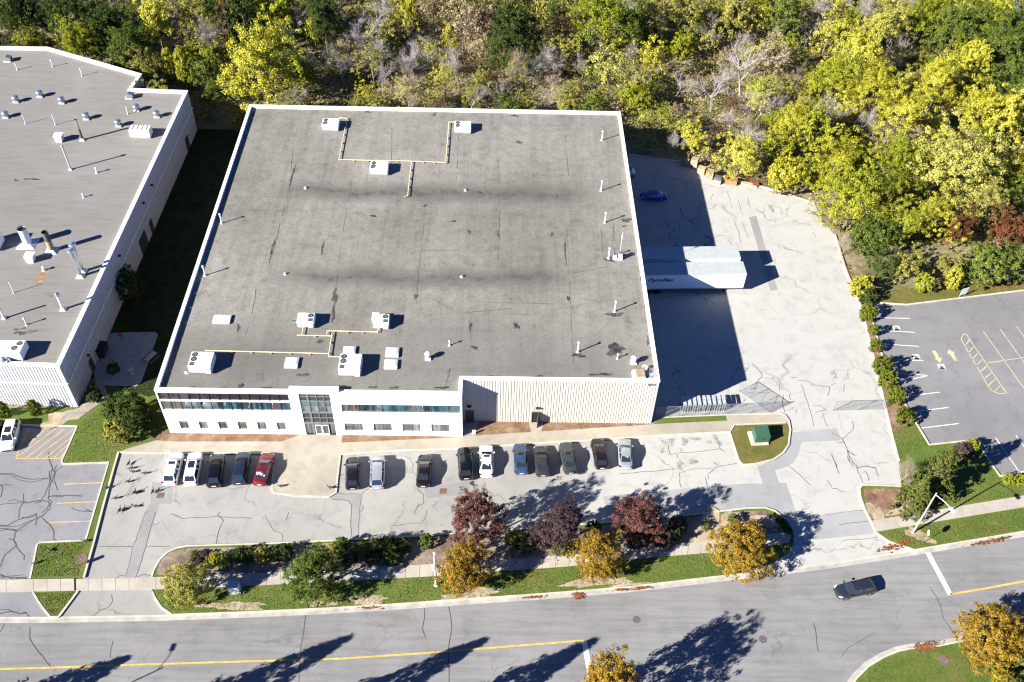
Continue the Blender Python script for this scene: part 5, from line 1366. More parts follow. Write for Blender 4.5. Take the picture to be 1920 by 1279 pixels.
place_car((1173.5, 879), (1170.5, 823.5), 'sedan', silver, 'pale silver-blue sedan last in the row by the empty stalls', GP)
place_car((1639.5, 1097), (1567.5, 1111.5), 'hatch', slate, 'dark slate hatchback driving along the road', None, zb=.6)
place_car((27.5, 787.5), (11, 845), 'suv', white, 'white SUV with a dark sunroof beside the yellow hatching', 'cars in the neighbouring lot', sunroof=(.1, .5), zb=.6)
place_car((-6, 790), (-24, 848), 'suv', black, 'black car mostly out of frame beside the white SUV of the next lot', 'cars in the neighbouring lot', zb=.6)
place_car((1250, 367.5), (1201, 366.7), 'coupe', vblue, 'bright blue sedan alone in the shade of the big building', None)
c = G(1191, 321, .7)
make_car('hatch', 2.75, white, 'small white car half hidden behind the roof edge in the shaded yard', (c.x - 1.375, c.y, .008), 0, None)

# ------------------------------------------------------------------ semi-trailers at the dock
def trailer(x0, L, y0, Wd, label, lettering=None):
    t = thing('semi_trailer', label, 'trailer', (x0, y0, 0.008), RAD(2.6), 'semi-trailers backed up to the dock')
    zf, zt = 1.12, 4.05
    MB().box(0, L, 0, Wd, zf, zt - .1).build('box_body', M['trailer_white'], t)
    rf = MB().cbox(-.01, L + .01, -.015, Wd + .015, zt - .10, zt, .03)
    for k in range(1, 28): rf.box(k * L / 28 - .02, k * L / 28 + .02, .05, Wd - .05, zt, zt + .010)
    rf.build('roof', M['trailer_roof'], t)
    tr = MB()
    for y in (-.02, Wd - .03): tr.box(0, L, y, y + .05, zf - .12, zf + .06); tr.box(0, L, y, y + .05, zt - .14, zt - .101)
    tr.build('rail', M['galv'], t)
    po = MB()
    for k in range(1, 13):
        for y in (-.012, Wd): po.box(k * L / 13 - .03, k * L / 13 + .03, y, y + .012, zf + .06, zt - .14)
    po.build('side_post', M['trailer_white'], t)
    ch = MB()
    for y in (.55, Wd - .63): ch.box(.3, L - .4, y, y + .08, .85, 1.0)
    for k in range(12): ch.box(.5 + k * L / 13, .56 + k * L / 13, .1, Wd - .1, 1.0, zf)
    ch.build('chassis', M['dark_metal'], t)
    for xw in (1.6, 2.9):
        for y in (.18, .45, Wd - .45, Wd - .18):
            w_ = link('wheel', wheel_me, t); w_.location = (xw, y, .5); w_.rotation_euler = (RAD(90), 0, 0); w_.scale = (1.49, 1.49, 1.1)
    for y in (.6, Wd - .6):
        g_ = MB().box(-.07, .07, -.07, .07, 0.05, 1.0).box(-.18, .18, -.16, .16, 0, .06).build('landing_leg', M['dark_metal'], t); g_.location = (L - 2.6, y, 0)
    lp = MB()
    for y in (.5, Wd / 2, Wd - .5): lp.cbox(L, L + .04, y - .07, y + .07, zt - .3, zt - .2, .01)
    lp.build('marker_lamp', M['pipe_yellow'], t)
    if lettering:
        text('lettering', lettering, .9, M['letters_blue'], t, (1.15, -.028, 2.68), (RAD(90), 0, 0), shear=.32, sx=1.28, off=.02)
    return t
trailer(64.4, 16.1, 27.85, 2.75, 'white semi-trailer with blue italic lettering, nearer the street of the two', 'Pyroflex')
trailer(64.4, 15.8, 31.45, 2.75, 'plain white semi-trailer with a streaked roof, behind the lettered one')

# =================================================================== YARD AND STREET THINGS
# --- chain-link fences and gates
def chain_fence(name, label, A, B, h, nseg, cat='fence', zb=0.02, braces=True, thick=.045, z0=0.14):
    A, B = Vector((A.x, A.y, z0)), Vector((B.x, B.y, z0))
    t = thing(name, label, cat, A)
    D = B - A; L = D.length; d = D.normalized(); Z = Vector((0, 0, 1))
    for k in range(nseg + 1):
        p = d * (L * k / nseg)
        MB().tube(p, p + Z * (h + .06), thick * .8, n=8).build('post', M['fence_metal'], t)
    MB().tube(Z * h, d * L + Z * h, thick * .6, n=8).build('rail', M['fence_metal'], t)
    MB().tube(Z * .06, d * L + Z * .06, thick * .4, n=6).build('rail', M['fence_metal'], t)
    if braces:
        for k in range(nseg):
            a, b_ = d * (L * k / nseg), d * (L * (k + 1) / nseg)
            MB().tube(a + Z * .1, b_ + Z * (h - .1), .02, n=5).build('brace', M['fence_metal'], t)
    mb = MB(); st = .16; w = .0075
    n = int(L / st)
    per = Vector((-d.y, d.x, 0)) * .004
    for k in range(-int(h / st), n + 1):
        for sg in (1, -1):
            s0, z0_ = k * st, .06
            s1, z1_ = s0 + h, h
            if s0 < 0: z0_ += -s0; s0 = 0
            if s1 > L: z1_ -= (s1 - L); s1 = L
            if s1 <= s0: continue
            if sg < 0: p0, p1 = L - s0, L - s1
            else: p0, p1 = s0, s1
            a, b_ = d * p0 + Z * z0_ + per * sg, d * p1 + Z * z1_ + per * sg
            q = (b_ - a).normalized().cross(per.normalized()) * w
            mb.quad(a - q, a + q, b_ + q, b_ - q)
    o = mb.build('chain_link', M['fence_metal'], t); o['kind'] = 'stuff'
    return t
F0, F1, F2, F3, F4 = G(1229, 784), G(1444, 774.6), G(1385, 734), G(1561.5, 770.7), G(1655, 768)
chain_fence('chain_link_fence', 'chain-link fence running from the building corner behind the walk', F0, F1, 2.15, 5)
chain_fence('chain_link_gate', 'open chain-link gate leaf swung into the yard from the fence end', F1 + Vector((-.15, .15, 0)), F2, 1.9, 3, 'gate', z0=.05)
chain_fence('chain_link_gate', 'chain-link gate leaf across the far side of the yard entrance', F3, F4, 2.0, 2, 'gate', z0=.05)
# --- stacked steel frames behind the fence
for k in range(9):
    c = G(1279 + k * 9.2, 774.5 - k * .3)
    lab = ['first galvanised steel frame next to the building', 'second galvanised steel frame from the building', 'third galvanised steel frame behind the fence', 'fourth galvanised steel frame behind the fence', 'middle galvanised steel frame of the row', 'fifth-last galvanised steel frame with pale feet', 'third-last galvanised steel frame of the row', 'second-last galvanised steel frame of the row', 'last galvanised steel frame at the open end of the row'][k]
    if k == 0:
        fr0 = thing('steel_frame', lab, 'rack', (c.x, c.y + .1, 0.01), 0, 'row of steel frames stored behind the fence')
        for x in (0, .30):
            MB().box(x, x + .08, 0, .08, 0, 1.5).build('leg', M['galv_dull'], fr0); MB().box(x, x + .08, 1.5, 1.58, 0, 1.5).build('leg', M['galv_dull'], fr0)
        MB().box(-.02, .42, -.02, 1.6, 1.5, 1.58).build('deck', M['galv_dull'], fr0)
        for z in (.15, .8): MB().box(.02, .36, .02, 1.56, z, z + .06).build('shelf', M['galv'], fr0)
        MB().box(-.03, .12, -.06, .12, 0, .02).box(.28, .43, -.06, .12, 0, .02).build('foot', M['frame_white'], fr0)
    else:
        o = copy_tree(fr0); o.location = (c.x, c.y + .1, 0.01); o['label'] = lab; o.rotation_euler = (0, 0, random.uniform(-.05, .05))
# --- transformer on its pad
c = G(1424, 826)
t = thing('transformer', 'dark green transformer box on a white concrete pad', 'transformer', (c.x + .1, c.y + .1, .12), RAD(4))
MB().box(-1.45, .85, -1.0, 1.25, -.1, .22).build('pad', M['kerb'], t)
b2 = MB().add([(-.95, -.7, .22), (.95, -.7, .22), (.95, 1.0, .22), (-.95, 1.0, .22), (-.95, -.7, 1.35), (.95, -.7, 1.35), (.95, 1.0, 1.6), (-.95, 1.0, 1.6)], [(4, 5, 6, 7), (0, 1, 5, 4), (1, 2, 6, 5), (2, 3, 7, 6), (3, 0, 4, 7)])
bx = b2.build('cabinet', M['green_metal'], t)
MB().box(-.98, .98, -.73, -.5, 1.32, 1.40).build('lid', M['green_metal'], t)
MB().box(-.02, .02, -.72, -.70, .28, 1.3).build('door_seam', M['dark_metal'], bx); MB().box(.06, .16, -.75, -.70, .75, .85).build('handle', M['dark_metal'], bx)
# --- utility cabinet under the street tree
c = G(441, 1108)
t = thing('utility_cabinet', 'pale steel utility cabinet on the verge between two green street trees', 'utility box', (c.x, c.y, .1))
MB().box(-.75, .75, -.5, .5, 0, .12).build('pad', M['kerb'], t)
MB().cbox(-.6, .6, -.38, .38, .12, 1.25, .05).build('cabinet', M['trailer_white'], t)
MB().box(-.01, .01, -.39, -.381, .18, 1.2).build('door_seam', M['frame_grey'], t); MB().cbox(-.64, .64, -.42, .42, 1.25, 1.32, .02).build('lid', M['galv'], t)
# --- street lamps
def street_lamp(base, h, arm, label, z0=.1, r=.115):
    t = thing('street_lamp', label, 'street lamp', (base.x, base.y, z0), 0, 'street lamps along the road')
    MB().tube((0, 0, 0), (0, 0, h), r, r * .62, 12).build('pole', M['kerb'], t)
    MB().lathe([(r * 1.8, 0), (r * 1.8, .08), (r * 1.2, .2)], 12).build('base_plate', M['kerb'], t)
    a = Vector(arm); ad = a.normalized()
    mb = MB(); P = [Vector((0, 0, h - .35)), ad * a.length * .55 + Vector((0, 0, h + .05)), ad * a.length * .9 + Vector((0, 0, h + .12)), a + Vector((0, 0, h + .1))]
    for p, q in zip(P[:-1], P[1:]): mb.tube(p, q, .038, n=8)
    mb.build('arm', M['white_metal'], t)
    ang = math.atan2(ad.y, ad.x)
    hd = MB().cbox(-.15, .65, -.19, .19, -.06, .12, .05).build('lamp_head', M['white_metal'], t); hd.location = a + Vector((0, 0, h + .08)); hd.rotation_euler = (0, 0, ang)
    MB().box(0, .5, -.14, .14, -.09, -.06).build('lens', M['frame_white'], hd)
    return t
lb_ = G(1711, 999.6); street_lamp(lb_, 8.5, (.95, -2.2, 0), 'tall white street lamp with a bent arm by the sidewalk near the spruce')
lt2 = G(316, 1222); hh = 8.6; bb = lt2 - Vector((math.cos(SUN_AZ), math.sin(SUN_AZ), 0)) * (hh / math.tan(SUN_EL))
street_lamp(Vector((bb.x - .3, bb.y - 1.9, 0)), hh, (.3, 2.0, 0), 'street lamp on the far verge that throws its shadow on the road')
# --- white pole beside the golden tree
c = G(818, 1098)
t = thing('utility_pole', 'slim white pole on the verge touching the golden tree', 'pole', (c.x, c.y, .1))
MB().tube((0, 0, 0), (0, 0, 7.0), .15, .10, 12).build('pole', M['kerb'], t)
MB().lathe([(.3, 0), (.3, .06), (.2, .14)], 12).build('base_plate', M['kerb'], t)
MB().cbox(-.34, -.1, -.14, .14, 3.5, 4.3, .03).build('meter_box', M['trailer_white'], t); MB().box(-.17, .17, -.17, .17, 4.35, 4.43).build('bracket', M['galv'], t)
MB().cbox(-.12, .12, -.12, .12, 6.9, 7.15, .04).build('cap', M['white_metal'], t)
# --- stop sign seen from behind, nearly edge-on
c = G(1729, 1019)
t = thing('road_sign', 'pale octagonal road sign seen from its back on a thin post by the kerb', 'sign', (c.x, c.y, .1))
MB().tube((0, 0, 0), (0, 0, 2.6), .035, n=8).build('post', M['galv'], t)
pl = MB().lathe([(.39, -.008), (.39, .008)], 8).build('plate', M['trailer_white'], t); pl.location = (0.02, .06, 2.2); pl.rotation_euler = (RAD(22.5), RAD(90), RAD(35)); pl.rotation_mode = 'XYZ'
pl.rotation_euler = Matrix.Rotation(RAD(38), 3, 'Z').to_4x4().to_euler(); pl.matrix_basis = Matrix.Translation((.03, .05, 2.2)) @ Matrix.Rotation(RAD(-10), 4, 'Z') @ Matrix.Rotation(RAD(90), 4, 'Y') @ Matrix.Rotation(RAD(22.5), 4, 'Z')
MB().box(-.05, .05, -.03, .03, 1.95, 2.0).build('bracket', M['galv'], t); MB().box(-.05, .05, -.03, .03, 2.4, 2.45).build('bracket', M['galv'], t)
# white sign board at the edge of the corner lot
c = G(1803, 556)
t = thing('sign_board', 'small white sign board at the wood edge above the corner lot', 'sign', (c.x, c.y, .05), RAD(20))
for x in (-.45, .45): MB().box(x - .05, x + .05, -.05, .05, 0, 1.0).build('post', M['wood'], t)
MB().box(-.6, .6, -.09, -.051, .45, 1.75).build('board', M['trailer_white'], t)
# shadow-casting sign at the drive (its board throws the small bar on the lot)
tip = G(191, 1044); h_ = 2.3; bs = tip - Vector((math.cos(SUN_AZ), math.sin(SUN_AZ), 0)) * (h_ / math.tan(SUN_EL))
t = thing('drive_sign', 'thin signpost at the lawn corner by the drive', 'sign', (bs.x, bs.y, .1), RAD(-56))
MB().tube((0, 0, 0), (0, 0, 2.4), .03, n=8).build('post', M['galv'], t)
MB().box(-.22, .22, -.035, -.02, 1.5, 2.35).build('plate', M['trailer_white'], t)

# --- pallets and lumber along the yard edge: every pallet is one
def pallet_mesh():
    mb = MB()
    for k in range(7): mb.box(-.6, .6, -.5 + k * .152, -.5 + k * .152 + .10, .115, .135)
    for y in (-.5, -.05, .41): mb.box(-.6, .6, y, y + .09, .02, .115)
    for k in range(4): mb.box(-.6 + k * .366, -.6 + k * .366 + .10, -.5, .5, 0, .02)
    return mb.mesh('pallet')
pm_ = pallet_mesh(); pm_.materials.append(M['wood'])
PW = [plain('pallet_wood_a', (.40, .31, .20), .85, .15, var=.15), plain('pallet_wood_b', (.32, .25, .17), .85, .15, var=.2), plain('pallet_wood_c', (.46, .39, .29), .85, .15, var=.15)]
rg = random.Random(12)
stacks = [(1283, 309, 8, 'stack against the trees at the building shadow'), (1300.5, 313.5, 13, 'tallest stack beside the shadow edge'), (1314, 325, 9, 'middle stack of the yard edge'), (1330, 333, 11, 'stack left of the tarped pile'), (1345, 342, 8, 'pile under the dark tarp')]
for si, (px, py, n, where) in enumerate(stacks):
    c = G(px, py)
    for k in range(n):
        o = link('pallet', pm_)
        o.material_slots[0].link = 'OBJECT'; o.material_slots[0].material = PW[(si + rg.randint(0, 1)) % 3]
        o.location = (c.x + rg.uniform(-.05, .05), c.y + rg.uniform(-.05, .05), .01 + k * .142)
        o.rotation_euler = (0, 0, RAD(-22) + rg.uniform(-.07, .07))
        ORD = ['lowest', 'second', 'third', 'fourth', 'fifth', 'sixth', 'seventh', 'eighth', 'ninth', 'tenth', 'eleventh', 'twelfth']
        pos = 'topmost wooden pallet' if k == n - 1 else 'lowest wooden pallet' if k == 0 else '%s wooden pallet from the bottom' % ORD[k]
        tag(o, '%s of the %s' % (pos, where), 'pallet', 'pallets stacked along the yard edge')
c = G(1345, 342)
mb = MB().add([(-.68, -.58, .75), (.68, -.58, .75), (.68, .58, .75), (-.68, .58, .75), (-.64, -.5, 1.19), (.62, -.52, 1.18), (.64, .52, 1.2), (-.62, .52, 1.18), (0, 0, 1.28)], [(4, 5, 8), (5, 6, 8), (6, 7, 8), (7, 4, 8), (1, 2, 6, 5), (2, 3, 7, 6), (3, 0, 4, 7), (0, 1, 5, 4)])
o = mb.build('tarp', M['tarp']); o.location = (c.x, c.y, .005); o.rotation_euler = (0, 0, RAD(-22)); tag(o, 'dark grey tarp thrown over a pallet pile', 'tarp')
c = G(1368, 342)
t = thing('wooden_crate', 'long orange-brown wooden crate between the tarped pile and the planks', 'crate', (c.x, c.y, 0), RAD(-20))
mb = MB()
for k in range(5): MB().box(-1.25, 1.25, -.62 + k * .25, -.62 + k * .25 + .235, .82, .86).build('plank', M['wood_brown'], t)
for k in range(3): MB().box(-1.25, 1.25, -.64, -.60, .1 + k * .25, .1 + k * .25 + .235).build('plank', M['wood_brown'], t); MB().box(-1.25, 1.25, .60, .64, .1 + k * .25, .1 + k * .25 + .235).build('plank', M['wood_brown'], t)
for x in (-1.25, -.04, 1.17): MB().box(x, x + .08, -.66, -.641, 0, .85).build('batten', M['wood'], t)
MB().box(1.21, 1.25, -.6, .6, .06, .82).box(-1.25, -1.21, -.6, .6, .06, .82).build('end_board', M['rust'], t)
c = G(1397, 345)
for k in range(9):
    o = MB().box(-1.9, 1.9, -.08, .08, 0, .11).build('timber', PW[k % 3]); o.location = (c.x + rg.uniform(-.3, .3), c.y - .35 + (k % 3) * .24, .005 + .115 * (k // 3)); o.rotation_euler = (0, 0, RAD(-21) + rg.uniform(-.05, .05))
    tag(o, '%s timber beam of the %s layer in the low pile beside the brown crate' % (['front', 'middle', 'back'][k % 3], ['bottom', 'middle', 'top'][k // 3]), 'timber', 'timber beams piled by the crate')
o = MB().box(-.5, .5, -.4, .4, 0, .5).box(-.55, .55, -.45, -.40, .45, .55).build('scrap_bin', M['rust']); c = G(1416, 348); o.location = (c.x, c.y, .005); tag(o, 'small dark rusty bin at the right end of the timber pile', 'bin')
c = G(1216, 286)
t = thing('bench', 'pale wooden bench in the dark strip behind the building shade', 'bench', (c.x, c.y, .1), RAD(-6))
for k in range(3): MB().box(-1.0, 1.0, -.25 + k * .17, -.25 + k * .17 + .14, .42, .46).build('plank', M['wood'], t)
for x in (-.8, .75): MB().box(x, x + .08, -.2, .2, 0, .42).build('leg', M['wood'], t)
# --- patio furniture in the shade between the buildings
c = G(285, 676)
t = thing('picnic_table', 'grey picnic table with two benches on the shaded patio', 'table', (c.x, c.y, .16), RAD(62))
for k in range(5): MB().box(-.95, .95, -.4 + k * .165, -.4 + k * .165 + .145, .72, .76).build('plank', M['kerb'], t)
for y in (-.85, .62):
    for k in range(2): MB().box(-.95, .95, y + k * .14, y + k * .14 + .12, .42, .46).build('plank', M['letters_grey'], t)
for x in (-.7, .62): MB().bar((x, -.8, 0), (x, .1, .72), .08).bar((x, .8, 0), (x, -.1, .72), .08).bar((x, -.75, .40), (x, .75, .40), .06).build('leg', M['dark_metal'], t)
c = G(187, 664)
t = thing('waste_bin', 'large dark waste bin standing against the shaded ribbed wall', 'bin', (c.x + .4, c.y, .1), RAD(88))
MB().add([(-.9, -.6, 0), (.9, -.6, 0), (.9, .6, 0), (-.9, .6, 0), (-1.0, -.75, 1.4), (1.0, -.75, 1.4), (1.0, .75, 1.6), (-1.0, .75, 1.6)], [(0, 1, 5, 4), (1, 2, 6, 5), (2, 3, 7, 6), (3, 0, 4, 7), (0, 3, 2, 1)]).build('container', M['dark_metal'], t)
MB().add([(-1.03, -.8, 1.4), (1.03, -.8, 1.4), (1.03, .8, 1.62), (-1.03, .8, 1.62), (-1.03, -.8, 1.46), (1.03, -.8, 1.46), (1.03, .8, 1.68), (-1.03, .8, 1.68)], [(4, 5, 6, 7), (0, 1, 5, 4), (1, 2, 6, 5), (2, 3, 7, 6), (3, 0, 4, 7)]).build('lid', M['black'], t)
c = G(229, 636)
t = thing('grill', 'small red barbecue at the upper edge of the shaded patio', 'barbecue', (c.x, c.y, .16))
MB().lathe([(.05, .6), (.28, .7), (.32, .85), (.26, 1.02), (.05, 1.08)], 12).build('bowl', paint('grill_red', (.4, .02, .03), 0), t)
for k in range(3): MB().tube((.22 * math.cos(k * 2.1), .22 * math.sin(k * 2.1), 0), (.1 * math.cos(k * 2.1), .1 * math.sin(k * 2.1), .68), .02, n=6).build('leg', M['dark_metal'], t)
c = G(248, 702)
t = thing('bird_bath', 'pale pedestal basin on the shaded patio', 'basin', (c.x, c.y, .16))
MB().lathe([(.28, 0), (.12, .1), (.09, .6), (.14, .66)], 12).build('pedestal', M['kerb'], t, True); MB().lathe([(.14, .66), (.42, .78), (.44, .84), (.3, .78)], 14).build('bowl', M['kerb'], t, True)
# wooden rails of a low fence at the wall corner
for k in range(4):
    a = G(166 + k * 8, 742 - k * 9)
    o = MB().box(-.05, .05, -.05, .05, 0, 1.2).build('fence_post', M['wood']); o.location = (a.x, a.y, .08); tag(o, ['first thin wooden post from the ribbed wall corner', 'second thin wooden post from the ribbed wall corner', 'third thin wooden post from the ribbed wall corner', 'thin wooden post nearest the shaded patio'][k], 'post', 'wooden posts at the wall corner')
# two bollards at the walk
for px, lab in ((887, 'white bollard nearer the office at the small concrete pad'), (891, 'white bollard nearer the planting bed at the small concrete pad')):
    c = G(px, 815); o = MB().lathe([(.08, 0), (.08, .8), (.05, .86)], 10).build('bollard', M['white_metal']); o.location = (c.x, c.y, .12); tag(o, lab, 'bollard', 'bollards at the concrete pad')

# --- geese: one continuous body each
def goose_mesh():
    prof = [(-.46, .30, .015, .01), (-.36, .31, .06, .04), (-.2, .33, .13, .11), (0.0, .33, .165, .145), (.16, .335, .14, .13), (.27, .38, .08, .085), (.31, .46, .052, .05), (.325, .58, .042, .04), (.345, .70, .04, .038), (.40, .755, .05, .042), (.46, .745, .036, .03), (.53, .725, .014, .012)]
    mb = MB(); n = 10; R = []
    for i, (x, z, ry, rz) in enumerate(prof):
        p0 = prof[max(i - 1, 0)]; p1 = prof[min(i + 1, len(prof) - 1)]
        tx, tz = p1[0] - p0[0], p1[1] - p0[1]; l = math.hypot(tx, tz); nx, nz = -tz / l, tx / l
        R.append(len(mb.v))
        for k in range(n):
            a = 6.2832 * k / n
            mb.v.append((x + nx * rz * math.cos(a), ry * math.sin(a), z + nz * rz * math.cos(a)))
    for a, b_ in zip(R[:-1], R[1:]):
        for k in range(n): mb.f.append((a + k, a + (k + 1) % n, b_ + (k + 1) % n, b_ + k))
    mb.f.append(tuple(range(R[0], R[0] + n))[::-1]); mb.f.append(tuple(range(R[-1], R[-1] + n)))
    me = mb.mesh('goose', True)
    me.materials.append(M['goose_body']); me.materials.append(M['goose_neck'])
    for p in me.polygons:
        if p.center.x > .28: p.material_index = 1
    return me
gm = goose_mesh()
wing = MB()
for s in (1, -1): wing.add([(.2, s * .13, .40), (.05, s * .185, .36), (-.25, s * .13, .34), (-.48, s * .03, .335), (-.2, s * .06, .44), (.05, s * .07, .475)], [(0, 1, 5), (1, 2, 4, 5), (2, 3, 4)])
wing_me = wing.mesh('wing', True); wing_me.materials.append(plain('goose_wing', (.10, .085, .068), .9, .1))
leg_me = MB().tube((0, 0, 0), (-.02, 0, .22), .014, n=6).box(-.02, .09, -.035, .035, 0, .012).mesh('leg'); leg_me.materials.append(M['black'])
tail_me = MB().add([(-.42, .05, .33), (-.42, -.05, .33), (-.56, -.05, .30), (-.56, .05, .30)], [(0, 1, 2, 3)]).mesh('tail'); tail_me.materials.append(M['goose_neck'])
GS = [(242, 871, 70, 'goose nearest the top kerb of the empty stalls'), (246, 880, 10, 'goose just below the topmost one on the lot'), (250, 886.5, 185, 'goose standing on the pale patch'), (271, 889.5, 5, 'goose closest to the white SUVs'), (240.5, 905, 20, 'goose stretching toward the parked SUVs'), (253, 925, 60, 'goose on the brown stain left of the drain'), (257.5, 925.5, 230, 'goose facing away beside the brown stain'),
      (287, 923.5, 80, 'goose next to the drain grate, the farther left'), (295, 922.5, 30, 'goose touching the drain grate'), (217, 936, 20, 'goose by the kerb shadow on the lot'), (225, 958.5, 75, 'goose lowest on the lot, left'), (232, 957, 50, 'goose lowest on the lot with a long neck'), (255, 951.5, 175, 'goose left of the dark paving strip'), (200, 917.5, 40, 'goose on the narrow grass strip by the kerb'),
      (68, 1058, 30, 'goose on the small lawn near its left kerb'), (162, 1017, 200, 'goose at the tip of the narrow grass strip'), (528, 914.5, 200, 'goose on the entrance plaza beside the red sedan'), (620, 917.5, 170, 'goose on the entrance plaza near the black car'), (93.5, 1034.5, 150, 'goose on the small lawn by the bare spot')]
for i, (px, py, hd, lab) in enumerate(GS):
    c = G(px, py); z = .126 if i in (16, 17) else .105 if i in (13, 14, 15, 18) else .01
    b = link('goose', gm); b.location = (c.x, c.y, z); b.rotation_euler = (0, 0, RAD(hd)); b.scale = (.9, .9, .9); tag(b, lab, 'goose', 'geese on the lot and lawns')
    link('wing', wing_me, b); link('tail', tail_me, b)
    for y in (.06, -.06): link('leg', leg_me, b).location = (0, y, 0)

# =================================================================== VEGETATION
LEAF = {
    'yellow': leafmat('yellow_leaves', [(0.0, (.11, .12, .012)), (.28, (.29, .28, .025)), (.6, (.50, .465, .05)), (1, (.68, .64, .22))]),
    'pale':   leafmat('pale_yellow_leaves', [(0.0, (.15, .15, .03)), (.4, (.36, .345, .07)), (.8, (.54, .51, .15)), (1, (.66, .63, .32))]),
    'lime':   leafmat('yellow_green_leaves', [(0.0, (.055, .085, .012)), (.38, (.20, .235, .022)), (.72, (.36, .36, .035)), (1, (.5, .47, .10))]),
    'green':  leafmat('green_leaves', [(0.0, (.03, .05, .012)), (.38, (.085, .125, .024)), (.72, (.17, .205, .04)), (1, (.30, .32, .075))]),
    'dark':   leafmat('dark_green_leaves', [(0.0, (.018, .034, .010)), (.45, (.055, .085, .022)), (1, (.15, .175, .05))]),
    'olive':  leafmat('olive_leaves', [(0.0, (.07, .074, .02)), (.36, (.22, .215, .045)), (.72, (.37, .34, .09)), (1, (.48, .43, .17))]),
    'gold':   leafmat('golden_leaves', [(0.0, (.09, .05, .012)), (.35, (.24, .14, .022)), (.7, (.37, .25, .035)), (1, (.5, .40, .08))], objvar=.1),
    'orange': leafmat('orange_leaves', [(0.0, (.18, .05, .012)), (.5, (.42, .13, .02)), (1, (.5, .25, .04))]),
    'red':    leafmat('red_leaves', [(0.0, (.05, .03, .012)), (.45, (.13, .045, .025)), (1, (.24, .12, .05))]),
    'maroon': leafmat('maroon_leaves', [(0.0, (.035, .016, .014)), (.4, (.12, .05, .04)), (.8, (.21, .105, .085)), (1, (.30, .19, .16))], objvar=.1),
    'purple': leafmat('purple_leaves', [(0.0, (.03, .016, .018)), (.5, (.085, .055, .055)), (1, (.17, .115, .11))], objvar=.1),
    'tan':    leafmat('tan_leaves', [(0.0, (.14, .10, .05)), (.5, (.32, .25, .14)), (1, (.48, .40, .26))]),
    'cedar':  leafmat('cedar_foliage', [(0.0, (.035, .05, .008)), (.5, (.10, .125, .014)), (1, (.20, .21, .03))], .1),
    'spruce': leafmat('spruce_needles', [(0.0, (.03, .042, .012)), (.5, (.10, .115, .026)), (1, (.22, .22, .06))], .1),
}
def quads_mesh(name, C_, N_, size, rg, mat_=None, elong=1.5):
    """leaf sprays: one folded quad each"""
    n = len(C_)
    t = rg.normal(size=(n, 3)); t -= N_ * (t * N_).sum(1, keepdims=True); t /= np.linalg.norm(t, axis=1, keepdims=True) + 1e-9
    b_ = np.cross(N_, t)
    s = size * rg.uniform(.55, 1.35, (n, 1))
    V_ = np.empty((n, 4, 3))
    V_[:, 0] = C_ - t * s * elong * .5; V_[:, 1] = C_ + b_ * s * .5 - N_ * s * .12; V_[:, 2] = C_ + t * s * elong * .5; V_[:, 3] = C_ - b_ * s * .5 - N_ * s * .12
    me = bpy.data.meshes.new(name)
    me.vertices.add(4 * n); me.vertices.foreach_set('co', V_.reshape(-1))
    me.loops.add(4 * n); me.loops.foreach_set('vertex_index', np.arange(4 * n, dtype=np.int32))
    me.polygons.add(n); me.polygons.foreach_set('loop_start', np.arange(0, 4 * n, 4, dtype=np.int32)); me.polygons.foreach_set('loop_total', np.full(n, 4, dtype=np.int32))
    me.update(calc_edges=True)
    if mat_: me.materials.append(mat_)
    return me
def crown(name, seed, nclump=70, per=80, leaf=.085, shape='round', fill=.45, jag=.28, csize=.2, flat=1.0):
    """a crown of radius about 1: leaf sprays in clumps along an uneven shell"""
    rg = np.random.default_rng(seed)
    d = rg.normal(size=(nclump, 3)); d /= np.linalg.norm(d, axis=1, keepdims=True)
    d[:, 2] = np.where(d[:, 2] < -.72, -d[:, 2] * .6, d[:, 2])
    k = rg.normal(size=(6, 3)) * 2.2; ph = rg.uniform(0, 6.28, 6)
    lob = 1 + jag * np.sin(d @ k.T + ph).sum(1) / 2.4
    rr = (fill + (1 - fill) * rg.uniform(0, 1, nclump) ** .45) * lob
    c = d * rr[:, None]
    if shape == 'cone':
        z = rg.uniform(-1, 1, nclump) ; z = np.sort(z); rad = (1 - (z + 1) / 2) ** .85 * .95 + .05
        a = rg.uniform(0, 6.28, nclump); q = rg.uniform(.35, 1, nclump) ** .5 * (1 + .2 * np.sin(a * 3 + z * 5))
        c = np.stack([rad * q * np.cos(a), rad * q * np.sin(a), z * 1.0], 1)
    elif shape == 'column':
        a = rg.uniform(0, 6.28, nclump); z = rg.uniform(-1, 1, nclump); rad = np.sqrt(np.clip(1 - np.abs(z) ** 3, 0, 1)) * (1 - .25 * (z + 1) / 2)
        q = rg.uniform(.5, 1, nclump) ** .5; c = np.stack([rad * q * np.cos(a), rad * q * np.sin(a), z], 1)
    cs = csize * rg.uniform(.6, 1.35, nclump)
    m = rg.integers(int(per * .6), int(per * 1.4), nclump)
    idx = np.repeat(np.arange(nclump), m)
    off = rg.normal(size=(len(idx), 3)); ln = np.linalg.norm(off, axis=1, keepdims=True); off = off / ln * rg.uniform(0, 1, (len(idx), 1)) ** .4
    off[:, 2] *= .75 * flat
    P = c[idx] + off * cs[idx][:, None]
    out = P / (np.linalg.norm(P, axis=1, keepdims=True) + 1e-6)
    N_ = out * .45 + off * .5 + rg.normal(size=P.shape) * .55 + np.array([0, 0, .35]); N_ /= np.linalg.norm(N_, axis=1, keepdims=True)
    return quads_mesh(name, P, N_, leaf, rg)
CR_BIG = [crown('crown', s, 340, 62, .028, jag=.42, csize=.115, fill=.3) for s in (1, 2, 3)]
CR_MID = [crown('crown', s, 200, 56, .044, jag=.45, csize=.13, fill=.3) for s in (11, 12, 13, 14)]
CR_SPARSE = [crown('crown', s, 130, 24, .045, jag=.5, csize=.13, fill=.2) for s in (21, 22, 23)]
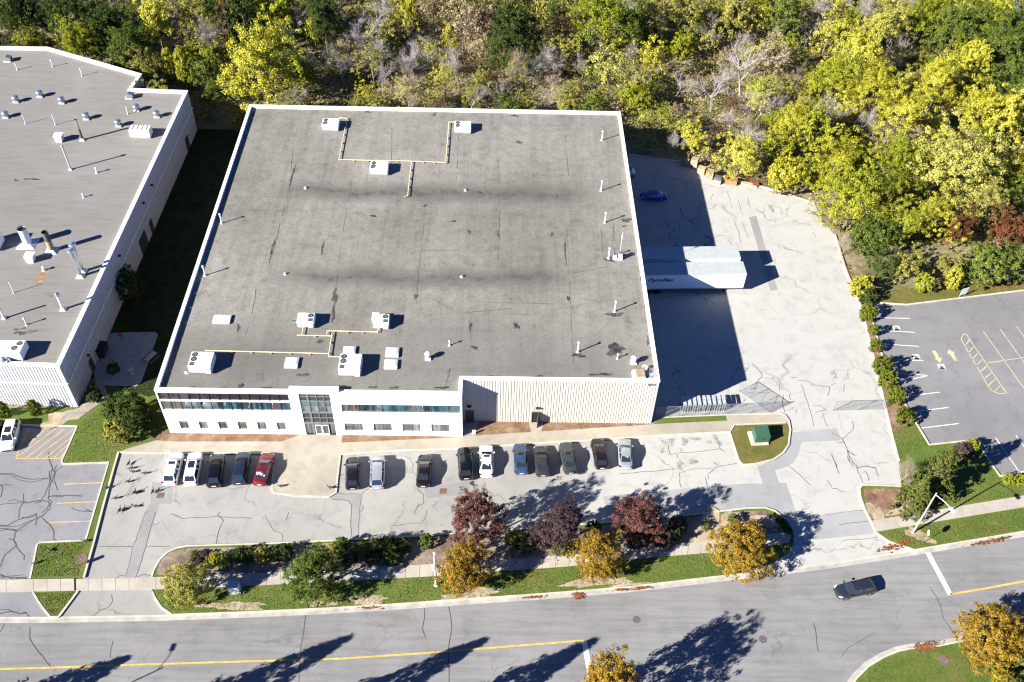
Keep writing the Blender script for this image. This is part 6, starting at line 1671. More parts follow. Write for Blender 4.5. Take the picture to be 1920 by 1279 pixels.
CR_DENSE = [crown('crown', s, 280, 46, .05, jag=.2, csize=.13, fill=.55) for s in (31, 32)]
CR_STREET = [crown('crown', s, 420, 62, .034, jag=.27, csize=.115, fill=.3) for s in (41, 42, 43)]
CR_BALL = [crown('crown', s, 120, 40, .085, jag=.12, csize=.16, fill=.6) for s in (51, 52)]
CR_CONE = [crown('crown', s, 300, 40, .045, 'cone', csize=.11) for s in (61, 62)]
CR_COL = [crown('crown', s, 170, 40, .07, 'column', csize=.15) for s in (71, 72)]
def trunk_mesh(seed, limbs=6, r=.045, spread=.55):
    """trunk and limbs for a crown of radius 1 whose centre is at z = 0, foot at z = -1.9"""
    rg = random.Random(seed); mb = MB()
    P = [Vector((0, 0, -1.9)), Vector((rg.uniform(-.04, .04), rg.uniform(-.04, .04), -1.2)), Vector((rg.uniform(-.06, .06), rg.uniform(-.06, .06), -.5)), Vector((rg.uniform(-.1, .1), rg.uniform(-.1, .1), .25))]
    for i in range(3): mb.tube(P[i], P[i + 1], r * (1.25 - .3 * i), r * (.95 - .3 * i), 7, False)
    for k in range(limbs):
        a = k * 6.283 / limbs + rg.uniform(-.4, .4); z0 = rg.uniform(-.9, -.1); s = P[1].lerp(P[2], min(1, (z0 + 1.2) / .7)) if z0 < -.5 else P[2].lerp(P[3], (z0 + .5) / .75)
        e = Vector((math.cos(a) * spread, math.sin(a) * spread, z0 + rg.uniform(.35, .75))); mid = s.lerp(e, .5) + Vector((0, 0, -.06))
        mb.tube(s, mid, r * .5, r * .36, 6, False); mb.tube(mid, e, r * .36, r * .15, 5, False)
        e2 = e + Vector((rg.uniform(-.25, .25), rg.uniform(-.25, .25), .3)); mb.tube(mid, e2, r * .25, r * .08, 4, False)
    me = mb.mesh('trunk'); me.materials.append(M['bark']); return me
TRUNK = [trunk_mesh(s) for s in (1, 2, 3)]
def bare_mesh(seed, levels=4, mat_=None, dens=1.0, up=.5, thick=1.0, twig=1):
    """bare branching crown, 1 = half of the height; foot at z = -1"""
    rg = random.Random(seed); mb = MB()
    def grow(p, d, L, r, lev):
        n = 3 if lev < 2 else 2
        q = p; dd = d.copy(); pl = [p]
        for i in range(n):
            dd = (dd + Vector((rg.gauss(0, .16), rg.gauss(0, .16), rg.gauss(.04, .1)))).normalized()
            q2 = q + dd * L / n
            mb.tube(q, q2, r * (1 - .22 * i), r * (1 - .22 * (i + 1)), 4 if lev > 1 else 6, False)
            q = q2; pl.append(q)
        if lev == 0: return
        k = max(2, int(round((5 if lev > 2 else 6) * dens))) * (twig if lev == 1 else 1)
        for j in range(k):
            t = rg.uniform(.3, 1.0) if j else 1.0
            i0 = min(n - 1, int(t * n)); s = pl[i0].lerp(pl[i0 + 1], t * n - i0) if t < 1 else pl[-1]
            a = rg.uniform(0, 6.283); tilt = rg.uniform(.35, 1.0)
            u = dd.orthogonal().normalized(); v = dd.cross(u)
            nd = (dd * math.cos(tilt) + (u * math.cos(a) + v * math.sin(a)) * math.sin(tilt) + Vector((0, 0, .18))).normalized()
            grow(s, nd, L * rg.uniform(.5, .8), r * .5, lev - 1)
    stems = rg.choice((1, 1, 2, 3))
    for s in range(stems):
        d = Vector((rg.gauss(0, .12 if stems == 1 else .3), rg.gauss(0, .12 if stems == 1 else .3), 1)).normalized()
        grow(Vector((0, 0, -1)), d, .85, .03 * thick / stems ** .4, levels)
    me = mb.mesh('branches'); me.materials.append(mat_ or M['bark_pale']); return me
BARE = [bare_mesh(s, 4, thick=.7, twig=3) for s in (3, 4, 8)] + [bare_mesh(s, 4, thick=.75, dens=.9, twig=3) for s in (9, 15)]
BARE_T = [bare_mesh(s, 4, M['bark_tan'], thick=.65, twig=3) for s in (31, 36)]
DEAD = [bare_mesh(s, 4, thick=1.35, dens=.8) for s in (5, 6)]

vr = random.Random(99)
FULL = [False]
def label_full(l): return FULL[0]
def tree(px, py, hc, rx, kind, label, cat='tree', name=None, cr=None, rz=None, group=None, trunk=True, foot=0.0, pos=None, ry=None):
    """px, py: photo point of the crown's middle, hc its height over ground, rx, rz its radii in metres"""
    p = G(px, py, hc) if pos is None else Vector((pos[0], pos[1], hc))
    rz = rz or rx
    if label_full(label): rz = max(rz, hc * .78)
    t = thing(name or 'tree', label, cat, (p.x, p.y, foot), vr.uniform(0, 6.28), group)
    me = cr or vr.choice(CR_MID)
    if not me.materials: me.materials.append(M['bark'])
    o = link('crown', me, t, LEAF[kind]); o.location = (0, 0, hc - foot); o.scale = (rx, ry or rx * vr.uniform(.92, 1.08), rz)
    if trunk:
        b_ = link('trunk', vr.choice(TRUNK), t); b_.location = (0, 0, hc - foot)
        b_.scale = (rx, rx, (hc - foot) / 1.9)
    return t
def bare(px, py, hgt, label, meshes=None, w=1.0, group=None, leaf=None, pos=None, foot=0.0):
    """px, py: photo point of the middle of a bare tree of height hgt"""
    p = G(px, py, hgt * .5) if pos is None else Vector((pos[0], pos[1], 0))
    t = thing('bare_tree', label, 'tree', (p.x, p.y, foot), vr.uniform(0, 6.28), group)
    o = link('branches', vr.choice(meshes or BARE), t); o.location = (0, 0, hgt * .5 * .98); o.scale = (hgt * .5 * w, hgt * .5 * w, hgt * .5)
    if leaf:
        c = vr.choice(CR_SPARSE)
        if not c.materials: c.materials.append(M['bark'])
        f = link('leaves', c, t, LEAF[leaf]); f.location = (0, 0, hgt * .6); f.scale = (hgt * .32 * w, hgt * .32 * w, hgt * .3)
    return t

# --- street trees
tree(352, 1091, 3.3, 2.75, 'olive', 'olive-green street tree nearest the left driveway', cr=CR_STREET[0], foot=.1)
tree(588, 1073, 3.7, 3.25, 'green', 'bright green street tree beside the second shadowed stretch of sidewalk', cr=CR_STREET[1], foot=.1)
tree(893, 973, 4.9, 3.0, 'maroon', 'tall pinkish-maroon tree behind the golden one', cr=CR_STREET[2], rz=4.0, foot=.1)
tree(869, 1068, 3.5, 3.05, 'gold', 'golden tree touching the slim white pole', cr=CR_STREET[1], foot=.1)
tree(1049, 985, 4.4, 2.9, 'purple', 'sparse purple tree between two golden trees', cr=CR_STREET[0], rz=3.3, foot=.1)
tree(1120, 1043, 3.6, 2.65, 'gold', 'golden tree in the middle of the verge, under the purple tree', cr=CR_STREET[2], rz=2.9, foot=.1)
tree(1198, 972, 4.2, 2.9, 'maroon', 'wide dark maroon tree by the median bed', cr=CR_STREET[0], rz=2.8, foot=.1)
tree(1392, 1024, 3.4, 3.55, 'gold', 'broad golden-orange tree at the end of the median near the yard drive', cr=CR_STREET[1], rz=2.9, foot=.1)
tree(1860, 1192, 3.9, 3.4, 'gold', 'large orange-gold tree on the corner lawn', cr=CR_STREET[2], rz=3.2, foot=.1)
bare(1888, 1180, 5.5, 'bare grey branches rising through the orange-gold corner tree', w=.8, foot=.1)
tree(1876, 1262, .9, .85, 'yellow', 'small bright yellow shrub under the corner tree', 'shrub', 'shrub', CR_BALL[0], trunk=False, foot=.1)
tree(1900, 1272, .8, .9, 'spruce', 'pale green shrub beside the yellow one on the corner lawn', 'shrub', 'shrub', CR_BALL[1], trunk=False, foot=.1)
tree(1925, 1235, 1.5, 1.8, 'green', 'green bush in the shade of the corner tree', 'shrub', 'shrub', CR_BALL[1], trunk=False, foot=.1)
tree(1990, 1195, 4.2, 3.4, 'green', 'green tree just beyond the frame whose shadow falls on the road', cr=CR_STREET[0], foot=.1)
def tip_tree(px, py, h, label, kind='gold', r=2.7):
    q = G(px, py) - Vector((math.cos(SUN_AZ), math.sin(SUN_AZ), 0)) * (h / math.tan(SUN_EL))
    return tree(0, 0, h * .56, r, kind, label, cr=vr.choice(CR_CONE), rz=h * .44, foot=.1, pos=(q.x, q.y), group='trees of the far verge')
tip_tree(237, 1235, 7.2, 'pointed tree of the far verge whose shadow lies at the bottom left')
tip_tree(655, 1196, 12.6, 'tall pointed tree of the far verge shading the road under the green tree', r=3.0)
tip_tree(908, 1199, 12.2, 'tall pointed tree of the far verge shading the road below the slim pole', r=2.9)
tip_tree(1112, 1203, 11.9, 'pointed tree of the far verge shading the road by the stop bar', r=2.8)
tree(1147, 1284, 6.2, 2.9, 'gold', 'golden tree top rising into the bottom edge at the side street', cr=CR_STREET[2], rz=4.2, foot=.1)
# --- spruces and shrubs by the yard drive
tree(1762, 885, 4.6, 3.0, 'spruce', 'tall grey-green spruce behind the street lamp', cr=CR_CONE[0], rz=4.6, foot=.1, name='spruce_tree')
tree(1722, 928, 3.0, 2.5, 'spruce', 'smaller spruce leaning on the tall one, nearer the drive', cr=CR_CONE[1], rz=3.0, foot=.1, name='spruce_tree')
bare(1697, 888, 4.2, 'thin leafless grey bush left of the spruces', BARE_T, 1.1, foot=.1)
tree(1825, 836, 1.2, .95, 'lime', 'bright lime bush at the lot corner behind the spruce shadow', 'shrub', 'shrub', CR_BALL[0], trunk=False, foot=.1)
tree(1808, 846, 1.0, 1.2, 'purple', 'dull brown bush left of the bright lime one', 'shrub', 'shrub', CR_BALL[1], trunk=False, foot=.1)
for px, lab in ((1893, 'yellow-green bush at the corner lot kerb, nearer the spruces'), (1914, 'yellow-green bush at the corner lot kerb, by the frame edge')):
    tree(px, 899, .8, .85, 'lime', lab, 'shrub', 'shrub', CR_BALL[0], trunk=False, foot=.1, group='yellow-green bushes at the kerb')
# --- cedars between yard and corner lot
for px, py, r, hc, k, lab in [(1618, 537, 1.75, 1.6, 'yellow', 'round yellow bush at the top of the cedar row'), (1627, 557, 1.3, 1.1, 'dark', 'dark green bush just below the round yellow one'), (1629, 586, 1.3, 1.3, 'cedar', 'round cedar first in the row under the dark bush'), (1638, 619, .85, 1.1, 'cedar', 'small round cedar second in the row'), (1643, 648, .95, 1.1, 'cedar', 'small round cedar third in the row'),
                              (1657, 684, 1.4, 1.3, 'cedar', 'large cedar, upper of the touching pair'), (1666, 711, 1.35, 1.3, 'cedar', 'large cedar, lower of the touching pair'), (1682, 742, 1.25, 1.2, 'cedar', 'cedar behind the end of the gate'), (1698, 779, 1.3, 1.2, 'cedar', 'lowest cedar of the row, alone below the gate')]:
    tree(px, py, hc, r, k, lab, 'cedar' if k == 'cedar' else 'shrub', 'cedar' if k == 'cedar' else 'shrub', vr.choice(CR_BALL), rz=r * 1.15, trunk=False, foot=.1, group='cedars between yard and lot' if k == 'cedar' else None)
# --- trees around the neighbouring building
tree(240, 772, 3.0, 2.9, 'dark', 'dense dark cedar tree on the lawn between the buildings', cr=CR_DENSE[0], rz=3.4, foot=.1)
tree(222, 800, 2.0, 2.0, 'olive', 'light olive bush growing against the dark lawn tree', 'shrub', 'shrub', CR_BALL[0], rz=2.0, trunk=False, foot=.1)
tree(238, 536, 2.6, 2.3, 'dark', 'dark bushy tree against the shaded ribbed wall', cr=CR_DENSE[1], rz=2.7, foot=.1)
tree(212, 690, .7, .9, 'dark', 'dark round shrub on the shaded patio', 'shrub', 'shrub', CR_BALL[0], trunk=False, foot=.1)
tree(175, 742, .9, 1.1, 'dark', 'dark shrub clump at the shaded wall corner', 'shrub', 'shrub', CR_BALL[1], trunk=False, foot=.1)
for px, lab in ((64, 'columnar cedar in front of the ribbed wall beside the hatching'), (4, 'columnar cedar in front of the ribbed wall at the frame edge')):
    tree(px, 765 if px > 20 else 768, 1.3, .85, 'cedar', lab, 'cedar', 'cedar', CR_COL[0], rz=1.45, trunk=False, foot=.1, group='columnar cedars')
# --- median shrubs
SH = [(403, 1049, .85, 'yellow', 'bright yellow half of the shrub pair in the median bed'), (419, 1049, .95, 'green', 'green half of the shrub pair in the median bed'), (366, 1040, .55, 'dark', 'tiny dark shrub nearest the bed tip'), (384, 1040, .55, 'purple', 'low dark shrub in the bed, upper of the small cluster'), (376, 1053, .6, 'purple', 'low dark shrub in the middle of the small cluster'), (390, 1056, .6, 'dark', 'low dark shrub, lower of the small cluster'), (362, 1054, .5, 'purple', 'low dark shrub behind the olive tree'),
      (450, 1040, 1.0, 'dark', 'dark shrub right of the yellow and green pair'), (470, 1043, .9, 'dark', 'dark shrub second right of the pair'), (492, 1040, 1.1, 'olive', 'olive-topped shrub in the shaded hedge'), (512, 1040, 1.0, 'dark', 'dark hedge shrub left of the green street tree'), (534, 1036, 1.0, 'dark', 'dark hedge shrub behind the green street tree'), (640, 1024, 1.1, 'green', 'upright green shrub beside the green street tree'), (624, 1034, 1.0, 'olive', 'brownish shrub touching the upright green one'),
      (656, 1044, 1.0, 'dark', 'dark low shrub in front of the upright green one'), (680, 1032, 1.15, 'green', 'sunlit green shrub in the hedge right of the tree'), (703, 1022, 1.0, 'olive', 'yellowish shrub at the kerb side of the hedge'), (700, 1042, 1.1, 'dark', 'dark shrub below the sunlit green one'), (728, 1022, 1.2, 'dark', 'dark shrub at the kerb, left of the bare corner'), (735, 1040, 1.2, 'dark', 'dark shrub at the sidewalk, left of the bare corner'), (757, 1024, 1.0, 'dark', 'last dark shrub before the bare corner'),
      (800, 1015, 1.0, 'green', 'green ground shrub behind the slim pole'), (960, 1010, 1.0, 'olive', 'olive shrub behind the maroon tree'), (985, 1018, 1.2, 'dark', 'dark shrub between maroon and purple trees'), (1008, 1016, 1.1, 'dark', 'dark shrub left of the lime one'), (1060, 1029, .85, 'lime', 'bright lime shrub under the purple tree'), (1044, 1031, .7, 'green', 'pale green shrub beside the lime one'), (1112, 990, 1.0, 'dark', 'dark shrub between the purple trees'), (1165, 996, 1.0, 'olive', 'olive shrub at the foot of the maroon tree'),
      (1190, 1010, 1.2, 'purple', 'dusky purple shrub in front of the maroon tree'), (1225, 1005, 1.2, 'dark', 'dark shrub right under the maroon tree'), (1250, 1008, 1.2, 'purple', 'dusky purple shrub second from the bare sand'), (1272, 985, 1.2, 'purple', 'reddish-brown shrub by the kerb right of the maroon tree'), (1262, 1000, 1.1, 'dark', 'dark shrub last before the bare sand'), (1323, 986, .6, 'green', 'small green shrub alone on the bare sand'), (1377, 975, .85, 'green', 'round green shrub behind the broad golden tree'),
      (1462, 975, .5, 'dark', 'dark hedge shrub at the upper end of the median tip'), (1470, 984, .5, 'dark', 'dark hedge shrub in the middle of the median tip'), (1478, 994, .5, 'dark', 'dark hedge shrub at the lower end of the median tip'), (1420, 990, .7, 'purple', 'leafless dark shrub right of the round green one')]
for px, py, r, k, lab in SH:
    tree(px, py, r * .85, r, k, lab, 'shrub', 'shrub', vr.choice(CR_BALL), rz=r * .95, trunk=False, foot=.1, group='shrubs of the median bed')

# =================================================================== WOODLAND BEHIND
def inside(P, x, y):
    c = False; j = len(P) - 1
    for i in range(len(P)):
        if (P[i][1] > y) != (P[j][1] > y) and x < (P[j][0] - P[i][0]) * (y - P[i][1]) / (P[j][1] - P[i][1]) + P[i][0]: c = not c
        j = i
    return c
gp = lambda px, py, z=0: tuple(G(px, py, z)[:2])
WOODS = [(-85, 87), gp(0, 84, NH), gp(89, 85, NH), gp(270, 134, NH), gp(256, 160, NH), (-10, 71.5), (-3, 68), (66, 69), gp(1179, 286), gp(1277, 299), gp(1312, 316), gp(1420, 343), gp(1476, 359), gp(1530, 377), gp(1568, 436), gp(1592, 508), gp(1606, 540), gp(1660, 545), gp(1800, 535), gp(1920, 520), gp(2150, 480), (190, 60), (215, 140), (120, 150), (-95, 140)]
placed = []
def put(pos, r): placed.append((pos[0], pos[1], r))
FULL[0] = True
# trees that can be told apart, traced: (px, py, crown mid height, radius m, kind, meshes, label[, radius z])
BIG = [(146, 72, 6, 4.0, 'lime', CR_BIG[0], 'rounded lime-green tree right behind the angled parapet'), (247, 78, 7, 4.6, 'green', CR_BIG[1], 'big mid-green tree behind the left roof corner'), (292, 38, 8, 4.0, 'yellow', CR_MID[0], 'yellow tree top above the mid-green tree'), (317, 120, 4, 1.5, 'yellow', CR_COL[0], 'narrow golden-yellow tree, left of the pair'), (343, 125, 5, 1.7, 'yellow', CR_COL[1], 'narrow golden-yellow tree, right of the pair'),
       (380, 142, 4, 2.8, 'green', CR_MID[1], 'bushy green tree beside the narrow yellow pair'), (288, 128, 3, 1.9, 'green', CR_MID[2], 'small green bush at the inner corner of the left roof'), (424, 42, 6, 1.4, 'orange', CR_COL[0], 'thin orange-red tree among the pale ones'), (490, 122, 8, 7.4, 'yellow', CR_BIG[2], 'huge bright yellow tree at the back left corner of the big roof'), (560, 140, 5, 3.4, 'lime', CR_MID[3], 'olive-lime tree right of the huge yellow one'),
       (62, 76, 4, 2.4, 'lime', CR_MID[2], 'small lime bush peeping over the left roof'), (40, 25, 8, 5.5, 'dark', CR_BIG[0], 'dark green tree at the far left corner'), (120, 20, 8, 5.5, 'dark', CR_BIG[1], 'dark green tree second from the far left corner'), (195, 40, 6, 4.5, 'dark', CR_MID[0], 'dark tree behind the lime one'), (370, 25, 8, 5.0, 'olive', CR_BIG[2], 'olive tree at the top beside the orange one'), (455, 30, 8, 4.6, 'dark', CR_MID[1], 'dark tree above the huge yellow one'),
       (525, 15, 8, 4.2, 'lime', CR_MID[2], 'yellow-green tree at the top edge above the bare tree'), (608, 38, 8, 5.0, 'dark', CR_BIG[0], 'dark tree left of the largest bare tree'), (588, 55, 6, 1.6, 'yellow', CR_SPARSE[0], 'wispy yellow sapling left of the largest bare tree'), (763, 18, 7, 2.8, 'yellow', CR_MID[3], 'bright yellow tree at the top middle'), (834, 148, 5, 2.0, 'yellow', CR_SPARSE[1], 'sparse bright yellow tree just behind the big roof'), (688, 175, 3.5, 2.3, 'yellow', CR_SPARSE[2], 'scrappy yellow tree at the roof edge'),
       (840, 70, 6, 1.6, 'yellow', CR_SPARSE[0], 'thin leaning yellow tree by the tan one'), (868, 40, 8, 5.2, 'tan', CR_SPARSE[1], 'large tan-brown tree at the top middle'), (945, 85, 7, 4.5, 'dark', CR_BIG[1], 'dark green tree right of the tan one'), (975, 55, 7, 4.2, 'dark', CR_MID[2], 'dark green tree under the grassy clearing'), (1132, 40, 9, 6.2, 'lime', CR_BIG[2], 'great yellow-green tree at the top right of middle'), (1185, 45, 8, 4.6, 'green', CR_BIG[0], 'green tree right of the great yellow-green one'),
       (1062, 105, 4, 3.0, 'olive', CR_MID[3], 'olive-brown tree behind the middle of the roof'), (1143, 130, 6, 4.6, 'pale', CR_SPARSE[0], 'loose pale yellow tree behind the right roof corner'), (1225, 110, 6, 4.4, 'yellow', CR_SPARSE[2], 'loose yellow tree above the lime bush'), (1192, 185, 4, 2.7, 'lime', CR_DENSE[0], 'vivid lime bush at the right back roof corner'), (1285, 20, 8, 4.4, 'olive', CR_BIG[0], 'brown-olive tree at the top'), (1380, 30, 7, 3.8, 'olive', CR_MID[0], 'olive tree above the grey dead branches'),
       (1425, 30, 6, 2.6, 'yellow', CR_SPARSE[1], 'small yellow tree at the top near the olive one'), (1478, 35, 7, 4.0, 'green', CR_MID[1], 'green tree at the top right'), (1460, 118, 6, 3.8, 'tan', CR_MID[2], 'peach-tan tree beside the big dead tree'), (1555, 60, 7, 3.8, 'pale', CR_SPARSE[2], 'pale yellow tree left of the yellow slope'), (1612, 95, 8, 5.2, 'yellow', CR_BIG[1], 'big yellow tree high on the slope'), (1570, 145, 6, 4.6, 'lime', CR_BIG[2], 'yellow-lime tree in the middle of the slope'),
       (1660, 45, 8, 5.0, 'pale', CR_BIG[0], 'pale yellow tree under the bare one at the top'), (1740, 30, 8, 5.0, 'lime', CR_BIG[1], 'yellow-green tree at the top right'), (1795, 50, 8, 5.6, 'green', CR_BIG[2], 'big dark-green tree at the top right'), (1850, 40, 8, 5.0, 'lime', CR_BIG[0], 'lime tree near the far parking corner'), (1890, 85, 8, 5.6, 'green', CR_BIG[1], 'green tree at the right edge, upper'), (1905, 165, 7, 5.0, 'green', CR_BIG[0], 'green tree at the right edge, lower'),
       (1828, 118, 6, 2.9, 'yellow', CR_DENSE[1], 'compact golden-yellow tree beside the dark gap'), (1760, 155, 7, 4.6, 'yellow', CR_BIG[2], 'yellow tree left of the compact golden one'), (1840, 200, 7, 4.4, 'yellow', CR_BIG[1], 'deep yellow tree below the compact golden one'), (1885, 230, 6, 4.0, 'yellow', CR_MID[3], 'yellow tree near the right edge'), (1700, 210, 7, 5.2, 'yellow', CR_BIG[0], 'wide yellow tree above the pale giant'), (1640, 170, 7, 4.8, 'yellow', CR_BIG[2], 'yellow tree in the heart of the slope'),
       (1795, 305, 8, 7.0, 'pale', CR_BIG[1], 'giant pale yellow tree in the right woods'), (1700, 300, 6, 4.4, 'lime', CR_BIG[0], 'lime tree left of the pale giant'), (1600, 375, 6, 6.0, 'lime', CR_BIG[2], 'broad lime tree leaning over the yard corner'), (1660, 355, 6, 4.2, 'lime', CR_BIG[1], 'lime tree right behind the yard corner tree'), (1570, 300, 6, 4.6, 'yellow', CR_BIG[0], 'yellow-lime tree above the yard corner tree'), (1475, 325, 4.5, 2.8, 'yellow', CR_DENSE[0], 'golden tree at the yard edge right of the timber'),
       (1390, 290, 4.5, 3.8, 'yellow', CR_BIG[1], 'bright yellow tree above the timber pile'), (1300, 262, 3.5, 2.6, 'yellow', CR_MID[0], 'yellow-green tree above the pallet stacks'), (1490, 235, 6, 3.9, 'yellow', CR_BIG[2], 'yellow tree behind the golden one'), (1520, 245, 6, 3.8, 'lime', CR_MID[1], 'lime tree in mid-slope'), (1640, 440, 4, 3.4, 'green', CR_DENSE[0], 'dark green tree near the cedar row'), (1700, 420, 5, 3.8, 'lime', CR_BIG[0], 'yellow-green tree above the dark green one'),
       (1755, 400, 5, 3.6, 'yellow', CR_BIG[1], 'yellow tree under the pale giant'), (1800, 430, 4, 2.2, 'red', CR_MID[2], 'dull red tree among the yellow ones'), (1885, 435, 4.2, 2.9, 'red', CR_MID[3], 'bright red tree at the right edge'), (1850, 385, 5, 3.4, 'olive', CR_BIG[2], 'olive tree right below the pale giant'), (1850, 495, 3.5, 3.4, 'green', CR_DENSE[1], 'green tree behind the white sign board'), (1780, 500, 3, 2.4, 'olive', CR_MID[0], 'olive bush left of the sign board'), (1905, 500, 3.5, 3.2, 'green', CR_MID[1], 'green tree at the right edge above the corner lot'),
       (1700, 500, 3, 2.6, 'olive', CR_MID[2], 'olive bush above the corner lot edge'), (1735, 530, 2, 1.5, 'lime', CR_BALL[0], 'low lime bush on the grassy bank'), (1790, 520, 2.5, 1.3, 'yellow', CR_COL[0], 'upright yellow bush near the sign board'), (1650, 500, 3, 2.5, 'dark', CR_MID[3], 'dark bush right of the yellow ball bush'), (1372, 195, 3, 1.3, 'red', CR_SPARSE[0], 'crimson sapling at the foot of the big dead tree'), (1350, 250, 2.5, 1.6, 'maroon', CR_SPARSE[1], 'small maroon bush above the pallets'), (1810, 395, 3.5, 1.6, 'red', CR_SPARSE[2], 'small red tree under the pale giant')]
for it in BIG:
    px, py, hc, r, k, me, lab = it[:7]
    t = tree(px, py, hc, r, k, lab, cr=me, rz=r * (1.6 if me in CR_COL else vr.uniform(.9, 1.1)), name='shrub' if hc < 2.6 else None, cat='shrub' if hc < 2.6 else 'tree')
    put(t.location, r * .8)
BARES = [(690, 62, 13, 'largest bare grey tree behind the back parapet', 1.15, None), (778, 122, 11, 'bare grey tree with several stems close behind the roof', .9, None), (640, 118, 10, 'bare tree left of the multi-stemmed one', .9, None), (715, 145, 8, 'small bare tree between the two larger ones', .8, None), (862, 125, 9, 'bare tree right of the sparse yellow one', 1.0, None), (385, 72, 10, 'bare grey tree left of the huge yellow one', .9, None), (548, 58, 11, 'bare tree above the huge yellow one', 1.0, None),
         (1012, 110, 10, 'pale bare tree with a broad crown behind mid-roof', 1.1, None), (1000, 130, 8, 'smaller pale bare tree in front of the broad one', .9, None), (1095, 120, 7, 'bare tree left of the loose pale yellow one', .8, None), (1190, 105, 7, 'bare tree between two loose yellow trees', .8, None), (1400, 125, 13, 'big dead tree with thick white limbs', 1.15, 'dead'), (1340, 170, 9, 'dead tree left of the big one', 1.0, 'dead'), (1470, 75, 8, 'grey bare tree behind the peach-tan one', 1.0, None), (1550, 20, 9, 'tall bare tree at the top edge', 1.0, None),
         (1625, 25, 10, 'wide bare tree at the top right', 1.1, None), (1700, 85, 9, 'silvery bare tree in a gap of the yellow slope', .9, 'dead'), (1740, 70, 7, 'silvery bare tree right of its twin', .8, None), (1560, 215, 8, 'greyish bare tree in mid-slope', 1.0, None), (1610, 230, 8, 'pale bare tree among the lime ones', .9, None), (1660, 250, 6, 'dead trunk left of the pale giant', .8, 'dead'), (1270, 150, 8, 'grey bare tree near the vivid lime bush', .9, None), (1240, 215, 5, 'leaning bare tree at the shade edge', .8, 'dead'), (1585, 458, 5, 'thin brown bare tree at the yard edge', .8, 'tan'), (940, 170, 6, 'thin bare sapling behind the roof', .5, None), (1490, 150, 7, 'bare tree above the yellow slope edge', .9, 'tan')]
for px, py, h, lab, w, k in BARES:
    t = bare(px, py, h, lab, DEAD if k == 'dead' else BARE_T if k == 'tan' else None, w); put(t.location, 1.8)
# the rest of the wood: trees nothing singles out, kinds by area of the photo
def cam_px(p):
    d = np.array(p) - CAM; z = d @ CF
    return IW / 2 + FPX * (d @ CR) / z, IH / 2 - FPX * (d @ CU) / z
ZONE = [(0, 330, -80, 130, 'dark green green lime olive bare'), (330, 640, -80, 260, 'olive green lime lime bare bare tan'), (640, 1060, -80, 60, 'olive tan olive bare dark'), (640, 1060, 60, 260, 'bare bare tan olive olive green bare maroon'), (1060, 1330, -80, 330, 'olive bare lime pale olive tan green'), (1330, 1560, -80, 400, 'bare tan pale olive lime bare'),
        (1560, 1800, -80, 600, 'yellow lime lime pale yellow bare olive'), (1800, 2600, -80, 330, 'green lime yellow green'), (1800, 2600, 330, 600, 'olive red lime green yellow olive')]
ADJ = {'dark': 'dark green', 'green': 'mid-green', 'olive': 'olive', 'lime': 'yellow-green', 'yellow': 'yellow', 'pale': 'pale yellow', 'tan': 'tan', 'red': 'red', 'maroon': 'maroon'}
WHERE = [(330, 'behind the neighbouring roof'), (640, 'around the huge yellow tree'), (1060, 'behind the middle of the big roof'), (1330, 'behind the right end of the big roof'), (1560, 'around the big dead tree'), (1800, 'on the yellow slope above the yard'), (9999, 'at the right edge of the wood')]
def short(l):
    w = l.split(); stop = {'at', 'behind', 'beside', 'above', 'among', 'right', 'left', 'near', 'in', 'under', 'below', 'on', 'just', 'by', 'leaning', 'with', 'high', 'over', 'close', 'peeping', 'left,', 'right,'}
    for i, x in enumerate(w):
        if i >= 2 and x in stop: return ' '.join(w[:i]).rstrip(',')
    return ' '.join(w[:5])
LM = [(t.location.x, t.location.y, t['label']) for t in COL.objects if t.type == 'EMPTY' and t.get('category') == 'tree' and t.location.y > 20 and 'neighbour' not in t['label'] and 'ribbed' not in t['label']]
used = set()
def place_label(x, y, head):
    for a, b_, l in sorted(LM, key=lambda q: (q[0] - x) ** 2 + (q[1] - y) ** 2)[:9]:
        dx, dy = x - a, y - b_
        rel = ('beyond' if dy > 0 else 'in front of') if abs(dy) > abs(dx) else ('right of' if dx > 0 else 'left of')
        s_ = '%s %s the %s' % (head, rel, short(l))
        if s_ not in used:
            used.add(s_); return s_
    q = sorted(LM, key=lambda q: (q[0] - x) ** 2 + (q[1] - y) ** 2)[:5]
    for i in range(4):
        for j in range(i + 1, 5):
            s_ = '%s between the %s and the %s' % (head, short(q[i][2]), short(q[j][2]))
            if s_ not in used and len(s_.split()) <= 16:
                used.add(s_); return s_
    return s_
cnt = 0; tries = 0
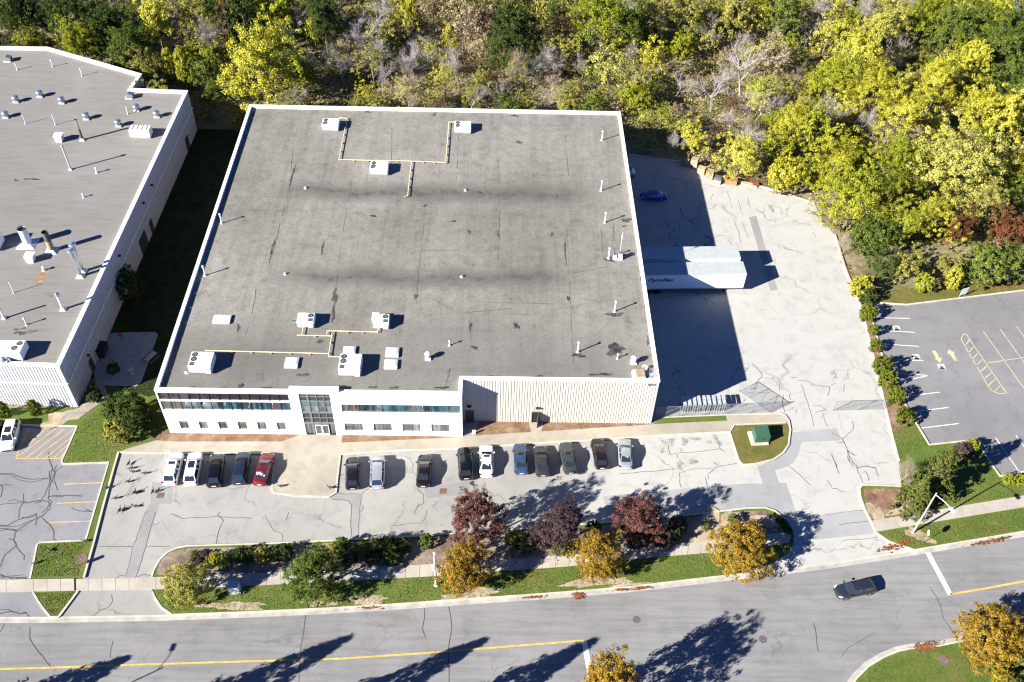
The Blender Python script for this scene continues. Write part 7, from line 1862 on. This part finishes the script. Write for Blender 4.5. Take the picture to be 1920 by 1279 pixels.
while tries < 16000 and cnt < 400:
    tries += 1
    x, y = vr.uniform(-95, 215), vr.uniform(40, 150)
    if not inside(WOODS, x, y): continue
    qx, qy = cam_px((x, y, 3.0))
    if qx < -140 or qx > 2060 or qy < -75: continue
    kinds = next((z[4] for z in ZONE if z[0] <= qx < z[1] and z[2] <= qy < z[3]), 'olive green')
    k = vr.choice(kinds.split())
    if 940 < qx < 1105 and qy < 28: continue
    r = vr.uniform(1.6, 3.3)
    if any((x - a) ** 2 + (y - b_) ** 2 < (max(rr, 1.2) * .58 + r * .62) ** 2 for a, b_, rr in placed): continue
    if y < 72 and x < 64: r = min(r, 2.0)
    wh = next(w for lim, w in WHERE if qx < lim)
    put((x, y), r); cnt += 1
    if k == 'bare':
        bare(0, 0, r * vr.uniform(2.6, 3.4), place_label(x, y, 'slender bare tree' if r < 2.4 else 'spreading bare tree'), BARE + BARE_T, vr.uniform(.8, 1.1), 'bare trees of the wood ' + wh, vr.choice((None, None, 'olive', 'pale')), pos=(x, y))
    else:
        hc = r * vr.uniform(1.05, 1.45)
        sp = k in ('pale', 'tan', 'maroon') or vr.random() < .2
        small = hc < 2.4
        tree(0, 0, hc, r, k, place_label(x, y, ('low %s bush' if small else ('small %s tree' if r < 2.2 else '%s tree' if r < 2.8 else 'broad %s tree')) % ADJ[k]), cr=vr.choice(CR_SPARSE if sp else CR_MID), rz=r * vr.uniform(.85, 1.2), group=('%s bushes ' if small else '%s trees ') % ADJ[k] + wh, pos=(x, y), name='shrub' if small else None, cat='shrub' if small else 'tree')

# undergrowth: countless brush and tall grass between the trees
rgn = np.random.default_rng(5)
U = rgn.uniform((-95, 40), (215, 150), (110000, 2))
keep = [i for i, (x, y) in enumerate(U) if inside(WOODS, x, y)]
U = U[keep]
vis = np.array([cam_px((x, y, .5)) for x, y in U])
U = U[(vis[:, 0] > -150) & (vis[:, 0] < 2070) & (vis[:, 1] > -80)]
nz = np.array([math.sin(x * .31 + 1.3 * math.sin(y * .23)) + math.sin(y * .37 + x * .11) for x, y in U])
dens = rgn.uniform(0, 1, len(U)) < (.5 + .35 * (nz > 0))
U = U[dens]; nz = nz[dens]
def brush(name, sel, kind, h, leaf, label, per=7):
    Q = U[sel]
    C_ = np.repeat(np.column_stack([Q, rgn.uniform(.05, h, len(Q))]), per, axis=0)
    C_ += rgn.normal(size=C_.shape) * np.array([.35, .35, .22]); C_[:, 2] = np.abs(C_[:, 2])
    N_ = rgn.normal(size=C_.shape) * .7 + np.array([0, 0, .5]); N_ /= np.linalg.norm(N_, axis=1, keepdims=True)
    o = link(name, quads_mesh(name, C_, N_, leaf, rgn, LEAF[kind], 1.8)); tag(o, label, 'undergrowth', kind='stuff')
rs = rgn.uniform(0, 1, len(U))
brush('undergrowth', rs < .30, 'olive', 1.3, .2, 'olive brush filling the gaps of the wood')
brush('undergrowth', (rs >= .30) & (rs < .68), 'tan', 1.0, .17, 'dry tan weeds between the trees')
brush('undergrowth', (rs >= .68) & (rs < .86), 'dark', 1.5, .21, 'dark green low growth under the trees')
brush('undergrowth', (rs >= .86) & (rs < .95), 'lime', 1.4, .2, 'yellow-green saplings scattered in the wood')
brush('undergrowth', rs >= .95, 'red', 1.2, .17, 'reddish brush scattered in the wood', 4)
# tall grass clearing at the top
c0 = G(1000, 12)
Q = rgn.normal(size=(9000, 2)) * np.array([8.5, 5.0]) + np.array([c0.x, c0.y + 2]); C_ = np.column_stack([Q, rgn.uniform(.2, 1.1, len(Q))])
N_ = rgn.normal(size=C_.shape); N_[:, 2] *= .4; N_ /= np.linalg.norm(N_, axis=1, keepdims=True)
o = link('tall_grass', quads_mesh('tall_grass', C_, N_, .35, rgn, LEAF['olive'], 2.2)); tag(o, 'tall olive grass in the clearing at the top of the wood', 'grass', kind='stuff')
# lawn grass: short tufts
def grass(P, n, z, kind, leaf=.11):
    xs = [p[0] for p in P]; ys = [p[1] for p in P]; out = []
    while len(out) < n:
        x, y = vr.uniform(min(xs), max(xs)), vr.uniform(min(ys), max(ys))
        if inside(P, x, y): out.append((x, y, z + .03))
    C_ = np.array(out); N_ = rgn.normal(size=C_.shape) * .6 + np.array([0, 0, .8]); N_ /= np.linalg.norm(N_, axis=1, keepdims=True)
    return C_, N_
LEAF['turf'] = leafmat('turf_blades', [(0.0, (.07, .09, .018)), (.5, (.11, .135, .028)), (1, (.2, .2, .06))], .15)
GP_ = []
for poly, n in (([gp(145, 803), gp(215, 735), gp(290, 715), gp(300, 812), gp(225, 846), gp(204, 866), gp(122, 868)], 3000), ([gp(74, 1022), gp(158, 1017), gp(148, 1080), gp(60, 1083)], 1800), ([gp(66, 1113), gp(142, 1112), gp(108, 1154), gp(97, 1154)], 700),
                ([gp(292, 1108), gp(640, 1093), gp(1078, 1064), gp(1333, 1039), gp(1470, 1022), gp(1440, 1058), gp(1320, 1082), gp(1020, 1112), gp(720, 1133), gp(446, 1146), gp(325, 1150)], 9000), ([gp(1650, 1000), gp(1770, 980), gp(1925, 953), gp(1925, 994), gp(1715, 1029)], 3200),
                ([gp(1740, 955), gp(1720, 930), gp(1830, 840), gp(1872, 898), gp(1930, 890), gp(1930, 925)], 2600), ([gp(1610, 1279), gp(1660, 1236), gp(1792, 1209), gp(1930, 1180), gp(1930, 1290)], 4000), ([gp(1670, 802), gp(1714, 794), gp(1740, 836), gp(1686, 860)], 900)):
    GP_.append(grass(poly, n, .1, 'turf'))
o = link('grass', quads_mesh('grass', np.concatenate([a for a, _ in GP_]), np.concatenate([b_ for _, b_ in GP_]), .085, rgn, LEAF['turf'], 1.6)); tag(o, 'short lawn grass on the verges and islands', 'grass', kind='stuff')
# far parking area glimpsed at the top right corner
fl = sheet('far_pavement', [(1880, -40), (1893, 8), (1905, 30), (1945, 40), (2100, 10), (2050, -60)], .01, M['lot_left'])
# the wood goes on out of sight beyond the frame: one far mass
fc = []; fn = []
for _ in range(420):
    x, y = vr.uniform(-130, 260), vr.uniform(146, 215)
    r = vr.uniform(3, 5.5); d = rgn.normal(size=(110, 3)); d /= np.linalg.norm(d, axis=1, keepdims=True)
    fc.append(d * np.array([r, r, r * .9]) * rgn.uniform(.6, 1.05, (110, 1)) + np.array([x, y, r])); fn.append(d * .6 + rgn.normal(size=d.shape) * .5 + np.array([0, 0, .3]))
fc, fn = np.concatenate(fc), np.concatenate(fn); fn /= np.linalg.norm(fn, axis=1, keepdims=True)
half = np.arange(len(fc)) // 110 % 3
for k, kind, lab in ((0, 'olive', 'olive mass of the far wood beyond the traced trees'), (1, 'lime', 'yellow-green mass of the far wood beyond the traced trees'), (2, 'green', 'green mass of the far wood beyond the traced trees')):
    o = link('far_woods', quads_mesh('far_woods', fc[half == k], fn[half == k], 1.0, rgn, LEAF[kind])); tag(o, lab, 'woods', kind='stuff')
